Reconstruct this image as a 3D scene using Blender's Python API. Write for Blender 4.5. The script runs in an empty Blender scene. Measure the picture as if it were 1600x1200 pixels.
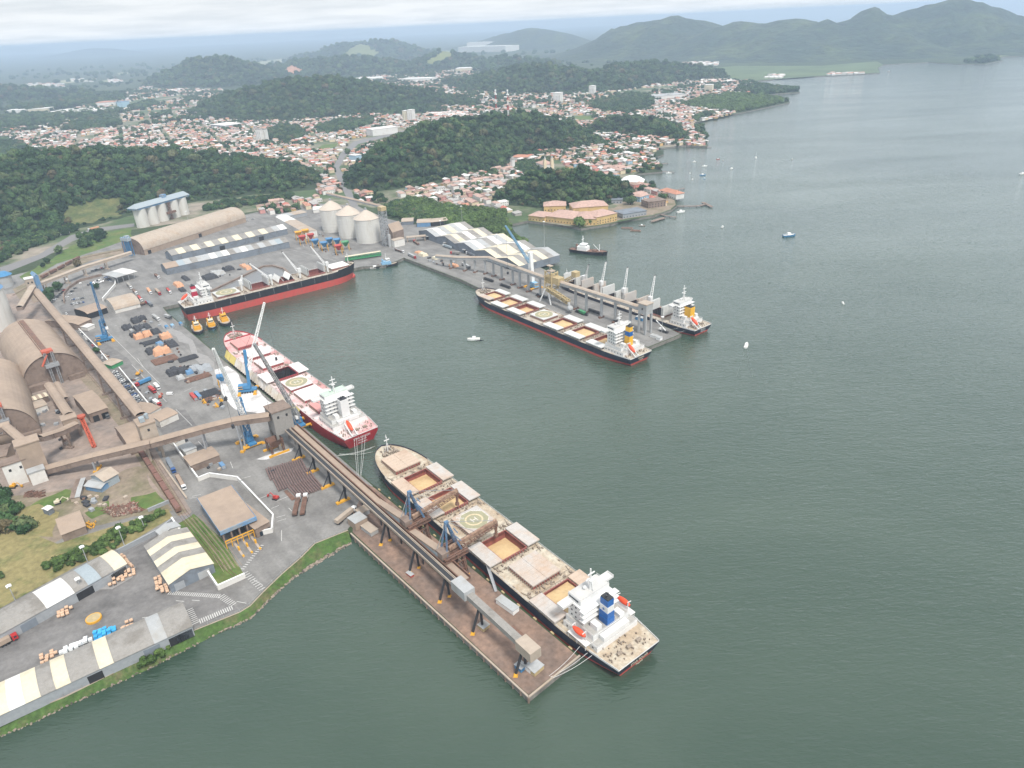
import bpy, bmesh, math, random
from mathutils import Vector, Matrix, noise as mnoise
sc = bpy.context.scene
COL = sc.collection
R = math.radians
random.seed(7)
# ------------------------------------------------------------------ camera
CAM_H, FPX, PITCH, ROLL = 255.0, 1111.0, R(26.9), R(2.75)
cam = bpy.data.cameras.new("camera"); camo = bpy.data.objects.new("camera", cam); COL.objects.link(camo)
cam.sensor_width = 36.0; cam.lens = FPX/1600*36.0; cam.clip_start = 1.0; cam.clip_end = 200000.0
_fw = Vector((0, math.cos(PITCH), -math.sin(PITCH))); _r0 = Vector((1, 0, 0)); _u0 = _r0.cross(_fw)
_rt = math.cos(ROLL)*_r0 - math.sin(ROLL)*_u0; _up = math.sin(ROLL)*_r0 + math.cos(ROLL)*_u0
camo.matrix_world = Matrix(((_rt.x, _up.x, -_fw.x, 0), (_rt.y, _up.y, -_fw.y, 0), (_rt.z, _up.z, -_fw.z, CAM_H), (0, 0, 0, 1)))
sc.camera = camo
# ------------------------------------------------------------------ sky, sun, exposure
SUN_EL, SUN_AZ = R(58), R(150)
w = bpy.data.worlds.new("World"); sc.world = w; w.use_nodes = True
nt = w.node_tree; nt.nodes.clear()
def N(t, k, **kw):
    n = t.nodes.new(k)
    for a, b in kw.items(): setattr(n, a, b)
    return n
out = N(nt, 'ShaderNodeOutputWorld'); bg = N(nt, 'ShaderNodeBackground'); bg.inputs[1].default_value = 0.064
sky = N(nt, 'ShaderNodeTexSky'); sky.sky_type = 'NISHITA'; sky.sun_disc = False; sky.sun_elevation = SUN_EL; sky.sun_rotation = SUN_AZ
sky.altitude = 200; sky.air_density = 1.0; sky.dust_density = 2.0
tc = N(nt, 'ShaderNodeTexCoord'); sep = N(nt, 'ShaderNodeSeparateXYZ'); nt.links.new(tc.outputs['Generated'], sep.inputs[0])
# overcast layer: project the direction on a flat cloud deck
ad = N(nt, 'ShaderNodeMath', operation='ABSOLUTE'); nt.links.new(sep.outputs[2], ad.inputs[0])
ad2 = N(nt, 'ShaderNodeMath', operation='ADD'); nt.links.new(ad.outputs[0], ad2.inputs[0]); ad2.inputs[1].default_value = 0.06
vd = N(nt, 'ShaderNodeVectorMath', operation='SCALE'); dv = N(nt, 'ShaderNodeMath', operation='DIVIDE'); dv.inputs[0].default_value = 1.0
nt.links.new(ad2.outputs[0], dv.inputs[1]); nt.links.new(tc.outputs['Generated'], vd.inputs[0]); nt.links.new(dv.outputs[0], vd.inputs['Scale'])
cn = N(nt, 'ShaderNodeTexNoise'); cn.inputs['Scale'].default_value = 0.8; cn.inputs['Detail'].default_value = 7; cn.inputs['Roughness'].default_value = 0.55
nt.links.new(vd.outputs[0], cn.inputs['Vector'])
cr = N(nt, 'ShaderNodeValToRGB'); nt.links.new(cn.outputs['Fac'], cr.inputs[0])
cr.color_ramp.elements[0].position = 0.36; cr.color_ramp.elements[0].color = (6.6, 7.0, 7.4, 1)
cr.color_ramp.elements[1].position = 0.62; cr.color_ramp.elements[1].color = (8.0, 8.25, 8.5, 1)
mx = N(nt, 'ShaderNodeMixRGB'); mx.inputs[0].default_value = 0.9
hzn = N(nt, 'ShaderNodeValToRGB'); nt.links.new(ad.outputs[0], hzn.inputs[0])      # sky gain by height: strongest low above the horizon, raised to lighten the water
for p_, v_ in ((0.0, 1.12), (0.04, 1.08), (0.13, 1.75), (0.3, 1.65), (0.5, 1.25), (1.0, 1.0)):
    e_ = hzn.color_ramp.elements.new(p_) if p_ not in (0.0, 1.0) else hzn.color_ramp.elements[int(p_)]
    e_.color = (v_, v_, v_, 1)
hs = N(nt, 'ShaderNodeVectorMath', operation='SCALE'); nt.links.new(cr.outputs[0], hs.inputs[0]); nt.links.new(hzn.outputs[0], hs.inputs['Scale'])
nt.links.new(sky.outputs[0], mx.inputs[1]); nt.links.new(hs.outputs[0], mx.inputs[2])
nt.links.new(mx.outputs[0], bg.inputs[0]); nt.links.new(bg.outputs[0], out.inputs[0])
sun = bpy.data.lights.new("sun", 'SUN'); sun.energy = 2.1; sun.angle = R(11); sun.color = (1.0, 0.96, 0.9)
suno = bpy.data.objects.new("sun", sun); COL.objects.link(suno)
_sd = Vector((math.sin(SUN_AZ)*math.cos(SUN_EL), math.cos(SUN_AZ)*math.cos(SUN_EL), math.sin(SUN_EL)))
suno.rotation_euler = (-_sd).to_track_quat('-Z', 'Y').to_euler()
sc.view_settings.view_transform = 'Standard'; sc.view_settings.look = 'None'; sc.view_settings.gamma = 1.0
sc.view_settings.exposure = 0.96
sc.render.engine = 'CYCLES'
sc.cycles.max_bounces = 7; sc.cycles.volume_bounces = 4; sc.cycles.transparent_max_bounces = 6
sc.cycles.use_denoising = True; sc.cycles.caustics_reflective = False; sc.cycles.caustics_refractive = False
# ------------------------------------------------------------------ plan <-> photograph survey helpers
GZ = 3.0            # level of the quays and the town above the water
def W(px, py, z=GZ):
    d = _fw + (px-800)/FPX*_rt - (py-600)/FPX*_up
    t = (z-CAM_H)/d.z
    return Vector((d.x*t, d.y*t, z))
def P(v):
    q = Vector(v) - Vector((0, 0, CAM_H)); k = q.dot(_fw)
    return 800+FPX*q.dot(_rt)/k, 600-FPX*q.dot(_up)/k
def HT(px, py, ytop, z0=GZ):
    "height of a post standing at pixel (px,py) whose top is at row ytop"
    b = W(px, py, z0); lo, hi = 0.0, 900.0
    for _ in range(40):
        m = (lo+hi)/2
        if P((b.x, b.y, z0+m))[1] > ytop: lo = m
        else: hi = m
    return lo
# ------------------------------------------------------------------ materials
_M = {}
def mat(name, col, rough=0.8, metal=0.0, var=0.12, scale=0.15, col2=None, mix2=(0.5, 0.62), scale2=0.05, bump=0.0, bscale=2.0, spec=0.4, stretch=None, streak=None):
    if name in _M: return _M[name]
    m = bpy.data.materials.new(name); m.use_nodes = True; t = m.node_tree; b = t.nodes['Principled BSDF']
    b.inputs['Roughness'].default_value = rough; b.inputs['Metallic'].default_value = metal; b.inputs['Specular IOR Level'].default_value = spec
    g = N(t, 'ShaderNodeNewGeometry'); vec = g.outputs['Position']
    if stretch:
        mp = N(t, 'ShaderNodeMapping'); mp.inputs['Scale'].default_value = stretch; t.links.new(vec, mp.inputs['Vector']); vec = mp.outputs[0]
    c = N(t, 'ShaderNodeRGB'); c.outputs[0].default_value = (*col, 1); cur = c.outputs[0]
    if col2:
        n2 = N(t, 'ShaderNodeTexNoise'); n2.inputs['Scale'].default_value = scale2; n2.inputs['Detail'].default_value = 8; n2.inputs['Roughness'].default_value = 0.65; t.links.new(vec, n2.inputs['Vector'])
        rp = N(t, 'ShaderNodeMapRange'); rp.inputs[1].default_value = mix2[0]; rp.inputs[2].default_value = mix2[1]; t.links.new(n2.outputs['Fac'], rp.inputs[0])
        mm = N(t, 'ShaderNodeMixRGB'); t.links.new(rp.outputs[0], mm.inputs[0]); t.links.new(cur, mm.inputs[1]); mm.inputs[2].default_value = (*col2, 1); cur = mm.outputs[0]
    if var:
        n1 = N(t, 'ShaderNodeTexNoise'); n1.inputs['Scale'].default_value = scale; n1.inputs['Detail'].default_value = 6; n1.inputs['Roughness'].default_value = 0.6; t.links.new(vec, n1.inputs['Vector'])
        r1 = N(t, 'ShaderNodeMapRange'); r1.inputs[1].default_value = 0.3; r1.inputs[2].default_value = 0.7; r1.inputs[3].default_value = 1-var; r1.inputs[4].default_value = 1+var; t.links.new(n1.outputs['Fac'], r1.inputs[0])
        m1 = N(t, 'ShaderNodeVectorMath', operation='SCALE'); t.links.new(cur, m1.inputs[0]); t.links.new(r1.outputs[0], m1.inputs['Scale']); cur = m1.outputs[0]
    if streak:      # (amount, heading, along, across): tyre and rain marks running one way
        mp = N(t, 'ShaderNodeMapping', vector_type='TEXTURE'); mp.inputs['Rotation'].default_value = (0, 0, R(streak[1])); mp.inputs['Scale'].default_value = (streak[2], streak[3], 50); t.links.new(g.outputs['Position'], mp.inputs['Vector'])
        n3 = N(t, 'ShaderNodeTexNoise'); n3.inputs['Scale'].default_value = 1.0; n3.inputs['Detail'].default_value = 5; n3.inputs['Distortion'].default_value = 0.6; t.links.new(mp.outputs[0], n3.inputs['Vector'])
        r3 = N(t, 'ShaderNodeMapRange'); r3.inputs[1].default_value = 0.38; r3.inputs[2].default_value = 0.68; r3.inputs[3].default_value = 1+streak[0]*.4; r3.inputs[4].default_value = 1-streak[0]; t.links.new(n3.outputs['Fac'], r3.inputs[0])
        m3 = N(t, 'ShaderNodeVectorMath', operation='SCALE'); t.links.new(cur, m3.inputs[0]); t.links.new(r3.outputs[0], m3.inputs['Scale']); cur = m3.outputs[0]
    t.links.new(cur, b.inputs['Base Color'])
    if bump:
        nb = N(t, 'ShaderNodeTexNoise'); nb.inputs['Scale'].default_value = bscale; nb.inputs['Detail'].default_value = 4; t.links.new(vec, nb.inputs['Vector'])
        bp = N(t, 'ShaderNodeBump'); bp.inputs['Strength'].default_value = 1.0; bp.inputs['Distance'].default_value = bump; t.links.new(nb.outputs['Fac'], bp.inputs['Height']); t.links.new(bp.outputs[0], b.inputs['Normal'])
    _M[name] = m; return m
# ------------------------------------------------------------------ mesh helpers
class MB:
    def __init__(s): s.v = []; s.f = []; s.m = []
    def add(s, vs, fs, m=0):
        o = len(s.v); s.v += [tuple(q) for q in vs]; s.f += [tuple(i+o for i in f) for f in fs]; s.m += [m]*len(fs); return s
    def box(s, x0, y0, z0, x1, y1, z1, m=0, rz=0, c=None):
        vs = [(x, y, z) for z in (z0, z1) for x, y in ((x0, y0), (x1, y0), (x1, y1), (x0, y1))]
        if rz:
            cx, cy = c if c else ((x0+x1)/2, (y0+y1)/2); ca, sa = math.cos(rz), math.sin(rz)
            vs = [(cx+(x-cx)*ca-(y-cy)*sa, cy+(x-cx)*sa+(y-cy)*ca, z) for x, y, z in vs]
        return s.add(vs, [(3, 2, 1, 0), (4, 5, 6, 7), (0, 1, 5, 4), (1, 2, 6, 5), (2, 3, 7, 6), (3, 0, 4, 7)], m)
    def beam(s, p, q, w, h=None, m=0):
        p, q = Vector(p), Vector(q); d = q-p
        if d.length < 1e-6: return s
        d.normalize(); h = w if h is None else h
        a = d.cross(Vector((0, 0, 1)))
        if a.length < 1e-3: a = Vector((1, 0, 0))
        a.normalize(); b = a.cross(d); vs = []
        for e in (p, q):
            for i, j in ((-1, -1), (1, -1), (1, 1), (-1, 1)): vs.append(e+a*(i*w/2)+b*(j*h/2))
        return s.add(vs, [(3, 2, 1, 0), (4, 5, 6, 7), (0, 1, 5, 4), (1, 2, 6, 5), (2, 3, 7, 6), (3, 0, 4, 7)], m)
    def tube(s, p, q, r, n=8, m=0, r2=None, caps=True):
        p, q = Vector(p), Vector(q); d = (q-p).normalized(); r2 = r if r2 is None else r2
        a = d.cross(Vector((0, 0, 1)))
        if a.length < 1e-3: a = Vector((1, 0, 0))
        a.normalize(); b = a.cross(d); vs = []
        for e, rr in ((p, r), (q, r2)):
            for i in range(n):
                t = 2*math.pi*i/n; vs.append(e+a*(rr*math.cos(t))+b*(rr*math.sin(t)))
        fs = [(i, (i+1) % n, n+(i+1) % n, n+i) for i in range(n)]
        if caps: fs += [tuple(range(n-1, -1, -1)), tuple(range(n, 2*n))]
        return s.add(vs, fs, m)
    def cyl(s, x, y, z0, z1, r, n=16, m=0, r2=None): return s.tube((x, y, z0), (x, y, z1), r, n, m, r2)
    def prism(s, poly, z0, z1, m=0, mtop=None):
        n = len(poly); vs = [(p[0], p[1], z0) for p in poly]+[(p[0], p[1], z1) for p in poly]
        area = sum(poly[i][0]*poly[(i+1) % n][1]-poly[(i+1) % n][0]*poly[i][1] for i in range(n))
        if area < 0:
            vs = vs[:n][::-1]+vs[n:][::-1]
        s.add(vs, [(i, (i+1) % n, n+(i+1) % n, n+i) for i in range(n)], m)
        o = len(s.v)-2*n; s.f.append(tuple(range(o+n, o+2*n))); s.m.append(m if mtop is None else mtop)
        return s
    def quad(s, a, b, c, d, m=0): return s.add([a, b, c, d], [(0, 1, 2, 3)], m)
    def lattice(s, p, q, w, h, n, r=0.15, m=0, w2=None, h2=None, cross=True):
        p, q = Vector(p), Vector(q); d = (q-p); L = d.length; d.normalize()
        a = d.cross(Vector((0, 0, 1)))
        if a.length < 1e-3: a = Vector((1, 0, 0))
        a.normalize(); b = a.cross(d); w2 = w if w2 is None else w2; h2 = h if h2 is None else h2
        rings = []
        for k in range(n+1):
            t = k/n; e = p.lerp(q, t); ww = w+(w2-w)*t; hh = h+(h2-h)*t
            rings.append([e+a*(i*ww/2)+b*(j*hh/2) for i, j in ((-1, -1), (1, -1), (1, 1), (-1, 1))])
        for c in range(4): s.beam(rings[0][c], rings[-1][c], r*1.5, r*1.5, m)
        for k in range(n):
            for c in range(4):
                e = (c+1) % 4
                s.beam(rings[k+1][c], rings[k+1][e], r, r, m)
                if cross: s.beam(rings[k][c], rings[k+1][e], r, r, m) if (k+c) % 2 else s.beam(rings[k][e], rings[k+1][c], r, r, m)
        return s
    def grid(s, fn, nu, nv, m=0, closed=False):
        o = len(s.v)
        for i in range(nu+1):
            for j in range(nv+1): s.v.append(tuple(fn(i/nu, j/nv)))
        for i in range(nu):
            for j in range(nv):
                a = o+i*(nv+1)+j; s.f.append((a, a+nv+1, a+nv+2, a+1)); s.m.append(m(i, j) if callable(m) else m)
        return s
    def blob(s, c, r, sub=1, amp=0.25, m=0, seed=0, sz=1.0):
        bm = bmesh.new(); bmesh.ops.create_icosphere(bm, subdivisions=sub, radius=1.0); vs = []
        for v in bm.verts:
            k = 1+amp*mnoise.noise(v.co*1.9+Vector((seed*3.1, seed*1.7, seed)))*2
            vs.append((c[0]+v.co.x*r*k, c[1]+v.co.y*r*k, c[2]+v.co.z*r*k*sz))
        fs = [tuple(v.index for v in f.verts) for f in bm.faces]; bm.free()
        return s.add(vs, fs, m)
    def mesh(s, name, mats, smooth=False):
        me = bpy.data.meshes.new(name); me.from_pydata(s.v, [], s.f)
        for mm in (mats if isinstance(mats, (list, tuple)) else [mats]): me.materials.append(mm)
        if any(s.m): me.polygons.foreach_set('material_index', s.m)
        if smooth: me.polygons.foreach_set('use_smooth', [True]*len(s.f))
        me.update(); return me
    def build(s, name, mats, parent=None, loc=None, rz=0, smooth=False):
        o = bpy.data.objects.new(name, s.mesh(name, mats, smooth)); COL.objects.link(o)
        if parent: o.parent = parent
        if loc is not None: o.location = loc
        if rz: o.rotation_euler = (0, 0, rz)
        return o
def empty(name, loc=(0, 0, 0), rz=0):
    o = bpy.data.objects.new(name, None); COL.objects.link(o); o.location = loc; o.rotation_euler = (0, 0, rz); o.empty_display_size = 1; return o
def tag(o, label=None, cat=None, group=None, kind=None):
    if label: o['label'] = label
    if cat: o['category'] = cat
    if group: o['group'] = group
    if kind: o['kind'] = kind
    return o
def kids(o): return [c for c in ALLKIDS.get(o.name, [])]
def copy_tree(o, loc=None, rz=None, scale=None, label=None, group=None):
    c = o.copy(); COL.objects.link(c)
    if loc is not None: c.location = loc
    if rz is not None: c.rotation_euler = (0, 0, rz)
    if scale is not None: c.scale = (scale,)*3 if isinstance(scale, (int, float)) else scale
    if label: c['label'] = label
    if group: c['group'] = group
    for ch in list(o.children):
        d = ch.copy(); COL.objects.link(d); d.parent = c
        for g in list(ch.children):
            e = g.copy(); COL.objects.link(e); e.parent = d
    return c
def frame(pa, pb, z=GZ):
    "local frame from two surveyed ground pixels: origin, heading, length"
    a, b = W(*pa, z), W(*pb, z); d = b-a
    return Vector((a.x, a.y, GZ)), math.atan2(d.y, d.x), d.length
def inpoly(x, y, poly):
    c = False; n = len(poly); j = n-1
    for i in range(n):
        xi, yi = poly[i][0], poly[i][1]; xj, yj = poly[j][0], poly[j][1]
        if (yi > y) != (yj > y) and x < (xj-xi)*(y-yi)/(yj-yi)+xi: c = not c
        j = i
    return c
def text(name, body, size, m, parent, loc, rot, align='CENTER'):
    cu = bpy.data.curves.new(name, 'FONT'); cu.body = body; cu.size = size; cu.align_x = align; cu.align_y = 'CENTER'; cu.extrude = 0.03
    t_ = bpy.data.objects.new(name, cu); COL.objects.link(t_); dg = bpy.context.evaluated_depsgraph_get(); me = bpy.data.meshes.new_from_object(t_.evaluated_get(dg)); bpy.data.objects.remove(t_); bpy.data.curves.remove(cu)
    me.materials.clear(); me.materials.append(m); o = bpy.data.objects.new(name, me); COL.objects.link(o); o.parent = parent; o.location = loc; o.rotation_euler = rot
    return o
# ================================================================== SETTING
def water_mat():
    m = bpy.data.materials.new('bay water'); m.use_nodes = True; t = m.node_tree; b = t.nodes['Principled BSDF']
    g = N(t, 'ShaderNodeNewGeometry')
    n = N(t, 'ShaderNodeTexNoise'); n.inputs['Scale'].default_value = 0.0028; n.inputs['Distortion'].default_value = 0.8; n.inputs['Detail'].default_value = 8; n.inputs['Roughness'].default_value = 0.55; t.links.new(g.outputs['Position'], n.inputs['Vector'])
    r = N(t, 'ShaderNodeValToRGB'); t.links.new(n.outputs['Fac'], r.inputs[0])
    r.color_ramp.elements[0].position = 0.35; r.color_ramp.elements[0].color = (0.028, 0.054, 0.036, 1)
    r.color_ramp.elements[1].position = 0.65; r.color_ramp.elements[1].color = (0.056, 0.084, 0.060, 1)
    t.links.new(r.outputs[0], b.inputs['Base Color'])
    # calm slicks vary the gloss
    mp0 = N(t, 'ShaderNodeMapping'); mp0.inputs['Rotation'].default_value = (0, 0, R(35)); mp0.inputs['Scale'].default_value = (0.25, 1, 1); t.links.new(g.outputs['Position'], mp0.inputs['Vector'])
    n2 = N(t, 'ShaderNodeTexNoise'); n2.inputs['Scale'].default_value = 0.006; n2.inputs['Detail'].default_value = 5; n2.inputs['Distortion'].default_value = 1.5; t.links.new(mp0.outputs[0], n2.inputs['Vector'])
    mr = N(t, 'ShaderNodeMapRange'); mr.inputs[1].default_value = 0.35; mr.inputs[2].default_value = 0.65; mr.inputs[3].default_value = 0.04; mr.inputs[4].default_value = 0.12; t.links.new(n2.outputs['Fac'], mr.inputs[0]); t.links.new(mr.outputs[0], b.inputs['Roughness'])
    b.inputs['IOR'].default_value = 1.58; b.inputs['Specular IOR Level'].default_value = 0.5
    mp = N(t, 'ShaderNodeMapping'); mp.inputs['Rotation'].default_value = (0, 0, R(-6)); mp.inputs['Scale'].default_value = (1.0, 2.8, 1); t.links.new(g.outputs['Position'], mp.inputs['Vector'])
    h = None
    for s_, a_ in ((0.03, 0.8), (0.11, 0.8), (0.27, 0.75)):
        k = N(t, 'ShaderNodeTexNoise'); k.inputs['Scale'].default_value = s_; k.inputs['Detail'].default_value = 3; k.inputs['Distortion'].default_value = 0.4; t.links.new(mp.outputs[0], k.inputs['Vector'])
        q = N(t, 'ShaderNodeMath', operation='MULTIPLY'); q.inputs[1].default_value = a_; t.links.new(k.outputs['Fac'], q.inputs[0])
        if h is None: h = q.outputs[0]
        else:
            s2 = N(t, 'ShaderNodeMath', operation='ADD'); t.links.new(h, s2.inputs[0]); t.links.new(q.outputs[0], s2.inputs[1]); h = s2.outputs[0]
    amp = N(t, 'ShaderNodeMath', operation='MULTIPLY'); t.links.new(h, amp.inputs[0])
    mr2 = N(t, 'ShaderNodeMapRange'); mr2.inputs[1].default_value = 0.3; mr2.inputs[2].default_value = 0.65; mr2.inputs[3].default_value = 0.6; mr2.inputs[4].default_value = 1.0; t.links.new(n2.outputs['Fac'], mr2.inputs[0]); t.links.new(mr2.outputs[0], amp.inputs[1])
    bp = N(t, 'ShaderNodeBump'); bp.inputs['Distance'].default_value = 0.62; bp.inputs['Strength'].default_value = 1.0; t.links.new(amp.outputs[0], bp.inputs['Height']); t.links.new(bp.outputs[0], b.inputs['Normal'])
    return m
S = 42000
tag(MB().quad((-S, -3000, 0), (S, -3000, 0), (S, S*1.9, 0), (-S, S*1.9, 0)).build('water', water_mat()), kind='structure')
# C berth line: the hull's far side
_ca, _cb = W(300, 492, 0), W(545, 440, 0); _cd = (_cb-_ca).normalized(); _cn = Vector((-_cd.y, _cd.x, 0))
cq0 = _ca + _cn*34.5 - _cd*22; cq1 = _cb + _cn*34.5 + _cd*30
FENCE = [(0, 1129), (50, 1110), (100, 1090), (212, 1035), (300, 987), (375, 957), (391, 947), (411, 926), (440, 898), (470, 872), (492, 850), (544, 829)]
BANK = [(0, 1153), (50, 1132), (107, 1103), (225, 1051), (300, 1013), (340, 992), (392, 968), (410, 950), (435, 926), (459, 905), (486, 888), (550, 850)]
QUAY1 = [(548, 834), (826, 1090), (906, 1025), (585, 759), (529, 711), (473, 664), (348, 560), (263, 489)]
q_end, q_n = W(1013, 543), W(1065, 522)
NPIER = [(1065, 522), (833, 412)]
COAST = [(858, 402), (848, 391), (828, 381), (806, 364), (796, 351), (824, 345), (892, 353), (908, 357), (959, 349), (968, 345), (1021, 337), (1049, 328), (1058, 321), (1056, 312), (1037, 300), (1012, 289), (1011, 284), (1005, 279), (991, 272), (1035, 268), (1030, 259), (1017, 249), (1037, 241), (1037, 235), (1026, 232), (1072, 227), (1105, 229), (1103, 215), (1084, 198), (1084, 192), (1120, 182), (1153, 177), (1200, 167), (1234, 160), (1232, 157), (1190, 150), (1216, 146), (1250, 144), (1246, 138), (1222, 136), (1190, 134), (1178, 131), (1187, 126), (1240, 121), (1300, 118), (1375, 114), (1372, 106), (1380, 101), (1450, 97), (1500, 100), (1540, 100), (1567, 94), (1560, 89), (1600, 87), (1750, 82), (1800, 60), (1560, 46), (950, 40), (800, 48), (500, 62), (0, 87), (-200, 98)]
def xy(v): return (v.x, v.y)
def pl(pts, z=GZ): return [xy(W(p[0], p[1], z)) for p in pts]
left = [(-26000, 12000), (-9000, 200), (-260, 60)]
gpoly = [xy(W(-160, 1195))] + pl(FENCE) + pl(QUAY1) + [xy(cq0), xy(cq1)] + pl([(600, 415), (620, 408), (631, 403), (720, 437), (745, 449), (1013, 543)]) + pl(NPIER) + pl(COAST) + left
wood = mat('woodland floor', (0.030, 0.050, 0.020), var=0.35, scale=0.02, col2=(0.062, 0.085, 0.034), mix2=(0.42, 0.7), scale2=0.0022, bump=9.0, bscale=0.035, rough=0.95)
conc = mat('quay concrete', (0.20, 0.185, 0.165), var=0.25, scale=0.5, col2=(0.09, 0.08, 0.07), mix2=(0.5, 0.7), scale2=0.12)
tag(MB().prism(gpoly, -4, GZ, 0, 1).build('ground', [conc, wood]), kind='structure')
def rag(poly, amp, seed, k=5):
    pp = pl(poly); o = []
    for i in range(len(pp)):
        a, b_ = Vector((*pp[i], 0)), Vector((*pp[(i+1) % len(pp)], 0))
        for j in range(k): q = a.lerp(b_, j/k); nz = mnoise.noise_vector(q*.07+Vector((seed, 0, 0))); o.append((q.x+nz.x*amp, q.y+nz.y*amp))
    return o
def sheet(name, poly, dz, m, world=False, kind='structure'):
    pp = poly if world else pl(poly)
    a = sum(pp[i][0]*pp[(i+1) % len(pp)][1]-pp[(i+1) % len(pp)][0]*pp[i][1] for i in range(len(pp)))
    if a < 0: pp = pp[::-1]
    o = MB().add([(x, y, GZ+dz) for x, y in pp], [tuple(range(len(pp)))]).build(name, m); tag(o, kind=kind); return o
asph = mat('port asphalt', (0.228, 0.220, 0.208), var=0.12, scale=0.6, col2=(0.140, 0.133, 0.127), mix2=(0.42, 0.70), scale2=0.045, rough=0.9, streak=(.15, -52, 50, 6))
asph_old = mat('worn yard asphalt', (0.185, 0.177, 0.171), var=0.16, scale=0.5, col2=(0.105, 0.10, 0.098), mix2=(0.45, 0.7), scale2=0.06, rough=0.9, streak=(.14, 28, 40, 6))
town_m = mat('town soil', (0.27, 0.23, 0.185), var=0.25, scale=0.05, col2=(0.060, 0.098, 0.036), mix2=(0.38, 0.56), scale2=0.009, rough=0.95)
grass_m = mat('lawn grass', (0.075, 0.130, 0.028), var=0.25, scale=0.25, col2=(0.140, 0.150, 0.050), mix2=(0.45, 0.7), scale2=0.05, rough=0.95)
dry_m = mat('dry meadow', (0.230, 0.195, 0.085), var=0.25, scale=0.3, col2=(0.085, 0.115, 0.035), mix2=(0.5, 0.66), scale2=0.05, rough=0.95)
dirt_m = mat('packed dirt', (0.250, 0.200, 0.150), var=0.2, scale=0.3, col2=(0.125, 0.120, 0.060), mix2=(0.45, 0.68), scale2=0.045, rough=0.95)
yard_m = mat('dusty works yard', (0.290, 0.228, 0.190), var=0.18, scale=0.25, col2=(0.18, 0.158, 0.145), mix2=(0.42, 0.66), scale2=0.04, rough=0.95)
rustdeck = mat('stained pier deck', (0.250, 0.165, 0.122), var=0.25, scale=0.35, col2=(0.170, 0.125, 0.102), mix2=(0.40, 0.62), scale2=0.06, rough=0.85, streak=(.16, -52, 30, 5))
road_m = mat('road asphalt', (0.19, 0.183, 0.18), var=0.10, scale=0.4, rough=0.9)
TOWN = [(-200, 330), (-180, 200), (-40, 186), (70, 176), (190, 150), (225, 134), (330, 136), (380, 150), (500, 118), (560, 122), (640, 104), (700, 100), (770, 118), (840, 132), (960, 140), (1040, 118), (1180, 128), (1150, 177.5), (1084, 192), (1084, 198), (1102, 215), (1104, 228), (1072, 226.6), (1026, 231.6), (1016, 249), (1028, 259), (990, 272), (1010, 285), (1036, 300), (1054, 313), (1048, 327.5), (1020, 336.5), (960, 348), (908, 356), (824, 344.5), (795, 351), (700, 350), (560, 320), (400, 330), (200, 360), (0, 420)]
sheet('town_ground', TOWN, 0.03, town_m)
# marshes, meadows and clearings on the far plain
marsh = mat('marsh grass', (0.090, 0.130, 0.050), var=0.2, scale=0.01, col2=(0.05, 0.08, 0.03), mix2=(0.45, 0.7), scale2=0.004)
clay = mat('bare red clay', (0.42, 0.22, 0.14), var=0.2, scale=0.02)
pale = mat('pale clearing', (0.42, 0.38, 0.26), var=0.2, scale=0.02, col2=(0.12, 0.16, 0.06), mix2=(0.4, 0.6), scale2=0.01)
sheet('marsh', [(1090, 108), (1150, 103), (1280, 103), (1370, 96), (1380, 101), (1371, 106), (1374, 113.5), (1300, 117.5), (1180, 126), (1120, 122), (1080, 116)], 0.1, marsh)
for k, p in enumerate(([(560, 96), (600, 92), (640, 95), (610, 100)], [(1500, 96), (1600, 80), (1600, 84), (1560, 89)], [(1348, 77), (1400, 72), (1450, 74), (1440, 80), (1370, 81)],
          [(270, 107), (310, 103), (330, 105), (300, 109)], [(385, 99), (430, 93), (470, 89), (440, 97), (400, 103)], [(85, 127), (120, 123), (150, 126), (100, 130)], [(40, 133), (70, 131), (75, 136), (45, 138)],
          [(155, 126), (175, 125), (178, 128), (158, 129)], [(183, 114), (200, 112), (200, 116), (186, 117)], [(915, 84), (965, 83), (960, 86), (920, 87)], [(980, 72), (1000, 75), (998, 78), (978, 75)])):
    sheet('clearing', p, 0.12, pale if k != 10 else clay)
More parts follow.
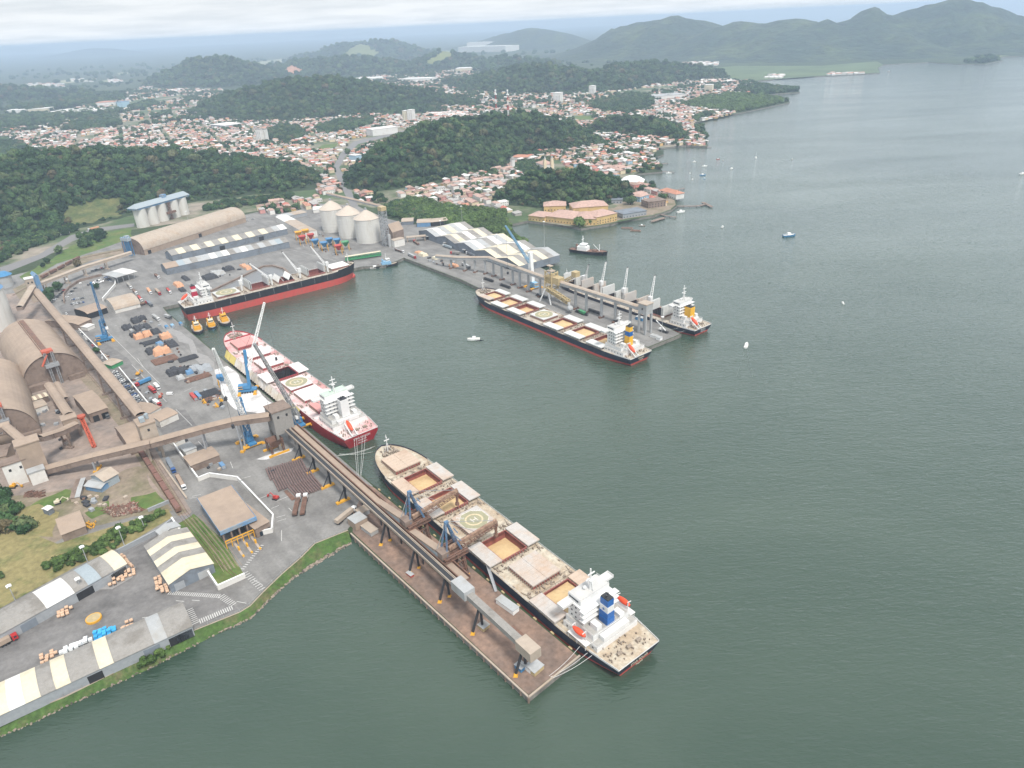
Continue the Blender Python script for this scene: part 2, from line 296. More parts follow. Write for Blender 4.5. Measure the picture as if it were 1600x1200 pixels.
# ------------------------------------------------------------------ hills
hill_m = mat('hill soil under trees', (0.026, 0.045, 0.016), var=0.3, scale=0.05, bump=2.0, bscale=0.1, rough=0.95)
mount_m = mat('mountain forest', (0.022, 0.040, 0.024), var=0.5, scale=0.02, col2=(.055, .075, .03), mix2=(.45, .65), scale2=.004, bump=22, bscale=0.022, rough=0.95)
HILLS = []
def hill(name, spec, step, tree=8.0, m=None, rough=1.0, px_top_off=0, expo=1.0, label=None):
    pts = []
    for x, yf, yt, wd in spec:
        b = W(x, yf); h = Vector((b.x, b.y, 0)).normalized(); r = Vector((b.x, b.y, 0))+h*wd
        lo, hi = 0.0, 1200.0
        for _ in range(36):
            mid = (lo+hi)/2
            if P((r.x, r.y, GZ+mid))[1] > yt: lo = mid
            else: hi = mid
        pts.append((r.x, r.y, max(lo-tree, 1.0), wd))
    def hf(x, y):
        best = 0.0; bd = 9
        for (ax, ay, ah, aw), (bx, by, bh, bw) in zip(pts, pts[1:]):
            dx, dy = bx-ax, by-ay; L2 = dx*dx+dy*dy; t = max(0, min(1, ((x-ax)*dx+(y-ay)*dy)/L2))
            d = math.hypot(x-ax-dx*t, y-ay-dy*t); wv = aw+(bw-aw)*t
            if d < wv and d/wv < bd:
                bd = d/wv; best = (ah+(bh-ah)*t)*(0.5+0.5*math.cos(math.pi*bd**expo))
        if best > 0 and rough > 1.2:
            rg = 1-abs(mnoise.fractal(Vector((x*.9, y*.9, 7))/(step*13), 0.9, 2.1, 5))*2.2; best *= 1-min(bd*1.6, 1)*0.50*max(0, min(1, 1-rg))
        if best > 0:
            n = mnoise.fractal(Vector((x, y, 3.3))/ (step*9), 0.8, 2.1, 5)
            best = best*(1+0.10*rough*n) + min(best, 25)*0.12*rough*n
        return best
    x0 = min(p[0]-p[3] for p in pts); x1 = max(p[0]+p[3] for p in pts); y0 = min(p[1]-p[3] for p in pts); y1 = max(p[1]+p[3] for p in pts)
    nx, ny = int((x1-x0)/step)+1, int((y1-y0)/step)+1
    H = [[hf(x0+i*step, y0+j*step) for j in range(ny+1)] for i in range(nx+1)]
    b = MB(); idx = {}
    def vi(i, j):
        if (i, j) not in idx:
            idx[(i, j)] = len(b.v); hh = H[i][j]; b.v.append((x0+i*step, y0+j*step, GZ+hh if hh > 0.01 else GZ-2.5))
        return idx[(i, j)]
    for i in range(nx):
        for j in range(ny):
            if max(H[i][j], H[i+1][j], H[i][j+1], H[i+1][j+1]) > 0.3:
                b.f.append((vi(i, j), vi(i+1, j), vi(i+1, j+1), vi(i, j+1))); b.m.append(0)
    o = b.build(name, m or hill_m, smooth=True); tag(o, kind='structure')
    HILLS.append((name, (x0, y0, x1, y1), hf)); return hf, (x0, y0, x1, y1)
def on_hill(x, y, lim=2.0):
    for nme, (a, b_, c, d), hf in HILLS:
        if a < x < c and b_ < y < d and hf(x, y) > lim: return True
    return False
h1 = hill('hill', [(-120, 405, 285, 220), (0, 385, 262, 240), (60, 370, 250, 250), (120, 352, 239, 240), (200, 336, 229, 220), (260, 322, 235, 200), (310, 316, 245, 170), (350, 312, 244, 160), (400, 305, 251, 140), (440, 303, 264, 90), (474, 300, 290, 35)], 12)
h2 = hill('hill', [(586, 300, 266, 35), (604, 298, 236, 80), (640, 293, 206, 130), (690, 280, 191, 150), (740, 258, 184, 150), (790, 243, 178, 140), (850, 238, 180, 125), (890, 231, 190, 90), (918, 223, 210, 40)], 12)
h3 = hill('hill', [(922, 205, 194, 35), (950, 208, 182, 70), (1000, 213, 181, 85), (1040, 217, 192, 60), (1068, 222, 213, 25)], 12)
h4 = hill('hill', [(788, 318, 298, 22), (805, 321, 281, 42), (830, 323, 271, 55), (870, 327, 263, 62), (910, 326, 262, 58), (950, 318, 272, 45), (980, 306, 292, 24)], 8, tree=7)
h5 = hill('hill', [(270, 128, 117, 200), (310, 132, 99, 350), (350, 135, 92, 400), (380, 135, 99, 350), (420, 133, 122, 200)], 40)
h6 = hill('hill', [(335, 162, 158, 60), (350, 174, 153, 120), (400, 181, 138, 200), (450, 184, 128, 300), (500, 187, 124, 350), (560, 181, 129, 320), (640, 171, 139, 210), (700, 167, 150, 120), (745, 167, 160, 50)], 25)
h7 = hill('hill', [(708, 130, 124, 100), (760, 137, 116, 200), (820, 144, 105, 260), (870, 147, 104, 260), (930, 145, 110, 210), (960, 138, 106, 190), (990, 134, 99, 240), (1020, 130, 97, 250), (1080, 127, 105, 180), (1115, 127, 121, 60)], 28)
h8 = hill('hill', [(500, 96, 85, 400), (540, 96, 72, 600), (600, 95, 66, 600), (640, 94, 80, 400)], 60)
h8b = hill('hill', [(430, 118, 104, 200), (480, 120, 96, 350), (560, 120, 91, 400), (620, 117, 96, 300), (660, 114, 104, 150)], 40)
h8c = hill('hill', [(645, 112, 100, 120), (670, 112, 88, 220), (695, 110, 78, 300), (730, 108, 86, 250), (770, 108, 96, 150)], 35)
h8d = hill('hill', [(740, 108, 98, 150), (790, 112, 91, 250), (840, 110, 95, 200), (870, 108, 103, 100)], 40)
h8e = hill('hill', [(-120, 160, 140, 200), (-20, 158, 136, 260), (60, 156, 140, 200), (130, 152, 144, 120)], 35)
h9 = hill('hill', [(720, 77, 71, 300), (790, 77, 51, 600), (833, 78, 43, 700), (870, 78, 49, 600), (905, 77, 62, 400)], 70, m=mount_m)
h10 = hill('mountains', [(900, 88, 76, 300), (930, 92, 58, 500), (960, 94, 44, 600), (1000, 96, 31, 800), (1045, 97, 19, 900), (1080, 97, 29, 900), (1105, 97, 37, 850), (1140, 98, 27, 900), (1180, 98, 35, 850), (1230, 98, 27, 900), (1258, 98, 31, 800), (1285, 97, 22, 800), (1298, 96, 33, 800), (1320, 96, 26, 800), (1340, 95, 15, 800), (1355, 94, 4, 800), (1367, 94, 14, 800), (1386, 93, 23, 800), (1430, 91, 11, 850), (1475, 90, -2, 900), (1500, 89, 5, 850), (1530, 88, 21, 700), (1565, 86, 39, 500), (1610, 84, 36, 500), (1700, 82, 26, 600)], 55, m=mount_m, rough=1.6, expo=0.85)
hill('hill', [(115, 88, 82, 900), (150, 88, 74, 1300), (178, 87, 76, 900)], 250, m=mount_m)
for x, y, s_ in ((25, 79, 8), (55, 78, 6), (510, 57, 6), (575, 54, 12)):
    hill('island', [(x-s_, y, y-0.6, 900), (x, y, y-5, 1600), (x+s_, y, y-0.6, 900)], 500, m=mount_m, tree=0)
for x0_, y0_, x1_, y1_, y2 in ((528, 95, 600, 92, 80),):
    pass
# grass slopes and clay cuts laid just over the hill they belong to
def patch(name, hf, poly, m, step, lift=3.0, dtop=0):
    pp = [xy(WH(hf, *p)) for p in poly]; xs = [p[0] for p in pp]; ys = [p[1] for p in pp]; b = MB(); idx = {}
    nx, ny = int((max(xs)-min(xs))/step)+1, int((max(ys)-min(ys))/step)+1
    for i in range(nx):
        for j in range(ny):
            x, y = min(xs)+i*step, min(ys)+j*step
            if inpoly(x+step/2, y+step/2, pp):
                q = []
                for a, c in ((0, 0), (1, 0), (1, 1), (0, 1)):
                    k = (i+a, j+c)
                    if k not in idx: idx[k] = len(b.v); X, Y = min(xs)+k[0]*step, min(ys)+k[1]*step; b.v.append((X, Y, GZ+hf(X, Y)+lift))
                    q.append(idx[k])
                b.f.append(tuple(q)); b.m.append(0)
    return tag(b.build(name, m, smooth=True), kind='structure')
slope_m = mat('hillside pasture', (0.15, 0.17, 0.055), var=0.2, scale=0.02)
CLEAR = []
def WH(hf, px, py):
    "where the sight line of a surveyed pixel meets the hill"
    a, e = Vector((0, 0, CAM_H)), W(px, py); k = 400
    for i in range(1, k+1):
        q = a.lerp(e, i/k)
        if q.z < GZ+hf(q.x, q.y): return q
    return e
def clearpatch(hf, poly, m, step, lift, name='pasture'):
    CLEAR.append([xy(WH(hf, *p)) for p in poly]); patch(name, hf, poly, m, step, lift)
clearpatch(h8c[0], [(664, 103), (676, 94), (688, 84), (697, 79), (712, 84), (706, 90), (690, 97), (676, 103)], slope_m, 25, 6)
clearpatch(h8[0], [(525, 86), (545, 82), (552, 74), (566, 71), (580, 77), (592, 84), (590, 92), (575, 95), (550, 90)], slope_m, 40, 9)
clearpatch(h8b[0], [(444, 113), (450, 107), (456, 104), (464, 107), (474, 113), (466, 116), (450, 119)], clay, 20, 8, 'clay_cut')
clearpatch(h1[0], [(100, 346), (98, 334), (112, 324), (132, 319), (152, 314), (172, 313), (188, 309), (192, 322), (182, 330), (190, 340), (160, 342), (145, 350), (120, 352)], mat('hillside scrub', (.062, .088, .026), var=.3, scale=.3, col2=(.135, .135, .05), mix2=(.42, .6), scale2=.05), 8, 0.6)
# ------------------------------------------------------------------ forest
def leaf_mat(name, cols):
    m = bpy.data.materials.new(name); m.use_nodes = True; t = m.node_tree; b = t.nodes['Principled BSDF']; b.inputs['Roughness'].default_value = 0.75; b.inputs['Specular IOR Level'].default_value = 0.25
    oi = N(t, 'ShaderNodeObjectInfo'); r = N(t, 'ShaderNodeValToRGB'); t.links.new(oi.outputs['Random'], r.inputs[0]); r.color_ramp.interpolation = 'LINEAR'
    e = r.color_ramp.elements; e[0].position = 0; e[0].color = (*cols[0][1], 1); e[1].position = 1; e[1].color = (*cols[-1][1], 1)
    for p_, c_ in cols[1:-1]:
        q = e.new(p_); q.color = (*c_, 1)
    g = N(t, 'ShaderNodeNewGeometry'); n = N(t, 'ShaderNodeTexNoise'); n.inputs['Scale'].default_value = 0.45; n.inputs['Detail'].default_value = 3; t.links.new(g.outputs['Position'], n.inputs['Vector'])
    n2 = N(t, 'ShaderNodeTexNoise'); n2.inputs['Scale'].default_value = 0.018; n2.inputs['Detail'].default_value = 3; t.links.new(g.outputs['Position'], n2.inputs['Vector'])
    a = N(t, 'ShaderNodeMapRange'); a.inputs[1].default_value = 0.3; a.inputs[2].default_value = 0.7; a.inputs[3].default_value = 0.5; a.inputs[4].default_value = 1.55; t.links.new(n.outputs['Fac'], a.inputs[0])
    a2 = N(t, 'ShaderNodeMapRange'); a2.inputs[1].default_value = 0.3; a2.inputs[2].default_value = 0.7; a2.inputs[3].default_value = 0.75; a2.inputs[4].default_value = 1.25; t.links.new(n2.outputs['Fac'], a2.inputs[0])
    k = N(t, 'ShaderNodeMath', operation='MULTIPLY'); t.links.new(a.outputs[0], k.inputs[0]); t.links.new(a2.outputs[0], k.inputs[1])
    s_ = N(t, 'ShaderNodeVectorMath', operation='SCALE'); t.links.new(r.outputs[0], s_.inputs[0]); t.links.new(k.outputs[0], s_.inputs['Scale']); t.links.new(s_.outputs[0], b.inputs['Base Color'])
    return m
leaf = leaf_mat('forest leaves', [(0, (0.014, 0.038, 0.014)), (0.3, (0.027, 0.062, 0.021)), (0.6, (0.042, 0.086, 0.028)), (0.85, (0.068, 0.110, 0.037)), (0.96, (0.082, 0.104, 0.045)), (1, (0.105, 0.085, 0.045))])
leaf_light = leaf_mat('mangrove leaves', [(0, (0.045, 0.080, 0.020)), (0.5, (0.070, 0.120, 0.030)), (1, (0.105, 0.160, 0.042))])
bark = mat('tree bark', (0.09, 0.07, 0.05), var=0.3, scale=1.0)
def crown_mb(seed, n_leaf=260, R_=1.0, sz=0.85, sub=2, zc=0.0):
    rnd = random.Random(seed); b = MB()
    lobes = [(rnd.uniform(-.45, .45), rnd.uniform(-.45, .45), rnd.uniform(-.25, .45), rnd.uniform(.42, .68)) for _ in range(6)]
    for k, (x, y, z, r) in enumerate(lobes): b.blob((x*R_, y*R_, (z+zc)*R_), r*R_, 1, 0.3, 0, seed+k, sz)
    for _ in range(n_leaf):
        x, y, z, r = rnd.choice(lobes); d = Vector((rnd.gauss(0, 1), rnd.gauss(0, 1), rnd.gauss(0.35, 1))).normalized(); rr = r*rnd.uniform(0.9, 1.25)
        c = Vector((x+d.x*rr, y+d.y*rr, z+zc+d.z*rr*sz))*R_; s_ = rnd.uniform(0.07, 0.16)*R_
        u = Vector((rnd.gauss(0, 1), rnd.gauss(0, 1), rnd.gauss(0, 1))).normalized(); v = u.cross(d)
        if v.length < 0.1: continue
        v.normalize(); b.quad(c-u*s_-v*s_*.7, c+u*s_-v*s_*.7, c+u*s_*.8+v*s_*.8, c-u*s_*.8+v*s_*.7)
    return b
def coll(name, m, seeds):
    c = bpy.data.collections.new(name)
    for s_ in seeds:
        o = bpy.data.objects.new('crown', crown_mb(s_).mesh('crown', m)); c.objects.link(o)
    return c
CR, CRL = coll('crowns', leaf, range(1, 7)), coll('light_crowns', leaf_light, range(11, 15))
def scatter(name, pts, c, kind='stuff', smin=0.85, smax=1.15):
    "pts: (x,y,z,scale)"
    me = bpy.data.meshes.new(name); me.from_pydata([p[:3] for p in pts], [], []); at = me.attributes.new('s', 'FLOAT', 'POINT'); at.data.foreach_set('value', [p[3] for p in pts])
    o = bpy.data.objects.new(name, me); COL.objects.link(o); g = bpy.data.node_groups.new(name, 'GeometryNodeTree')
    g.interface.new_socket('Geometry', in_out='INPUT', socket_type='NodeSocketGeometry'); g.interface.new_socket('Geometry', in_out='OUTPUT', socket_type='NodeSocketGeometry')
    gi, go = N(g, 'NodeGroupInput'), N(g, 'NodeGroupOutput'); ip = N(g, 'GeometryNodeInstanceOnPoints'); ci = N(g, 'GeometryNodeCollectionInfo'); ci.inputs[0].default_value = c; ci.inputs[1].default_value = True; ci.inputs[2].default_value = True
    rv = N(g, 'FunctionNodeRandomValue', data_type='FLOAT_VECTOR'); rv.inputs[0].default_value = (-0.25, -0.25, 0); rv.inputs[1].default_value = (0.25, 0.25, 6.28)
    na = N(g, 'GeometryNodeInputNamedAttribute', data_type='FLOAT'); na.inputs[0].default_value = 's'
    g.links.new(gi.outputs[0], ip.inputs['Points']); g.links.new(ci.outputs[0], ip.inputs['Instance']); ip.inputs['Pick Instance'].default_value = True
    g.links.new(rv.outputs[0], ip.inputs['Rotation']); g.links.new(na.outputs[0], ip.inputs['Scale']); g.links.new(ip.outputs[0], go.inputs[0])
    md = o.modifiers.new('scatter', 'NODES'); md.node_group = g; tag(o, kind=kind); return o
rf = random.Random(5)
def forest_on(h, sp, rad, c=CR, name='forest', zoff=0.35, lim=1.0):
    hf, (x0, y0, x1, y1) = h; pts = []
    y = y0
    while y < y1:
        x = x0
        while x < x1:
            X, Y = x+rf.uniform(-.45, .45)*sp, y+rf.uniform(-.45, .45)*sp; hh = hf(X, Y)
            if hh > lim and not any(inpoly(X, Y, q) for q in CLEAR):
                r = rad*rf.choice((.5, .6, .7, .85, .85, 1, 1, 1.15, 1.45, 1.8))*rf.uniform(.9, 1.1)*(0.6 if hh < 4 else 1)
                if rf.random() < .93: pts.append((X, Y, GZ+hh+r*zoff+rf.uniform(-r*.2, r*0.8), r))
            x += sp
        y += sp
    return scatter(name, pts, c)
forest_on(h1, 7.6, 5.4); forest_on(h2, 7.6, 5.4); forest_on(h3, 7.6, 5.0); forest_on(h4, 5.2, 4.2)
forest_on(h6, 11, 7); forest_on(h5, 19, 11); forest_on(h7, 12, 8); forest_on(h8, 28, 16); forest_on(h8b, 18, 11); forest_on(h8c, 17, 10); forest_on(h8d, 18, 11); forest_on(h8e, 14, 9)
def forest_flat(poly, sp, rad, c=CR, name='forest', prob=1.0):
    pp = pl(poly); pts = []; y = min(p[1] for p in pp)
    while y < max(p[1] for p in pp):
        x = min(p[0] for p in pp)
        while x < max(p[0] for p in pp):
            X, Y = x+rf.uniform(-.45, .45)*sp, y+rf.uniform(-.45, .45)*sp
            if inpoly(X, Y, pp) and rf.random() < prob and not on_hill(X, Y):
                r = rad*rf.uniform(0.65, 1.25); pts.append((X, Y, GZ+r*0.55, r))
            x += sp
        y += sp
    FLAT.append(pp)
    return scatter(name, pts, c) if pts else None
FLAT = []
forest_flat([(610, 322), (640, 310), (700, 322), (790, 332), (793, 352), (800, 364), (824, 381), (815, 384), (790, 372), (740, 358), (690, 350), (640, 346), (612, 336)], 6.0, 4.6, CRL, 'mangrove')
forest_flat([(-60, 222), (0, 222), (38, 224), (42, 246), (0, 250), (-60, 250)], 14, 9)
forest_flat([(110, 196), (130, 186), (165, 184), (192, 194), (180, 200), (120, 205), (95, 205)], 16, 10)
forest_flat([(-80, 182), (0, 185), (100, 178), (190, 172), (196, 176), (130, 184), (60, 198), (0, 203), (-80, 205)], 18, 11)
forest_flat([(0, 172), (60, 165), (130, 150), (190, 148), (200, 155), (120, 168), (40, 176)], 22, 14)
forest_flat([(200, 168), (240, 160), (252, 164), (210, 173)], 18, 11)
forest_flat([(580, 312), (590, 306), (606, 310), (606, 316), (585, 320)], 8, 5, CR, 'forest', 0.7)
forest_flat([(415, 208), (440, 196), (470, 202), (480, 214), (450, 222), (420, 218)], 13, 8, CR, 'forest', .8)
forest_flat([(495, 200), (530, 190), (580, 184), (585, 195), (545, 206), (500, 210)], 13, 8)
forest_flat([(312, 330), (350, 316), (420, 308), (462, 304), (466, 310), (430, 316), (385, 322), (350, 328)], 8, 5)
forest_flat([(802, 262), (820, 252), (850, 254), (856, 268), (830, 274), (806, 272)], 7, 5)
forest_flat([(590, 325), (620, 318), (660, 330), (680, 345), (640, 346), (600, 335)], 7, 5, CR)
forest_flat([(1060, 165), (1100, 155), (1140, 148), (1190, 151), (1233, 158), (1200, 166), (1150, 176), (1110, 172)], 13, 8, CRL, 'mangrove')
forest_flat([(1150, 140), (1178, 132), (1216, 138), (1248, 139), (1246, 143), (1216, 145.5), (1190, 149)], 14, 9, CR)
forest_flat([(925, 160), (980, 150), (1020, 152), (1020, 165), (980, 180), (930, 172), (915, 165)], 15, 10, CR, 'forest', .8)
forest_flat([(1080, 188), (1100, 178), (1120, 180), (1090, 190)], 12, 7)
forest_flat([(1086, 200), (1098, 196), (1102, 213), (1092, 210)], 11, 6)
forest_flat([(-60, 440), (-60, 372), (0, 372), (60, 352), (100, 350), (120, 362), (70, 380), (30, 398), (0, 412)], 7.5, 5, CR)
forest_flat([(120, 372), (140, 362), (170, 368), (150, 382), (128, 388)], 9, 5, CR, 'forest', .7)
forest_flat([(1500, 99), (1530, 93), (1565, 93), (1555, 97), (1530, 99.5)], 30, 16, CR)
forest_flat([(300, 172), (345, 160), (352, 172), (320, 186)], 18, 11, CR, 'forest', .6)
forest_flat([(560, 150), (640, 158), (700, 172), (640, 182), (570, 176)], 20, 11, CR, 'forest', .5)
# ================================================================== PORT: paving and buildings
PORT = pl([(-160, 1195)]) + pl(FENCE) + pl([(550, 822), (585, 759), (529, 711), (473, 664), (348, 560), (263, 489)]) + [xy(cq0), xy(cq1)] + pl([(600, 415), (620, 408), (631, 403), (720, 437), (745, 449), (1013, 543)]) + pl(NPIER+[(858, 402), (848, 391), (828, 385), (800, 380), (740, 362), (680, 352), (640, 350), (600, 340), (560, 322), (500, 318), (440, 322), (385, 335), (330, 345), (200, 372), (130, 392), (60, 420), (-60, 450), (-120, 700), (-200, 1000)])
def inset(poly, k):
    cx = sum(p[0] for p in poly)/len(poly); cy = sum(p[1] for p in poly)/len(poly); return [(cx+(x-cx)*k, cy+(y-cy)*k) for x, y in poly]
def offset_poly(poly, d):
    n = len(poly); a = sum(poly[i][0]*poly[(i+1) % n][1]-poly[(i+1) % n][0]*poly[i][1] for i in range(n)); s_ = 1 if a > 0 else -1; o = []
    for i in range(n):
        p, q, r = Vector(poly[i-1]), Vector(poly[i]), Vector(poly[(i+1) % n]); e1, e2 = (q-p).normalized(), (r-q).normalized()
        n1, n2 = Vector((-e1.y, e1.x))*s_, Vector((-e2.y, e2.x))*s_; b = (n1+n2); b = b/max(b.length_squared*0.5, 0.5)
        o.append((q.x+b.x*d, q.y+b.y*d))
    return o
sheet('yard_pavement', offset_poly(PORT, 0.9), 0.04, asph, world=True)
sheet('works_yard', [(-80, 705), (-60, 470), (40, 455), (60, 470), (215, 655), (262, 735), (300, 800), (285, 812), (262, 785), (140, 770), (100, 770), (40, 775), (-80, 790)], 0.08, yard_m)
sheet('dirt_yard', rag([(-80, 790), (40, 772), (130, 758), (215, 730), (240, 760), (268, 800), (250, 800), (140, 822), (90, 846), (40, 846), (-80, 850)], 3.2, 21), 0.12, dirt_m, world=True)
sheet('lawn', rag([(70, 776), (100, 766), (118, 772), (95, 790), (60, 800), (30, 815), (35, 800)], 3.2, 22), 0.16, grass_m, world=True)
sheet('lawn', rag([(30, 795), (60, 790), (92, 800), (88, 835), (50, 835), (20, 830)], 3.2, 23), 0.20, dry_m, world=True)
sheet('lawn', rag([(130, 800), (170, 782), (165, 805), (140, 812)], 3.2, 24), 0.16, grass_m, world=True)
sheet('lawn', rag([(205, 780), (240, 770), (262, 785), (240, 795), (215, 798)], 3.2, 25), 0.16, grass_m, world=True)
sheet('meadow', [(-120, 835), (0, 828), (60, 838), (90, 850), (200, 815), (262, 795), (270, 808), (200, 850), (120, 885), (0, 951), (-120, 1010)], 0.16, dry_m)
sheet('service_road', [(283, 806), (268, 812), (180, 866), (90, 908), (0, 956), (-120, 1018), (-120, 1024), (0, 962), (120, 905), (190, 868), (256, 832), (300, 806)], 0.2, road_m)
sheet('lawn', [(278, 818), (303, 803), (350, 845), (382, 899), (342, 918), (300, 862)], 0.14, grass_m)
sheet('road', [(0, 418), (60, 398), (110, 368), (150, 356), (210, 349), (210, 354), (150, 362), (112, 378), (70, 402), (0, 430)], 0.12, road_m)
sheet('lawn', rag([(110, 385), (150, 366), (205, 356), (205, 372), (140, 395), (90, 412), (40, 440), (30, 432), (80, 405)], 3.2, 26), 0.1, grass_m, world=True)
sheet('rail_bed', [(20, 452), (60, 430), (130, 400), (205, 385), (210, 392), (140, 408), (70, 440), (30, 468)], 0.12, dirt_m)
sheet('rail_bed', [(120, 560), (195, 650), (250, 735), (292, 800), (278, 806), (225, 735), (185, 665), (108, 570)], 0.14, dirt_m)
sheet('worn_pavement', [(110, 470), (140, 520), (200, 560), (260, 640), (290, 640), (330, 700), (300, 740), (240, 660), (190, 610), (120, 520), (90, 480)], 0.08, asph_old)
sheet('store_yard_pavement', [(-160, 1190)]+[(x-2, y-4) for x, y in FENCE[:6]]+[(342, 925), (268, 820), (205, 852), (120, 908), (0, 966), (-160, 1040)], 0.08, asph_old)
sheet('road', [(548, 322), (560, 322), (545, 290), (530, 262), (540, 244), (560, 225), (640, 205), (635, 203), (552, 221), (532, 240), (520, 262), (532, 290)], 0.08, road_m)
deck = sheet('pier_deck', [(551, 832), (826, 1086), (902, 1025), (586, 763), (575, 757), (552, 800)], 0.08, rustdeck)
# grass bank falling to the water, stones along its foot
bb = MB(); top = [W(*p) for p in FENCE]; foot = [W(p[0], p[1], 0.0) for p in BANK]
ex = W(-160, 1195); exf = W(-160, 1222, 0); top = [ex]+top; foot = [exf]+foot; nn = 60
def along(pts, t):
    L = [0.0]
    for a, b_ in zip(pts, pts[1:]): L.append(L[-1]+(b_-a).length)
    s_ = t*L[-1]
    for i in range(len(pts)-1):
        if s_ <= L[i+1]+1e-6: return pts[i].lerp(pts[i+1], (s_-L[i])/max(L[i+1]-L[i], 1e-6))
    return pts[-1]
def bankf(u, v):
    a, f = along(top, u), along(foot, u); q = a.lerp(f, v); nz = mnoise.noise(q*0.15)
    return (q.x+nz*1.2*v, q.y+nz*1.2*v, GZ+0.25 + (-GZ-0.85)*v**1.3+0.35*nz*math.sin(math.pi*v))
bb.grid(bankf, 260, 8); bank_m = mat('bank grass', (0.055, 0.105, 0.022), var=0.4, scale=0.5, col2=(0.120, 0.110, 0.050), mix2=(0.48, 0.66), scale2=0.12, bump=0.4, bscale=1.5)
tag(bb.build('grass_bank', bank_m, smooth=True), kind='structure')
stone = mat('rock', (0.26, 0.21, 0.17), var=0.3, scale=0.6, col2=(0.08, 0.07, 0.06), mix2=(0.5, 0.6), scale2=0.4)
rb = MB(); rr_ = random.Random(3)
for i in range(1500):
    u = rr_.random(); k = 0.3 if u < 0.62 else 1.0
    if rr_.random() > k: continue
    v = rr_.uniform(0.80, 1.03); q = bankf(u, v); r = rr_.uniform(0.25, 0.85)*(1.1 if u > 0.85 else 0.8); rb.blob((q[0], q[1], q[2]+0.1), r, 0, 0.3, 0, i, 0.6)
tag(rb.build('rubble', stone), kind='stuff')
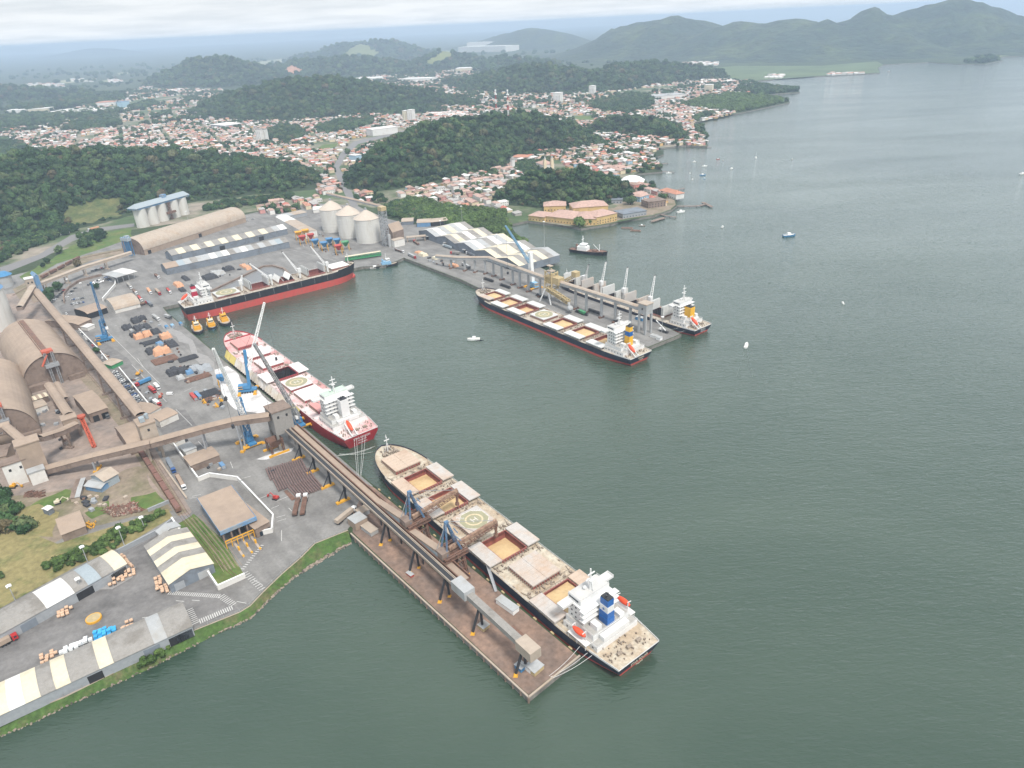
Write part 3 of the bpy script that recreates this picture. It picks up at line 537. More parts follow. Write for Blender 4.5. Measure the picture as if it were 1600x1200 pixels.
# ------------------------------------------------------------------ building materials
M = dict(
 grey=mat('grey corrugated roof', (0.270, 0.255, 0.235), var=0.10, scale=0.8, col2=(0.20, 0.185, 0.165), scale2=0.08),
 lgrey=mat('pale grey roof', (0.370, 0.378, 0.378), var=0.08, scale=0.8, col2=(0.32, 0.31, 0.29), scale2=0.1),
 bgrey=mat('blue grey roof', (0.300, 0.345, 0.370), var=0.08, scale=0.8),
 cream=mat('cream roof panel', (0.600, 0.540, 0.410), var=0.06, scale=0.6, col2=(0.52, 0.46, 0.34), scale2=0.1),
 white=mat('white roof panel', (0.650, 0.640, 0.610), var=0.05, scale=0.6, col2=(0.58, 0.55, 0.5), scale2=0.1),
 tan=mat('dust covered roof', (0.350, 0.268, 0.205), var=0.08, scale=0.25, col2=(0.290, 0.224, 0.175), mix2=(0.42, 0.66), scale2=0.045),
 tandark=mat('dusty metal cladding', (0.225, 0.170, 0.138), var=0.14, scale=0.4, col2=(0.16, 0.115, 0.09), scale2=0.12),
 tanlight=mat('pale dusty concrete', (0.390, 0.325, 0.262), var=0.10, scale=0.3, col2=(0.37, 0.29, 0.22), scale2=0.08),
 wallb=mat('blue grey cladding', (0.180, 0.205, 0.235), var=0.1, scale=0.5, col2=(0.14, 0.15, 0.165), scale2=0.1),
 wallg=mat('light grey cladding', (0.300, 0.315, 0.330), var=0.1, scale=0.5),
 wallw=mat('white render', (0.63, 0.61, 0.57), var=0.06, scale=0.4, col2=(0.5, 0.46, 0.4), mix2=(0.55, 0.75), scale2=0.12),
 conc=mat('silo concrete', (0.590, 0.575, 0.535), var=0.06, scale=0.3, col2=(0.47, 0.44, 0.39), mix2=(0.48, 0.7), scale2=0.15, stretch=(1, 1, 0.25)),
 cone=mat('silo dusty cone', (0.500, 0.430, 0.360), var=0.06, scale=0.4),
 blueroof=mat('faded blue roof', (0.120, 0.240, 0.400), var=0.12, scale=0.3, col2=(0.25, 0.28, 0.3), scale2=0.1),
 dark=mat('painted opening shade', (0.022, 0.022, 0.024), var=0.3, scale=0.5),  # near-black colour on solid panels, standing for shade in openings and under roofs
 steel=mat('galvanised steel', (0.33, 0.34, 0.35), metal=0.2, rough=0.6, var=0.12, scale=1),
 dsteel=mat('black steel', (0.035, 0.036, 0.040), rough=0.6, var=0.2, scale=1),
 rust=mat('rusty steel', (0.190, 0.105, 0.075), var=0.3, scale=0.8, col2=(0.10, 0.07, 0.055), scale2=0.4),
 brownlid=mat('brown wagon lid', (0.20, 0.105, 0.085), var=0.2, scale=0.6),
 yellow=mat('safety yellow paint', (0.640, 0.330, 0.030), var=0.12, scale=0.8, rough=0.6),
 loader=mat('ochre loader paint', (0.420, 0.330, 0.180), var=0.15, scale=0.6, rough=0.6),
 blue=mat('crane blue paint', (0.055, 0.200, 0.380), var=0.10, scale=0.6, rough=0.5),
 lblue=mat('pale blue crane paint', (0.22, 0.40, 0.56), var=0.10, scale=0.6, rough=0.5),
 red=mat('red paint', (0.42, 0.045, 0.035), var=0.12, scale=0.8, rough=0.5),
 orange=mat('orange red paint', (0.430, 0.090, 0.045), var=0.12, scale=0.8, rough=0.5),
 green=mat('green paint', (0.055, 0.260, 0.110), var=0.12, scale=0.8, rough=0.5),
 whitep=mat('white paint', (0.78, 0.78, 0.76), var=0.05, scale=0.6, rough=0.45),
 tarp=mat('black tarpaulin', (0.045, 0.046, 0.052), var=0.3, scale=1.2, bump=0.3, bscale=1.0),
 otarp=mat('orange tarpaulin', (0.55, 0.30, 0.18), var=0.12, scale=1, bump=0.2, bscale=1.0),
 glass=mat('dark window glass', (0.02, 0.03, 0.04), rough=0.15, var=0.1),
 line=mat('road marking paint', (0.50, 0.49, 0.47), var=0.25, scale=1.5),
 tile=mat('old clay tiles', (0.330, 0.150, 0.095), var=0.22, scale=0.35, col2=(0.22, 0.13, 0.1), scale2=0.1),
 ochre=mat('ochre render', (0.600, 0.420, 0.180), var=0.08, scale=0.3, col2=(0.42, 0.3, 0.15), scale2=0.15),
 grain=mat('grain', (0.560, 0.400, 0.210), var=0.07, scale=0.6, col2=(0.47, 0.33, 0.17), scale2=0.12, bump=0.15, bscale=0.8),
 maroon=mat('maroon coaming paint', (0.270, 0.090, 0.075), var=0.15, scale=0.6, rough=0.6),
)
def arcpts(w_, eave, h, n):
    "cross-section over width w_: arch or gable"
    if n == 1: return [(0, eave), (w_/2, h), (w_, eave)]
    r = []
    for i in range(n+1):
        a = math.pi*(1-i/n); r.append((w_/2+w_/2*math.cos(a), eave+(h-eave)*math.sin(a)**0.85))
    return r
def shed(name, label, cat, pa, pb, wd, eave, top, panels=('grey',), wall='wallb', arch=1, zpick=None, over=0.4, door=None, group=None, endwall=None, ridge=False, ext=0.0, openside=False):
    "pa->pb: long side picked in the survey (at height zpick over the quay); the building lies to the left of it"
    z = GZ+(zpick or 0); o, ang, L = frame(pa, pb, z); n = Vector((-math.sin(ang), math.cos(ang), 0)); u = Vector((math.cos(ang), math.sin(ang), 0))
    o = o - u*ext; L += ext
    if wd < 0: o = o + n*wd; wd = -wd
    root = empty(name, o, ang); tag(root, label, cat, group)
    w_ = MB(); prof = arcpts(wd, eave, top, arch)
    if not openside:
        w_.quad((0, 0, 0), (L, 0, 0), (L, 0, eave), (0, 0, eave)); MB().quad((L, wd, 0), (0, wd, 0), (0, wd, eave), (L, wd, eave)).build('wall', M[wall], root)
    else:
        for i in range(int(L/7)+1):
            for y in (0.3, wd-0.3): w_.beam((min(i*7+.3, L-.3), y, 0), (min(i*7+.3, L-.3), y, eave), 0.5)
    e = MB()
    if not (openside == 'all'):
        for x, s_ in ((0, 1), (L, -1)):
            ring = [(x, 0, 0)]+[(x, y, z_) for y, z_ in prof]+[(x, wd, 0)]
            if s_ < 0: ring = ring[::-1]
            MB().add(ring, [tuple(range(len(ring)))]).build('end_wall', M[endwall or wall], root)
    if w_.v: w_.build('wall', M[wall], root)
    if e.v: e.build('end_wall', M[endwall or wall], root)
    r = MB(); keys = sorted(set(panels)); N_ = len(panels); ov = over
    prof2 = [(y + (-ov if y == 0 else ov if y == wd else 0), z_+0.25-(0.15 if y in (0, wd) else 0)) for y, z_ in prof]
    bx = [-ov+(L+2*ov)*i/N_ for i in range(N_+1)]
    for i in range(N_):
        k = keys.index(panels[i])
        for (y0, z0), (y1, z1) in zip(prof2, prof2[1:]):
            r.quad((bx[i], y0, z0), (bx[i+1], y0, z0), (bx[i+1], y1, z1), (bx[i], y1, z1), k)
            r.quad((bx[i], y1, z1-.2), (bx[i+1], y1, z1-.2), (bx[i+1], y0, z0-.2), (bx[i], y0, z0-.2), k)
    for xe in (-ov, L+ov):
        for (y0, z0), (y1, z1) in zip(prof2, prof2[1:]): r.quad((xe, y0, z0-.2), (xe, y1, z1-.2), (xe, y1, z1), (xe, y0, z0), 0)
    if L > 30:
        nb = N_ if N_ > 3 else max(2, int(L/12))
        for i in range(1, nb):
            x = -ov+(L+2*ov)*i/nb
            for (y0, z0), (y1, z1) in zip(prof2, prof2[1:]): r.beam((x, y0, z0+.05), (x, y1, z1+.05), 0.25, 0.12, keys.index(panels[min(N_-1, int(N_*i/nb))]))
    r.build('roof', [M[k] for k in keys], root, smooth=False)
    if ridge:
        MB().box(2, wd/2-1.2, top+.2, L-2, wd/2+1.2, top+1.1).build('ridge_vent', M['rust'], root)
    for d in (door or ()):
        side, pos, dw, dh, m_ = d; b = MB(); pos = max(.5, min(pos, (L if side in 'fb' else wd)-dw-.5))
        if side == 'f': b.box(pos, -0.12, 0, pos+dw, 0.1, dh)
        elif side == 'b': b.box(pos, wd-.1, 0, pos+dw, wd+.12, dh)
        elif side == '0': b.box(-0.12, pos, 0, .1, pos+dw, dh)
        else: b.box(L-.1, pos, 0, L+.12, pos+dw, dh)
        b.build('door', M[m_], root)
    return root, L
C_, W_, G_, Gr = 'cream', 'white', 'grey', 'lgrey'
# sheds of the bale yard
shed('storage_shed', 'long storage shed along the green bank, roof of grey, cream and white panels', 'shed', (0, 1117), (300, 978), 19, 6.0, 8.6, [G_, G_, G_, G_, G_, C_, W_, C_, G_, C_, G_, G_, C_, G_, G_, G_, Gr, G_, G_], arch=6, zpick=6, wall='wallg', ext=30,
     door=[('f', 62, 6, 4.6, 'dark'), ('f', 85, 7, 4.6, 'wallb'), ('f', 96, 6, 4.6, 'dark'), ('f', 136, 7, 4.6, 'wallb'), ('f', 152, 6, 4.6, 'dark'), ('1', 5, 6, 4.6, 'wallb')])
shed('storage_shed', 'long storage shed beside the dry meadow, grey roof with two white panels in the middle', 'shed', (0, 991), (197, 881), 17, 6.0, 8.4, [G_, G_, C_, C_, G_, G_, G_, G_, W_, W_, G_, 'bgrey', G_, C_], arch=6, zpick=6, wall='wallg', ext=32,
     door=[('f', 40, 7, 4.6, 'wallb'), ('f', 66, 8, 4.6, 'dark'), ('f', 75, 8, 4.6, 'wallg'), ('f', 102, 8, 4.6, 'dark'), ('f', 112, 9, 4.8, 'lgrey'), ('f', 124, 7, 4.8, 'dark')])
shed('storage_shed', 'gabled shed with broad cream and grey stripes on its roof, beside the railway lawn', 'shed', (226, 853), (264, 913), 22.5, 6.0, 9.0, [G_, C_, G_, C_, G_, C_, C_], arch=1, zpick=6, wall='wallg', endwall='wallb', door=[('1', 2, 5, 4.5, 'wallg'), ('1', 14, 6, 4.5, 'lgrey')])
shed('gatehouse', 'small white hip-roofed hut at the head of the striped shed', 'hut', (247, 839), (255, 846), 11, 4, 5.5, ['lgrey'], wall='wallw', door=[('1', 3, 2, 2.3, 'dark')])
# two great arched stores
def dome(label, pa, pb, depth, h, ridge):
    o, ang, L = frame(pa, pb); root = empty('arched_store', o, ang); tag(root, label, 'warehouse', 'arched bulk stores')
    n = 22; prof = arcpts(L, 0.8, h, n); r = MB()
    for sgn, dz in ((1, 0.3),):
        nd = 16
        for k in range(nd):
            y0, y1 = depth*k/nd-0.6*(k == 0), depth*(k+1)/nd
            for (x0, z0), (x1, z1) in zip(prof, prof[1:]): r.quad((x0, y0, z0+dz), (x1, y0, z1+dz), (x1, y1, z1+dz), (x0, y1, z0+dz))
    r.build('roof', M['tan'], root, smooth=True)
    for y, s_ in ((0.4, 1), (depth-0.4, -1)):
        ring = [(0, y, 0)]+[(x, y, z) for x, z in prof]+[(L, y, 0)]
        MB().add(ring[::s_], [tuple(range(len(ring)))]).build('end_wall', M['tandark'], root)
    v = MB(); v.box(L/2-1.8, 2, h-.1, L/2+1.8, depth-4, h+1.0); v.box(L/2-3.2, 2, h-.4, L/2-2.6, depth-4, h+.7); v.build('ridge_walkway', M['rust'], root)
    # head gantry with chutes down the front wall
    g = MB()
    for x in (L/2-2.5, L/2+2.5): g.lattice((x, -3, 0), (x, -3, h+3), 1.6, 1.6, 10, 0.22)
    g.box(L/2-5, -5, h*0.62, L/2+5, -1, h*0.62+3); g.build('head_tower', M['steel'], root)
    MB().box(L/2-4, -3.5, h+2.2, L/2+4, 3, h+4.2).tube((L/2-1, -3, h+1), (L/2-7, -5, h-7), 0.8, 8).build('chute', M['orange'], root)
    MB().box(L/2+8, -4, 0, L/2+20, -.5, 4).build('lean_to', M['tandark'], root); MB().box(L/2-22, -6, 0, L/2-6, -.6, 5).build('lean_to', M['tandark'], root)
    return root
dome('upper arched bulk store with dusty barrel roof, nearer the quay', (41, 613), (139, 584), 112, 26, 1)
dome('lower arched bulk store with dusty barrel roof, cut by the left edge of the photo', (-37, 706), (66, 676), 112, 26, 1)
# long arched warehouse with red ridge, by the forested hill
shed('arched_warehouse', 'long pale barrel-roofed warehouse in front of the row of concrete silos', 'warehouse', (227, 399), (385, 347), 42, 7, 21, ['tanlight']*12, wall='tan', endwall='tandark', arch=16, door=[('f', 5, 5, 5, 'dark'), ('f', 90, 5, 5, 'dark')])
o, ang, L = frame((227, 399), (385, 347)); root = empty('bucket_elevator', o+Vector((-math.sin(ang), math.cos(ang), 0))*20-Vector((math.cos(ang), math.sin(ang), 0))*7, ang); tag(root, 'blue steel elevator tower at the west end of the pale barrel-roofed warehouse', 'elevator tower')
b = MB(); [b.beam((x, y, 0), (x, y, 25), 0.7) for x in (-2, 2) for y in (-6, -2, 2, 6)]; b.build('frame', M['blue'], root); MB().box(-3, -7, 20, 3, 7, 24).box(-1, -2, 24, 5, 2, 26).build('head_box', M['bgrey'], root)
# row of concrete silos under one blue roof
o, ang, L = frame((222, 357), (300, 333)); nrm = Vector((-math.sin(ang), math.cos(ang), 0)); root = empty('silo_block', o+nrm*8, ang); tag(root, 'row of concrete silos under one long faded blue roof below the forested hill', 'silo block'); s5 = L/5.0
for i, x in enumerate((0.5, 1.45, 2.4, 3.6, 4.5)):
    MB().cyl(x*s5, 0, 0, 27, s5*0.47, 20).build('silo', M['conc'], root, smooth=False)
b = MB(); b.box(-2, -9, 27, L+2, 9, 29.5, 1); b.quad((-3, -10, 29.5), (L+3, -10, 29.5), (L, 0, 35), (4, 0, 35)); b.quad((L+3, 10, 29.5), (-3, 10, 29.5), (4, 0, 35), (L, 0, 35)); b.add([(-3, -10, 29.5), (4, 0, 35), (-3, 10, 29.5)], [(0, 1, 2)]); b.add([(L+3, 10, 29.5), (L, 0, 35), (L+3, -10, 29.5)], [(0, 1, 2)]); b.build('roof', [M['bgrey'], M['blueroof']], root)
MB().box(L*.55, -3, 33, L*.55+8, 3, 38).build('headhouse', M['blueroof'], root)
MB().lattice((L*.58, -9, 0), (L*.58, -9, 27), 3, 3, 9, 0.25).box(L*.5, -13, 10, L*.66, -9, 13).build('stair_tower', M['rust'], root)
# tall concrete silo at the left edge
root = empty('silo', W(12, 512)); tag(root, 'tall concrete silo with blue roof at the left edge beside the arched store', 'silo')
MB().cyl(-14, 0, 0, 40, 20, 32).build('body', M['conc'], root); MB().cyl(-14, 0, 40, 45, 20.6, 32, 0, 14).build('roof', M['blueroof'], root); MB().beam((-6, -19, 0), (-6, -19, 40), 1.2).build('ladder', M['steel'], root)
root = empty('tank', W(0, 452)); tag(root, 'blue-roofed tank house behind the tall silo at the left edge', 'tank'); MB().cyl(2, 10, 0, 14, 8, 20).build('body', M['lgrey'], root); MB().cyl(2, 10, 14, 18, 9.5, 20, 0, 4).build('roof', M['blue'], root)
# three big silos
SIL = [(523, 359), (549.5, 368), (577.5, 376)]
for i, (x, y) in enumerate(SIL):
    p = W(x, y); root = empty('silo', p); tag(root, ['westernmost big white silo with dusty cone roof, beside the white office block', 'middle one of the three big white silos with cone roofs', 'easternmost big white silo with dusty cone roof, next to the elevator tower'][i], 'silo', 'big white cone-roofed silos')
    b = MB(); b.cyl(0, 0, 0, 31, 16.8, 36); [b.cyl(0, 0, z, z+.35, 17.0, 36) for z in (4, 8, 12, 16, 20, 24, 28)]; b.beam((8, -15.1, 0), (8, -15.1, 31), 1.5, 0.8); b.build('body', M['conc'], root)
    MB().cyl(0, 0, 31.02, 41.5, 17.4, 36, 0, 1.2).build('roof', M['cone'], root); MB().cyl(0, 0, 41, 44, 1.4, 8).build('cap', M['steel'], root)
MBX = MB
def gallery(name, label, pts, w_=4.5, h_=3.6, m='tan', mw='tandark', legs=(), feet='yellow', legm='steel', lw=1.3, group=None, cat='conveyor gallery', frameleg=True, span=1.0, mfl=None, double=False):
    "pts: world points along the floor of the gallery; legs: ground pixels"
    c = pts[0].copy(); c.z = GZ; root = empty(name, c); tag(root, label, cat, group); q = [p-c for p in pts]
    b, r = MB(), MB()
    for a, e in zip(q, q[1:]):
        d = (e-a); d.z = 0; d.normalize(); s_ = Vector((-d.y, d.x, 0)); up = Vector((0, 0, 1))
        vs = [a-s_*w_/2, a+s_*w_/2, e+s_*w_/2, e-s_*w_/2]; n0 = len(b.v)
        b.add(vs+[v+up*h_*.72 for v in vs], [(0, 1, 2, 3), (0, 3, 7, 4), (2, 1, 5, 6), (1, 0, 4, 5), (3, 2, 6, 7)])
        ww = w_/2+.35; pr = [(-ww, h_*.70), (-ww*.55, h_*.95), (0, h_*1.03), (ww*.55, h_*.95), (ww, h_*.70)]
        for (y0, z0), (y1, z1) in zip(pr, pr[1:]):
            r.quad(a+s_*y0+up*z0, e+s_*y0+up*z0, e+s_*y1+up*z1, a+s_*y1+up*z1)
        for k in range(1, int((e-a).length/9)):
            t = k*9/(e-a).length; m_ = a.lerp(e, t)
            for sg in (-1, 1): b.beam(m_+s_*(sg*(w_/2+.1))-up*.3, m_+s_*(sg*(w_/2+.1))+up*h_*.75, 0.35)
    b.build('wall', M[mw], root); r.build('roof', M[m], root)
    for lp in legs:
        g = W(*lp)-c if not isinstance(lp, Vector) else lp-c
        best = None
        for a, e in zip(q, q[1:]):
            d = e-a; t = max(0, min(1, ((g.x-a.x)*d.x+(g.y-a.y)*d.y)/(d.x**2+d.y**2))); m_ = a+d*t; dd = math.hypot(m_.x-g.x, m_.y-g.y)
            if best is None or dd < best[0]: best = (dd, m_, d)
        m_, d = best[1], best[2].normalized(); s_ = Vector((-d.y, d.x, 0)).normalized()
        l = MB()
        if frameleg == 'single': l.box(m_.x-lw/2, m_.y-lw/2, 0, m_.x+lw/2, m_.y+lw/2, m_.z, 0, math.atan2(d.y, d.x))
        elif frameleg == 'A':
            for sg in (-1, 1):
                l.beam(Vector((m_.x, m_.y, 0))+d*(sg*3.6)+s_*0.0, m_+d*(sg*.5), lw*.55)
            l.beam(Vector((m_.x, m_.y, 0)), Vector((m_.x, m_.y, .6)), 0.1)
        else:
            for sg in (-1, 1): l.beam(Vector((m_.x, m_.y, 0))+s_*(sg*w_*.45), m_+s_*(sg*w_*.45), lw*.75)
            l.beam(Vector((m_.x, m_.y, m_.z*.5))-s_*w_*.45, Vector((m_.x, m_.y, m_.z*.5))+s_*w_*.45, lw*.4)
        lo = l.build('leg', M[legm], root)
        f = MB(); ca = math.atan2(d.y, d.x)
        if frameleg == 'A':
            for sg in (-1, 1):
                k = Vector((m_.x, m_.y, 0))+d*(sg*3.6); f.cyl(k.x, k.y, 0, 1.3, 1.25, 4, 0, 0.5)
        else: f.box(m_.x-1.2, m_.y-w_*.75, 0, m_.x+1.2, m_.y+w_*.75, 1.4, 0, ca)
        f.build('foot', M[feet], lo)
    return root
def WZ(x, y, h): return W(x, y, GZ+h)
# works galleries
gallery('conveyor_gallery', 'very long dusty covered conveyor running straight between the parked cars and the arched stores', [WZ(57, 458, 18), WZ(222, 655, 22)], 6.5, 5.2, legs=[(98, 545), (130, 582), (160, 618), (190, 655)], legm='tandark', feet='tandark')
gallery('conveyor_gallery', 'dusty covered conveyor crossing above the railway and the truck road', [WZ(72, 739, 2), WZ(150, 718, 8), WZ(238, 697, 13), WZ(322, 674, 17), WZ(371, 662, 20.5), WZ(424, 655, 23)], 6.0, 5.2, legs=[(153, 734), (326, 703), (381, 704)])
gallery('conveyor_gallery', 'pale conveyor gallery along the railway north-west of the customs roof', [WZ(60, 447, 10), WZ(130, 420, 9), WZ(205, 397, 9)], 5, 4, m='tanlight', mw='tanlight', legs=[(82, 457), (108, 443), (135, 431), (165, 420)], legm='tanlight', feet='tanlight')
gallery('conveyor_gallery', 'short conveyor gallery sloping down from the white tower towards the tall silo', [WZ(52, 452, 22), WZ(32, 485, 17)], 6, 5, m='tanlight', mw='tandark')
gallery('conveyor_gallery', 'dusty conveyor from the front of the upper arched store to the round-nosed junction', [WZ(78, 606, 9), WZ(110, 654, 12)], 6, 5, legs=[(98, 640)], legm='tandark', feet='tandark')
gallery('conveyor_gallery', 'short dusty conveyor between the round-nosed junction and the tan transfer block', [WZ(120, 668, 9), WZ(95, 680, 12), WZ(64, 690, 18)], 5, 5, legs=[(98, 700)], legm='tandark', feet='tandark')
gallery('conveyor_gallery', 'short dusty conveyor from the lower arched store to the tan transfer block', [WZ(12, 672, 18), WZ(42, 698, 20)], 5, 4.5)
gallery('conveyor_gallery', 'dusty conveyor entering at the left edge in front of the lower arched store', [WZ(-60, 690, 18), WZ(18, 668, 18)], 6, 5)
gallery('conveyor_gallery', 'small parallel conveyor beside the upper arched store front', [WZ(90, 603, 8), WZ(104, 628, 9)], 4, 4)
def tower(name, label, p, w_, d_, h_, m, ang=R(37.8), cat='transfer tower', roof='tan', legs=0, wins=2, z0=0):
    root = empty(name, W(*p), ang); tag(root, label, cat)
    b = MB(); b.box(-w_/2, -d_/2, legs, w_/2, d_/2, h_); b.build('body', M[m], root)
    MB().box(-w_/2-.5, -d_/2-.5, h_+.02, w_/2+.5, d_/2+.5, h_+.8).build('roof', M[roof], root)
    if legs:
        for x in (-1, 1):
            for y in (-1, 1): MB().box(x*(w_/2-.8)-.8, y*(d_/2-.8)-.8, 0, x*(w_/2-.8)+.8, y*(d_/2-.8)+.8, legs).build('leg', M[m], root)
    for k in range(wins):
        MB().box(-w_/2+w_*(k+.6)/(wins+.2)-.7, -d_/2-.12, h_-5, -w_/2+w_*(k+.6)/(wins+.2)+.7, -d_/2+.05, h_-3.2).build('window', M['dark'], root)
    return root
tower('transfer_tower', 'tall dusty transfer tower where the crossing conveyor meets the pier conveyors', (446, 694), 13, 13, 29, 'grey', roof='tandark', legs=12)
b = MB(); 
root = empty('hopper', W(432, 705), R(37.8)); tag(root, 'rusty hopper frame with orange base beams under the dusty transfer tower', 'hopper'); b.box(-7, -6, 0, 7, -4.6, 1.2); b.box(-7, 4.6, 0, 7, 6, 1.2); b.build('base', M['yellow'], root); MB().add([(-5, -4, 10), (5, -4, 10), (5, 4, 10), (-5, 4, 10), (-2, -1.5, 4), (2, -1.5, 4), (2, 1.5, 4), (-2, 1.5, 4)], [(0, 1, 5, 4), (1, 2, 6, 5), (2, 3, 7, 6), (3, 0, 4, 7)]).lattice((-4, -4, 1.2), (-4, -4, 10), 1, 1, 3, .2).lattice((4, 4, 1.2), (4, 4, 10), 1, 1, 3, .2).lattice((4, -4, 1.2), (4, -4, 10), 1, 1, 3, .2).lattice((-4, 4, 1.2), (-4, 4, 10), 1, 1, 3, .2).build('bin', M['rust'], root)
tower('transfer_tower', 'junction tower with rooftop machinery over the railway where the long conveyor ends', (243, 712), 10, 12, 27, 'tanlight', legs=16, wins=1)
root = empty('roof_machinery', W(243, 712)+Vector((0, 0, 28)), R(37.8)); tag(root, 'blue grey drive machinery on the roof of the junction tower', 'machinery'); MB().box(-3, -3, 0, 0, 1, 3).cyl(2, 1, 0, 3.5, 1.2, 10).beam((-2, 3, 0), (3, 3, 3), .6).build('motor', M['bgrey'], root)
tower('transfer_tower', 'tan concrete transfer block between the white office and the crossing conveyor', (62, 742), 13, 10, 26, 'tan', wins=0)
tower('white_annex', 'small white box building at the foot of the tan transfer block', (63, 752), 9, 6, 9, 'wallw', cat='annex', roof='lgrey', wins=0)
tower('office_tower', 'white block with two round dark windows left of the tan transfer block', (33, 752), 13, 9, 16, 'wallw', cat='office', roof='tandark', wins=2)
tower('transfer_tower', 'round-nosed dusty junction box at the end of the upper store conveyor', (117, 680), 9, 9, 15, 'tan', wins=0, legs=6)
tower('transfer_tower', 'white topped tower at the head of the long straight conveyor', (57, 470), 8, 8, 26, 'tanlight', roof='white', cat='transfer tower')
shed('lift_house', 'blue hopper house beside the white topped conveyor tower', 'machinery house', (58, 456), (64, 462), 4, 22, 24, ['blueroof'], wall='blueroof')
# works sheds
shed('truck_tip_shed', 'dusty truck tipping shed with stepped roof in front of the upper arched store', 'shed', (138, 647), (168, 637), 42, 8, 9.5, ['tan']*3, wall='tandark', zpick=8, door=[('f', 2, 4, 5, 'dark'), ('f', 8, 4, 5, 'dark'), ('f', 14, 4, 5, 'dark')])
shed('arched_shed', 'dusty barrel-roofed shed beside the junction tower', 'shed', (202, 700), (236, 688), 36, 6, 10, ['tan']*3, wall='tandark', arch=8, zpick=6)
shed('lean_shed', 'low shed of ribbed pale roofs at the foot of the upper arched store', 'shed', (43, 633), (76, 622), 9, 5, 6, ['tan', 'cream']*4, wall='tandark', zpick=3)
shed('workshop', 'small workshop with plain dusty roof below the ribbed lean-to', 'workshop', (50, 642), (74, 634), 14, 5, 5.8, ['tanlight'], wall='wallw', zpick=4)
shed('sorting_house', 'dusty flat annex under the crossing conveyor', 'annex', (-40, 740), (16, 728), 18, 8, 9, ['tandark'], wall='tan')
shed('covered_yard', 'dusty shed along the left edge below the lower arched store', 'shed', (-60, 712), (30, 692), 10, 9, 10, ['tandark']*2, wall='tan')
shed('blue_hut', 'gabled hut with pale roof and green base on the dirt yard', 'hut', (167, 764), (188, 752), 14, 6, 8.6, ['tanlight', 'tanlight'], wall='bgrey', door=[('0', 2, 2, 2.4, 'dark')], over=.8)
shed('blue_hut', 'low blue walled hut joined to the gabled hut on the dirt yard', 'hut', (135, 766), (160, 770), 8, 3.4, 4.6, ['lgrey', 'lgrey'], wall='blueroof', over=.6)
shed('field_shed', 'rusty roofed open shed at the edge of the meadow beside the yellow drums', 'shed', (97, 838), (134, 824), 19, 5, 6.6, ['tan', 'tan'], wall='tandark', arch=4, zpick=4)
shed('white_box_hut', 'tiny white roofed hut near the excavator', 'hut', (78, 806), (86, 801), 5, 4, 4.3, ['white'], wall='wallb')
shed('crushing_plant', 'narrow concrete bunker with grey lid on the dirt yard', 'bunker', (112, 785), (126, 782), 22, 3, 3.3, ['tandark', 'lgrey'], wall='tanlight')
# customs / truck gate building with blue fascia
o, ang, L = frame((353, 854), (404, 832)); root = empty('truck_gate', o, ang); tag(root, 'flat dusty-roofed truck gate building with blue fascia and yellow barrier gantry', 'gatehouse')
gh = 9.5; gd = 42
MB().box(-.8, 1.0, gh, L+.8, gd, gh+.6).build('roof', M['tan'], root); MB().box(-1, .2, gh-1.4, L+1, .98, gh+.9).box(-1, .98, gh+.1, -.82, gd, gh+.9).box(L+.82, .98, gh+.1, L+1, gd, gh+.9).build('fascia', M['blueroof'], root)
MB().box(0, 12, 0, .5, gd-.2, gh-.02).box(L-.5, 12, 0, L, gd-.2, gh-.02).box(0.52, gd-.7, 0, L-.52, gd-.2, gh-.02).build('wall', M['wallb'], root)
for k in range(5): MB().box(k*(L-1)/4, 1.2, 0, k*(L-1)/4+.9, 2.2, gh-1.5).build('pillar', M['tandark'], root)
y = MB(); y.beam((0, -2.5, 5), (L, -2.5, 5), .5); y.beam((0, -2.5, 3.4), (L, -2.5, 3.4), .3)
for k in range(7): y.beam((k*L/6, -2.5, 0), (k*L/6, -2.5, 5), .45)
y.build('barrier_gantry', M['yellow'], root)
for k in range(1, 4): isl = MB().box(k*L/4-.6, -16, 0, k*L/4+.6, 2, .35).build('lane_island', M['tanlight'], root); MB().box(k*L/4-.45, -9, .36, k*L/4+.45, -7.4, 2.4).build('barrier_box', M['yellow'], isl); MB().box(k*L/4-.5, -15.8, .36, k*L/4+.5, -14.6, 1.1).build('bollard', M['yellow'], isl)
MB().box(1, 13, 0.02, L-1, 13.2, gh-1).build('interior_shade', M['dark'], root)  # dark panel across the bay, painting the shade inside the open gate
shed('annex', 'lower annex with flat roof at the right side of the truck gate building', 'annex', (399, 829), (421, 817), 40, 6.5, 6.9, ['tan', 'tan'], wall='tandark', zpick=5.5, door=[('f', 2, 3, 3, 'glass'), ('f', 8, 3, 3, 'glass')])
# scattered yard houses by the crossing conveyor
shed('canteen', 'tan roofed low building with white front east of the junction tower', 'building', (252, 668), (280, 655), 16, 5, 6.2, ['tan', 'tan'], wall='wallw', arch=4)
shed('canteen', 'tan roofed low building behind the one east of the junction tower', 'building', (236, 655), (254, 645), 22, 5, 6.0, ['tan'], wall='wallw')
shed('shelter', 'open pale-roofed shelter with white container under it beside the white zigzag wall', 'shelter', (301, 738), (345, 721), 15, 5, 5.6, ['tan', 'tan'], wall='tandark')
shed('hut', 'small white hut nearest the junction tower in the row beside the truck road', 'hut', (276, 699), (290, 692), 10, 4, 4.4, ['tanlight'], wall='wallw')
shed('hut', 'small white hut with uneven roof between two others beside the truck road', 'hut', (292, 715), (309, 708), 11, 4.5, 4.8, ['lgrey'], wall='wallw')
shed('hall', 'white arched hall with green base and small windows on the quay', 'hall', (181, 490), (220, 480), 34, 4, 10.5, ['tanlight']*3, wall='wallw', arch=10, over=.5,
     door=[('f', 20, 1, 1, 'wallw')])
o, ang, L = frame((181, 490), (220, 480))
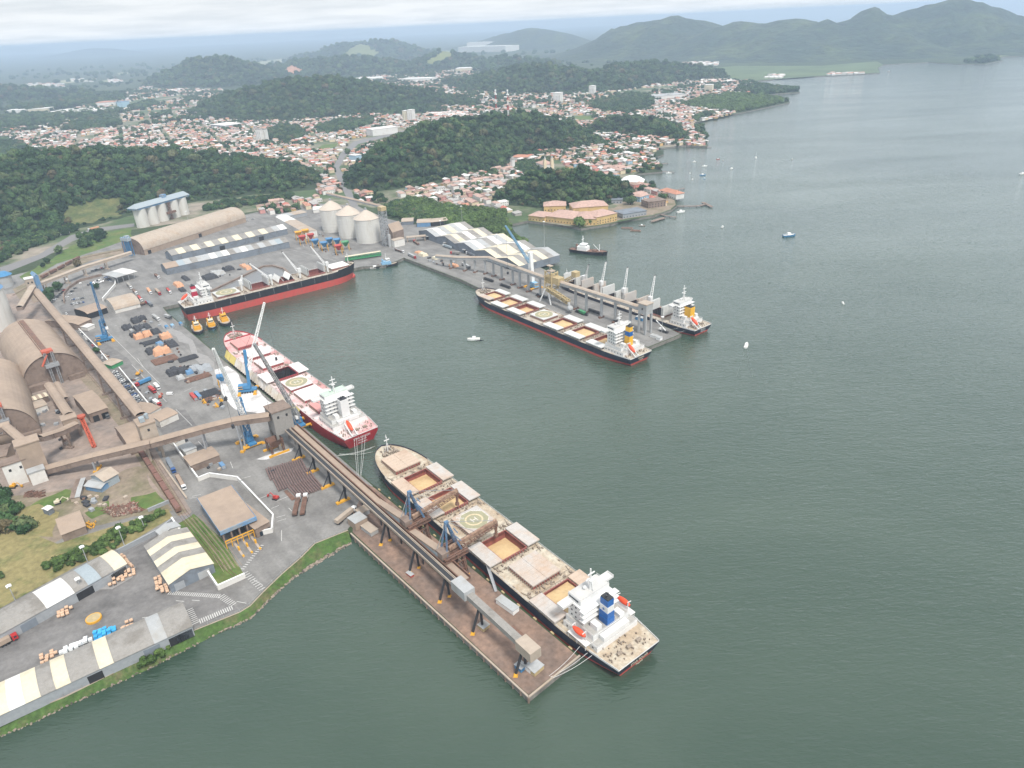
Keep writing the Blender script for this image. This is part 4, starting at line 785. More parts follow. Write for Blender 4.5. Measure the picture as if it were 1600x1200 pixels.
shed('canopy_depot', 'tan roofed open depot left of the white arched hall', 'depot', (123, 509), (143, 500), 44, 6, 7.5, ['tan', 'tan', 'tan'], wall='tandark', zpick=5, arch=4)
shed('canopy_depot', 'wide tan roof adjoining the open depot by the white arched hall', 'depot', (137, 492), (167, 482), 26, 6, 8, ['tan', 'tan', 'tan'], wall='dark', zpick=5, arch=4)
shed('canopy', 'flat white customs canopy on posts at the end of the truck queue', 'canopy', (182, 434), (214, 424), 30, 8, 8.4, ['lgrey', 'white'], wall='steel', zpick=8, openside='all')
shed('kiosk', 'white walled yard office with flat roof right of the blue lattice crane', 'office', (138, 517), (149, 512), 10, 3.5, 3.8, ['white'], wall='wallw')
shed('kiosk', 'green edged flat office on the quay beside the row of parked cars', 'office', (176, 577), (193, 569), 14, 3.5, 3.8, ['tanlight', 'tanlight'], wall='green')
shed('long_shed', 'northern long grey shed with cream skylight panels', 'shed', (271, 409), (450, 366), 23, 8, 12.5, [G_, C_, G_, C_, G_, C_, G_, C_, G_, C_, G_, C_, G_, C_, G_, Gr, W_], zpick=0, wall='wallb', door=[('f', 62, 7, 5.5, 'dark'), ('f', 118, 7, 5.5, 'dark')])
shed('long_shed', 'southern long grey shed beside the black hulled ship, with blue white and pale panels', 'shed', (262, 430), (453, 387), 22, 8, 12, ['tan', 'tan', 'bgrey', Gr, G_, Gr, Gr, W_, Gr, W_, G_, Gr, W_, Gr, G_, Gr, G_, Gr, 'bgrey', G_], zpick=0, wall='wallb')
shed('office_block', 'long white office building with small windows near the big silos', 'office', (478, 373), (432, 347), -17, 8, 9.4, ['tanlight', 'tanlight', 'white'], wall='wallw', zpick=0)
shed('low_depot', 'low grey roofed depot behind the long white office', 'depot', (440, 345), (480, 337), 22, 5, 5.6, ['lgrey', 'tanlight'], wall='wallg')
shed('low_depot', 'white roofed depot at the foot of the forested hill, west of the big silos', 'depot', (490, 333), (520, 330), 24, 5, 6, ['white', 'white'], wall='wallw')
# sawtooth warehouse of five gables
ap = [WZ(667, 359.5, 13), WZ(793, 403, 13)]; u = (ap[1]-ap[0]); u.z = 0; Lf = u.length; u.normalize(); ang = math.atan2(u.y, u.x); v = Vector((-u.y, u.x, 0)); g5 = Lf/4.0
root = empty('gabled_warehouse', ap[0]-u*g5*.5-Vector((0, 0, 13)), ang); tag(root, 'warehouse of five parallel gabled roofs in grey, cream and white panels on the far pier', 'warehouse')
dep = (WZ(724, 346, 13)-ap[0]).length
pan = [[Gr, W_, Gr, C_, Gr, W_, G_], [G_, C_, G_, W_, G_, C_, G_], [Gr, W_, Gr, G_, W_, Gr, C_], [C_, G_, C_, C_, G_, W_, G_], [C_, G_, C_, G_, C_, G_, Gr]]
for i in range(5):
    x0, xm, x1 = i*g5, (i+.5)*g5, (i+1)*g5
    MB().add([(x0, 0, 0), (x1, 0, 0), (x1, 0, 8), (xm, 0, 13), (x0, 0, 8)], [(0, 1, 2, 3, 4)]).build('gable_wall', M['wallb'], root)
    MB().add([(x0, dep, 0), (x1, dep, 0), (x1, dep, 8), (xm, dep, 13), (x0, dep, 8)], [(4, 3, 2, 1, 0)]).build('gable_wall', M['wallb'], root)
    r = MB(); ks = sorted(set(pan[i]))
    for k in range(7):
        y0, y1 = -0.6+(dep+1.2)*k/7, -0.6+(dep+1.2)*(k+1)/7; mi = ks.index(pan[i][k]); r.quad((xm, y0, 13.3), (x0+.02, y0, 8.2), (x0+.02, y1, 8.2), (xm, y1, 13.3), mi)
        y0 += 0; r.quad((x1-.02, y0, 8.2), (xm, y0, 13.3), (xm, y1, 13.3), (x1-.02, y1, 8.2), mi)
    r.build('roof', [M[k] for k in ks], root)
    MB().box(xm-2.4, -.15, 0, xm+2.4, .1, 4.6).build('door', M['dark'], root); MB().box(xm-3, -2.5, 4.7, xm+3, -.05, 5.1).build('door_canopy', M['lgrey'], root)
MB().box(-.01, .1, 0, .1, dep-.1, 8).build('side_wall', M['wallb'], root); MB().box(5*g5-.1, .1, 0, 5*g5+.02, dep-.1, 8).build('side_wall', M['wallb'], root)
shed('pump_house', 'long low grey block at the south corner of the five-gabled warehouse', 'building', (790, 413), (805, 409), 10, 5, 5.3, ['tanlight'], wall='wallg')
shed('vaulted_canopy', 'western wavy pale-roofed truck shelter in front of the mangrove', 'shelter', (628, 352), (646, 351), 18, 5, 7, ['tanlight'], wall='wallb', arch=6)
shed('vaulted_canopy', 'middle and widest wavy pale-roofed truck shelter in front of the mangrove', 'shelter', (652, 355), (673, 354), 18, 6, 8.4, ['tanlight'], wall='blueroof', arch=6)
shed('vaulted_canopy', 'eastern wavy pale-roofed truck shelter in front of the mangrove', 'shelter', (674, 354), (700, 351), 18, 6, 7.6, ['tanlight'], wall='dark', arch=6)
# elevator tower and belt over the three silos
root = empty('elevator_tower', W(604, 384), R(-45)); tag(root, 'open steel elevator tower beside the easternmost big silo', 'elevator tower')
MB().lattice((0, 0, 0), (0, 0, 48), 7, 7, 12, 0.45).build('frame', M['steel'], root); MB().box(-4, -4, 46, 4, 4, 51).build('headhouse', M['loader'], root); MB().cyl(8, 0, 0, 16, 2, 12).build('dust_filter', M['lgrey'], root)
_s = [W(x, y) for x, y in SIL]; _d = (_s[2]-_s[0]).normalized()
gallery('silo_conveyor', 'ochre topped conveyor bridge running over the tops of the three big silos', [_s[0]-_d*22+Vector((6, 8, 45)), _s[2]+_d*30+Vector((6, 8, 46))], 4.5, 3, m='tan', mw='steel')
shed('hopper_roof', 'tan lean-to roof sloping down beside the elevator tower', 'hopper building', (615, 380), (632, 374), 14, 14, 24, ['tan'], wall='tandark', over=.2)
shed('scale_house', 'white block house at the foot of the elevator tower', 'building', (617, 387), (633, 383), 10, 9, 9.4, ['tanlight'], wall='wallw')
root = empty('truck_ramp', W(640, 378), R(10)); tag(root, 'raised concrete truck ramp right of the white block house', 'ramp'); MB().box(-4, -3, 6, 22, 4, 7).build('deck', M['tanlight'], root); [MB().box(x, -2, 0, x+1, 3, 6).build('pillar', M['tanlight'], root) for x in (-3, 8, 20)]
# ------------------------------------------------------------------ boundary walls
def wall(label, pts, h=2.4, th=0.5, m='wallw', name='boundary_wall'):
    w_ = [W(*p) for p in pts]; c = w_[0]; root = empty(name, c); tag(root, label, 'wall'); b, cp = MB(), MB()
    for a, e in zip(w_, w_[1:]):
        b.beam(a-c+Vector((0, 0, h/2)), e-c+Vector((0, 0, h/2)), th, h); cp.beam(a-c+Vector((0, 0, h+.1)), e-c+Vector((0, 0, h+.1)), th+.25, .2)
    b.build('panel', M[m], root); cp.build('coping', M['whitep' if m == 'wallw' else m], root)
wall('white wall round the railway lawn beside the striped shed', [(270, 815), (342, 922), (384, 903)], 3.2, .6)
wall('white zigzag wall along the truck road', [(266, 688), (311, 752), (328, 745), (372, 751), (379, 758)], 3, .6)
wall('white wall between the gate building and the quay', [(378, 757), (428, 810), (426, 832), (402, 838)], 3, .6)
wall('long low white wall behind the row of parked cars', [(120, 512), (153, 546), (176, 574)], 2.2)
wall('low wall between parked cars and the machine yard', [(187, 577), (234, 635)], 2.2)
wall('grey wall at the top of the bale yard', [(185, 866), (250, 833), (270, 817)], 3, .6, 'wallg')
wall('curved dark hedge-topped wall round the customs car park', [(101, 474), (100, 462), (108, 451), (125, 440), (160, 431)], 2.6, 1.2, 'tandark')
wall('white wall on the east side of the customs car park', [(168, 432), (181, 441), (181, 447), (161, 470)], 3, .8)
wall('long concrete wall beside the waiting trucks', [(250, 722), (292, 780)], 1.2, .8, 'tanlight')
wall('old quarry wall on the meadow beside the train', [(232, 800), (265, 786)], 2.2, .8, 'wallg')
# perimeter fence along the bank
_f = [W(*p) for p in FENCE]; root = empty('perimeter_fence', _f[0]); tag(root, 'post and mesh fence along the top of the green bank', 'fence'); 
fb, fm = MB(), MB()
for a, e in zip(_f, _f[1:]):
    a, e = a-_f[0], e-_f[0]; n_ = max(1, int((e-a).length/6))
    for k in range(n_): q = a.lerp(e, k/n_); pb_ = MB().beam(q, q+Vector((0, 0, 2.2)), .22).build('post', M['lgrey'], root)
    for z in (.4, 1.1, 2.0): fm.beam(a+Vector((0, 0, z)), e+Vector((0, 0, z)), .06)
    fb.beam(a+Vector((0, 0, .2)), e+Vector((0, 0, .2)), .5, .5)
fm.build('wire_mesh', M['steel'], root); fb.build('footing', M['tanlight'], root)
# ================================================================== SHIPS
navy = mat('navy hull paint', (0.022, 0.026, 0.045), var=0.25, scale=0.25, rough=0.5, col2=(0.06, 0.06, 0.075), mix2=(0.55, 0.75), scale2=0.15, stretch=(1, 1, 0.3))
black = mat('black hull paint', (0.016, 0.016, 0.020), var=0.25, scale=0.25, rough=0.5, col2=(0.05, 0.045, 0.05), mix2=(0.58, 0.75), scale2=0.15, stretch=(1, 1, 0.3))
hred = mat('red hull paint', (0.360, 0.022, 0.030), var=0.15, scale=0.2, rough=0.5, col2=(0.34, 0.09, 0.085), mix2=(0.52, 0.72), scale2=0.12, stretch=(1, 1, 0.4))
boot = mat('red boot topping', (0.500, 0.075, 0.060), var=0.12, scale=0.2, rough=0.6, col2=(0.36, 0.08, 0.06), scale2=0.2, stretch=(1, 1, 0.5))
deck_dust = mat('dusty tan deck', (0.400, 0.315, 0.225), var=0.20, scale=0.6, col2=(0.52, 0.47, 0.38), mix2=(0.42, 0.60), scale2=0.11, bump=0.1, bscale=1)
deck_pink = mat('pink dusted deck', (0.500, 0.260, 0.250), var=0.16, scale=0.6, col2=(0.66, 0.56, 0.54), mix2=(0.38, 0.60), scale2=0.07)
deck_beige = mat('beige deck', (0.43, 0.38, 0.31), var=0.2, scale=0.6, col2=(0.29, 0.22, 0.17), mix2=(0.48, 0.66), scale2=0.1)
cov_pink = mat('white dusted hatch cover', (0.76, 0.69, 0.67), var=0.07, scale=0.5, col2=(0.63, 0.44, 0.42), mix2=(0.52, 0.75), scale2=0.08)
cov_red = mat('pale red hatch cover', (0.56, 0.28, 0.26), var=0.08, scale=0.5)
cov_grey = mat('weathered grey hatch cover', (0.46, 0.43, 0.40), var=0.07, scale=0.5, col2=(0.46, 0.35, 0.27), mix2=(0.46, 0.64), scale2=0.06)
cov_tan = mat('dusty hatch cover', (0.49, 0.385, 0.30), var=0.07, scale=0.5, col2=(0.41, 0.295, 0.215), mix2=(0.45, 0.65), scale2=0.07)
cov_white = mat('white hatch cover', (0.76, 0.75, 0.72), var=0.05, scale=0.5)
cov_lg = mat('light grey hatch cover', (0.55, 0.55, 0.53), var=0.07, scale=0.5)
heli_g = mat('helideck green paint', (0.31, 0.295, 0.19), var=0.12, scale=0.5)
shipg = mat('grey walking deck', (.36, .345, .32), var=.15, scale=.6)
shipw = mat('ship white paint', (0.66, 0.655, 0.64), var=0.05, scale=0.3, rough=0.45, col2=(0.62, 0.56, 0.48), mix2=(0.6, 0.75), scale2=0.3)
holdm = mat('hold plating', (0.15, 0.06, 0.05), var=0.3, scale=0.3)
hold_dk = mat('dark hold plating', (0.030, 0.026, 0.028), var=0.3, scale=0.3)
rig = mat('dark deck fittings', (0.27, 0.22, 0.175), var=0.4, scale=2)
lifeo = mat('lifeboat orange', (0.78, 0.085, 0.030), var=0.08, scale=1, rough=0.4)
fun_blue, fun_yel, fun_red = mat('funnel blue', (0.012, 0.11, 0.36), var=.1, rough=.45), mat('funnel yellow', (0.76, 0.42, 0.03), var=.1, rough=.45), mat('funnel red', (0.40, 0.02, 0.05), var=.1, rough=.45)
def hb(t, lev):
    "half breadth fraction at station t; lev 0 keel .. 1 deck"
    v = 1.0
    if t < 0.16: k = t/0.16; full = 0.80+0.20*math.sin(k*math.pi/2); low = 0.30+0.70*math.sin(k*math.pi/2); v = low+(full-low)*min(1, 0.30+lev*1.0) if lev < .7 else full
    if t > 0.80:
        k = (t-0.80)/0.20; e = 2.1+0.5*lev; v = max(0.0, 1-k**e)**(0.72-0.14*lev)
    return v
def make_ship(name, label, p1, x1, p7, x7, zdeck, L, B, boot_h, hullm, deckm, hatches, covm, oc=8.2, cat='cargo ship', sheer=2.2, fc=True, bootm=None, coam=None, bulb=False):
    q7, q1 = W(*p7, zdeck+2), W(*p1, zdeck+2); d = q1-q7; d.z = 0; ang = math.atan2(d.y, d.x); u = d.normalized(); stern = q7-u*x7; stern.z = 0
    root = empty(name, stern, ang); tag(root, label, cat); hb2 = B/2
    ts = sorted(set([0, .01, .02, .035, .05, .07, .09, .12, .16, .22, .8, .83, .86, .885, .91, .93, .95, .965, .98, .99, 1.0] + [round(i*.05, 2) for i in range(5, 16)]))
    zf = lambda t: zdeck + (sheer*max(0, (t-.82)/.18)**1.0 if fc else 0) 
    levs = [(-3, 0.0, -0.035), (0, 0.28, -0.022), (boot_h, 0.28+.6*boot_h/zdeck, -0.02+.02*boot_h/zdeck), (zdeck*.75, .85, -.006), (None, 1.0, 0.0)]
    def pt(t, li, s_):
        z, lv, dx = levs[li]; zz = zf(t) if z is None else min(z, zf(t)); x = t*L*(1+dx*max(0, (t-.5)*2)) + (L*0.012*(1-lv) if t < .5 else 0)*(1-t*2 if t < .5 else 0)
        return (x, s_*hb2*hb(t, lv), zz)
    h = MB()
    for s_ in (-1, 1):
        for li in range(4):
            for a, b in zip(ts, ts[1:]):
                q = [pt(a, li, s_), pt(b, li, s_), pt(b, li+1, s_), pt(a, li+1, s_)]
                if s_ > 0: q = q[::-1]
                h.quad(*q, m=0 if li < 2 else 1)
    for li in range(4): h.quad(pt(0, li, 1), pt(0, li, -1), pt(0, li+1, -1), pt(0, li+1, 1), 0 if li < 2 else 1)
    for a, b in zip(ts, ts[1:]):      # bulwark round the bow and stern
        if a >= .86 or b <= .07:
            for s_ in (-1, 1):
                A_, B_ = Vector(pt(a, 4, s_)), Vector(pt(b, 4, s_)); h.beam(A_+Vector((0, 0, .5)), B_+Vector((0, 0, .5)), .15, 1.0, 1 if a > .5 else 2)
    A_, B_ = Vector(pt(0, 4, 1)), Vector(pt(0, 4, -1)); h.beam(A_+Vector((0, 0, .2)), B_+Vector((0, 0, .2)), .15, .5, 2)
    if bulb: h.blob((L*.972, 0, 1.0), 4.2, 3, 0, 0, 1, 0.9)
    h.build('hull', [bootm or boot, hullm, shipw], root)
    if True:
        s5_ = MB()
        for k in range(9):
            x = L*(.15+.08*k); s5_.beam((x, -hb2-.02, zdeck*.55), (x, -hb2-.02, zdeck*.97), .12, .02); 
        s5_.build('draught_marks', shipw, root)
    # deck with hatch openings
    xs = sorted(set([t*L for t in ts if t <= .9999]+[c for hh in hatches for c in (hh[0]-hh[1]/2, hh[0]+hh[1]/2)]+[L]))
    dk = MB()
    for a, b in zip(xs, xs[1:]):
        ya, yb = hb2*hb(a/L, 1), hb2*hb(b/L, 1); za, zb = zf(a/L)-.02, zf(b/L)-.02; inside = any(hh[0]-hh[1]/2-1e-3 <= a and b <= hh[0]+hh[1]/2+1e-3 and hh[2] not in ('closed', 'heli', 'red') for hh in hatches)
        if inside:
            o2 = oc
            dk.quad((a, -ya, za), (b, -yb, zb), (b, -o2, zb), (a, -o2, za)); dk.quad((a, o2, za), (b, o2, zb), (b, yb, zb), (a, ya, za))
        else: dk.quad((a, -ya, za), (b, -yb, zb), (b, yb, zb), (a, ya, za))
    dk.build('deck', deckm, root)
    cm = coam or M['maroon']; hold_c = holdm
    for i, (cx, ln, st, *opt) in enumerate(hatches):
        x0, x1_, zd = cx-ln/2, cx+ln/2, zf(cx/L); ct = zd+1.8; cb = MB()
        ocw = min(oc, hb2*hb(x1_/L, 1)-3); ocw = min(ocw, hb2*hb(x1_/L, 1)/1.9-.7) if st == 'open' else ocw
        cb.box(x0-.5, -ocw-.5, zd-.3, x0, ocw+.5, ct).box(x1_, -ocw-.5, zd-.3, x1_+.5, ocw+.5, ct).box(x0, -ocw-.5, zd-.3, x1_, -ocw, ct).box(x0, ocw, zd-.3, x1_, ocw+.5, ct)
        k = int(ln/1.6)
        for j in range(k+1):
            x = x0+ln*j/k
            for s_ in (-1, 1): cb.box(x-.12, s_*(ocw+.85)-.35, zd, x+.12, s_*(ocw+.85)+.35, ct-.25, 1)
        for j in range(int(ocw*2/1.7)+1):
            y = -ocw+j*1.7
            for x in (x0-.85, x1_+.85): cb.box(x-.35, y-.12, zd, x+.35, y+.12, ct-.25, 1)
        cb.build('hatch_coaming', [cm, rig], root)
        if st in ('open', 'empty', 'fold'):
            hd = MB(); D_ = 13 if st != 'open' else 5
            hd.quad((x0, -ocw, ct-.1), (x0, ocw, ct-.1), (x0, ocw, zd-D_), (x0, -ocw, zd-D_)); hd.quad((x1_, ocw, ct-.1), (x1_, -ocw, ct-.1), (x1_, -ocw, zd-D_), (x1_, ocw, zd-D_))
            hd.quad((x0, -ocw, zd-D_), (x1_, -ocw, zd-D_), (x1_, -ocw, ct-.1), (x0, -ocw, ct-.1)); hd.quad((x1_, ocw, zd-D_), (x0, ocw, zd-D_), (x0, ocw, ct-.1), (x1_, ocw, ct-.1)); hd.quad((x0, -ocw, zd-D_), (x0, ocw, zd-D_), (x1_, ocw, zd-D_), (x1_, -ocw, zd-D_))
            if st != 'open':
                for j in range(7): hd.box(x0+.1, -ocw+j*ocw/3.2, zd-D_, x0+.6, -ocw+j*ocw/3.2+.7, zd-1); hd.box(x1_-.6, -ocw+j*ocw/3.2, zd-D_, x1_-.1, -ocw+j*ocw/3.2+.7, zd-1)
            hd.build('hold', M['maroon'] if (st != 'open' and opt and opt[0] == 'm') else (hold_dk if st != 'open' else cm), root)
        if st == 'open':
            fill = opt[0]; gm = MB()
            def gf(a, b, x0=x0, ln=ln, ocw=ocw, zd=zd, fill=fill, i=i):
                X, Y = a*2-1, b*2-1; r = math.hypot(X, Y*0.9); z = fill+1.6*max(0, 1-r*1.0)+0.25*mnoise.noise(Vector((X*3, Y*3, i)))
                return (x0+.05+a*(ln-.1), -ocw+.05+b*(2*ocw-.1), zd+z)
            gm.grid(gf, 14, 14); c0 = gm.build('grain_heap', M['grain'], None, smooth=True); c0.matrix_world = Matrix.Translation(stern)@Matrix.Rotation(ang, 4, 'Z')
            tag(c0, '%s in %s open hold from bow of %s' % ('golden grain heap', ['first', 'second', 'third', 'fourth', 'fifth', 'sixth', 'seventh'][sum(1 for q in hatches[:i] if q[2] == 'open')], name2[name]), 'grain heap', 'grain heaps in open ship holds')
        cv = covm[i % len(covm)]
        def cover(y0, y1, z=ct+.1, mm=None):
            c = MB(); c.box(x0-.8, y0, z, x1_+.8, y1, z+.75); [c.box(x0-.8+(ln+1.6)*j/6-.06, y0+.2, z+.75, x0-.8+(ln+1.6)*j/6+.06, y1-.2, z+.83) for j in range(1, 6)]
            return c.build('hatch_cover', mm or cv, root)
        if st in ('closed', 'heli', 'red'):
            mm = cov_red if st == 'red' else None
            cover(-ocw-.7, -.06, mm=mm); cover(.06, ocw+.7, mm=mm)
            if st == 'heli':
                zt = ct+.97; R0 = ln*.47; n = 8 if len(opt) and opt[0] == 'oct' else 28; hh = MB(); mm = 28
                def ring(r0, r1, z, m_, n_=32, oct_=False):
                    for j in range(n_):
                        a0, a1 = 2*math.pi*j/n_+math.pi/n_, 2*math.pi*(j+1)/n_+math.pi/n_
                        hh.quad((cx+r0*math.cos(a0), r0*math.sin(a0), z), (cx+r1*math.cos(a0), r1*math.sin(a0), z), (cx+r1*math.cos(a1), r1*math.sin(a1), z), (cx+r0*math.cos(a1), r0*math.sin(a1), z), m_)
                if n == 8: ring(.01, R0, zt, 0, 8); ring(R0, R0+.4, zt, 1, 8)
                else: ring(.01, R0, zt, 0, 32); ring(R0, R0+.35, zt, 1, 32)
                ring(R0*.50, R0*.62, zt+.02, 2); hh.box(cx-2.0, -1.7, zt+.02, cx+2.0, -1.1, zt+.04, 1).box(cx-2.0, 1.1, zt+.02, cx+2.0, 1.7, zt+.04, 1).box(cx-.35, -1.1, zt+.02, cx+.35, 1.1, zt+.04, 1)
                hh.build('helideck_marking', [heli_g, mat('worn deck lettering', (.58, .54, .47), var=.2, scale=.8), mat('worn yellow ring', (.56, .46, .30), var=.2, scale=.8)], root)
        elif st in ('open', 'empty'):
            sgn = 1; ow = ocw+.7; cover(ow+.1, 2*ow-.3); cover(-2*ow+.3, -ow-.1, mm=(covm[(i+1) % len(covm)]))
        elif st == 'fold':
            for xe, sg in ((x0-.4, 1), (x1_+.4, -1)):
                c = MB(); hgt = ln*(.40 if opt and opt[0] == 'm' else .52)
                if len(opt) > 1:   # tent shaped, half folded
                    c.beam((xe+sg*ln*.02, 0, ct+.4), (xe+sg*ln*.2, 0, ct+ln*.33), .8, 2*ocw+1); c.beam((xe+sg*ln*.38, 0, ct+.6), (xe+sg*ln*.21, 0, ct+ln*.33), .8, 2*ocw+1)
                    vs = []
                    c = MB(); a, b_, e = (xe, ct+.3), (xe+sg*ln*.17, ct+ln*.36), (xe+sg*ln*.36, ct+.8)
                    for (xa, za), (xb, zb) in ((a, b_), (b_, e)):
                        c.quad((xa, -ocw, za), (xb, -ocw, zb), (xb, ocw, zb), (xa, ocw, za)); c.quad((xa, ocw, za-.7), (xb, ocw, zb-.7), (xb, -ocw, zb-.7), (xa, -ocw, za-.7))
                        for y in (-ocw, ocw): c.quad((xa, y, za-.7), (xb, y, zb-.7), (xb, y, zb), (xa, y, za))
                    c.build('hatch_cover', cv, root)
                    continue
                c.box(xe-.45, -ocw-.5, ct, xe+.05, ocw+.5, ct+hgt).box(xe+sg*1.3-.1, -ocw-.5, ct, xe+sg*1.3+.4, ocw+.5, ct+hgt*.98)
                for j in range(5): c.box(xe-.55, -ocw+j*ocw/2-.1, ct+.2, xe-.44, -ocw+j*ocw/2+.1, ct+hgt-.2)
                c.build('hatch_cover', cv, root)
    # cross-deck fittings, pipes, rails
    f = MB(); rn = random.Random(len(label))
    for a, b in zip(hatches, hatches[1:]):
        xm = (a[0]+b[0])/2; zd = zf(xm/L)
        for _ in range(20): x, y, s_ = xm+rn.uniform(-2.2, 2.2), rn.uniform(-hb2+2, hb2-2), rn.uniform(.2, .7); f.box(x-s_, y-s_*.7, zd, x+s_, y+s_*.7, zd+rn.uniform(.4, 1.5))
        for dx in (-1.6, 1.6): f.beam((xm+dx, -hb2+1.5, zd+1.1), (xm+dx, hb2-1.5, zd+1.1), .12); [f.beam((xm+dx, y, zd), (xm+dx, y, zd+1.1), .12) for y in range(int(-hb2+2), int(hb2-1), 3)]
        for s_ in (-1, 1): f.beam((xm-3, s_*(hb2-3.5), zd+.5), (xm+5, s_*(hb2-1.4), zd+.5), .25); f.box(xm-.8, s_*(hb2-2.5)-.6, zd, xm+.8, s_*(hb2-2.5)+.6, zd+.9)
    for _ in range(46):
        x, y = L*rn.uniform(.93, .978), rn.uniform(-.6, .6)*hb2*hb(.965, 1); z = zf(x/L); s_ = rn.uniform(.25, .9); f.box(x-s_, y-s_*.6, z, x+s_, y+s_*.6, z+rn.uniform(.5, 1.8))
    for y in (-4, 4): f.tube((L*.95, y-1.5, zf(.95)+1), (L*.95, y+1.5, zf(.95)+1), .9, 10)
    for _ in range(50):
        x, y = rn.uniform(2, 13), rn.uniform(-.75, .75)*hb2; s_ = rn.uniform(.2, .42); f.box(x-s_, y-s_*.6, zdeck, x+s_, y+s_*.6, zdeck+rn.uniform(.4, 1.3))
    for y in (-6, 0, 6): f.tube((6, y-1.3, zdeck+1), (6, y+1.3, zdeck+1), .8, 10)
    for s_ in (-1, 1):
        x = 30
        while x < L*.8:
            f.box(x-.7, s_*(hb2-1.1)-.25, zdeck, x+.7, s_*(hb2-1.1)+.25, zdeck+.6); x += 13
    tag(f.build('deck_fittings', rig, root), kind='stuff'); rl = MB()
    for s_ in (-1, 1):
        for a, b in zip(ts, ts[1:]):
            if .05 <= a and b <= .87:
                A_, B_ = Vector(pt(a, 4, s_)), Vector(pt(b, 4, s_)); A_.y -= s_*.25; B_.y -= s_*.25
                for z in (.55, 1.1): rl.beam(A_+Vector((0, 0, z)), B_+Vector((0, 0, z)), .09)
                n_ = max(1, int((B_-A_).length/2.5))
                for k in range(n_): q = A_.lerp(B_, k/n_); rl.beam(q, q+Vector((0, 0, 1.1)), .09)
    rl.build('railing', shipw, root)
    zb = zf(.975); fm = MB(); fm.tube((L*.962, 0, zb), (L*.962, 0, zb+13), .35, 8, 0, .2).beam((L*.962, -1.8, zb+9), (L*.962, 1.8, zb+9), .5).beam((L*.962-1, 0, zb+11), (L*.962+1, 0, zb+11), .4).beam((L*.962, -2.6, zb), (L*.962, 0, zb+7), .2).beam((L*.962, 2.6, zb), (L*.962, 0, zb+7), .2)
    fm.build('foremast', shipw, root)
    return root, stern, ang
name2 = dict(near_bulk_carrier='the near navy ship', red_bulk_carrier='the red ship', far_bulk_carrier='the yellow-funnelled ship', geared_bulk_carrier='black and red ship', outer_bulk_carrier='ship on the outer side of the far pier')
def win_row(b, x, y0, y1, z, h=.9, w_=.9, gap=2.2, axis='y', s_=1):
    n = int((y1-y0)/gap)
    for i in range(n):
        c = y0+(i+.5)*(y1-y0)/n
        if axis == 'y': b.box(x-.06, c-w_/2, z, x+.06, c+w_/2, z+h)
        else: b.box(c-w_/2, x-.06, z, c+w_/2, x+.06, z+h)
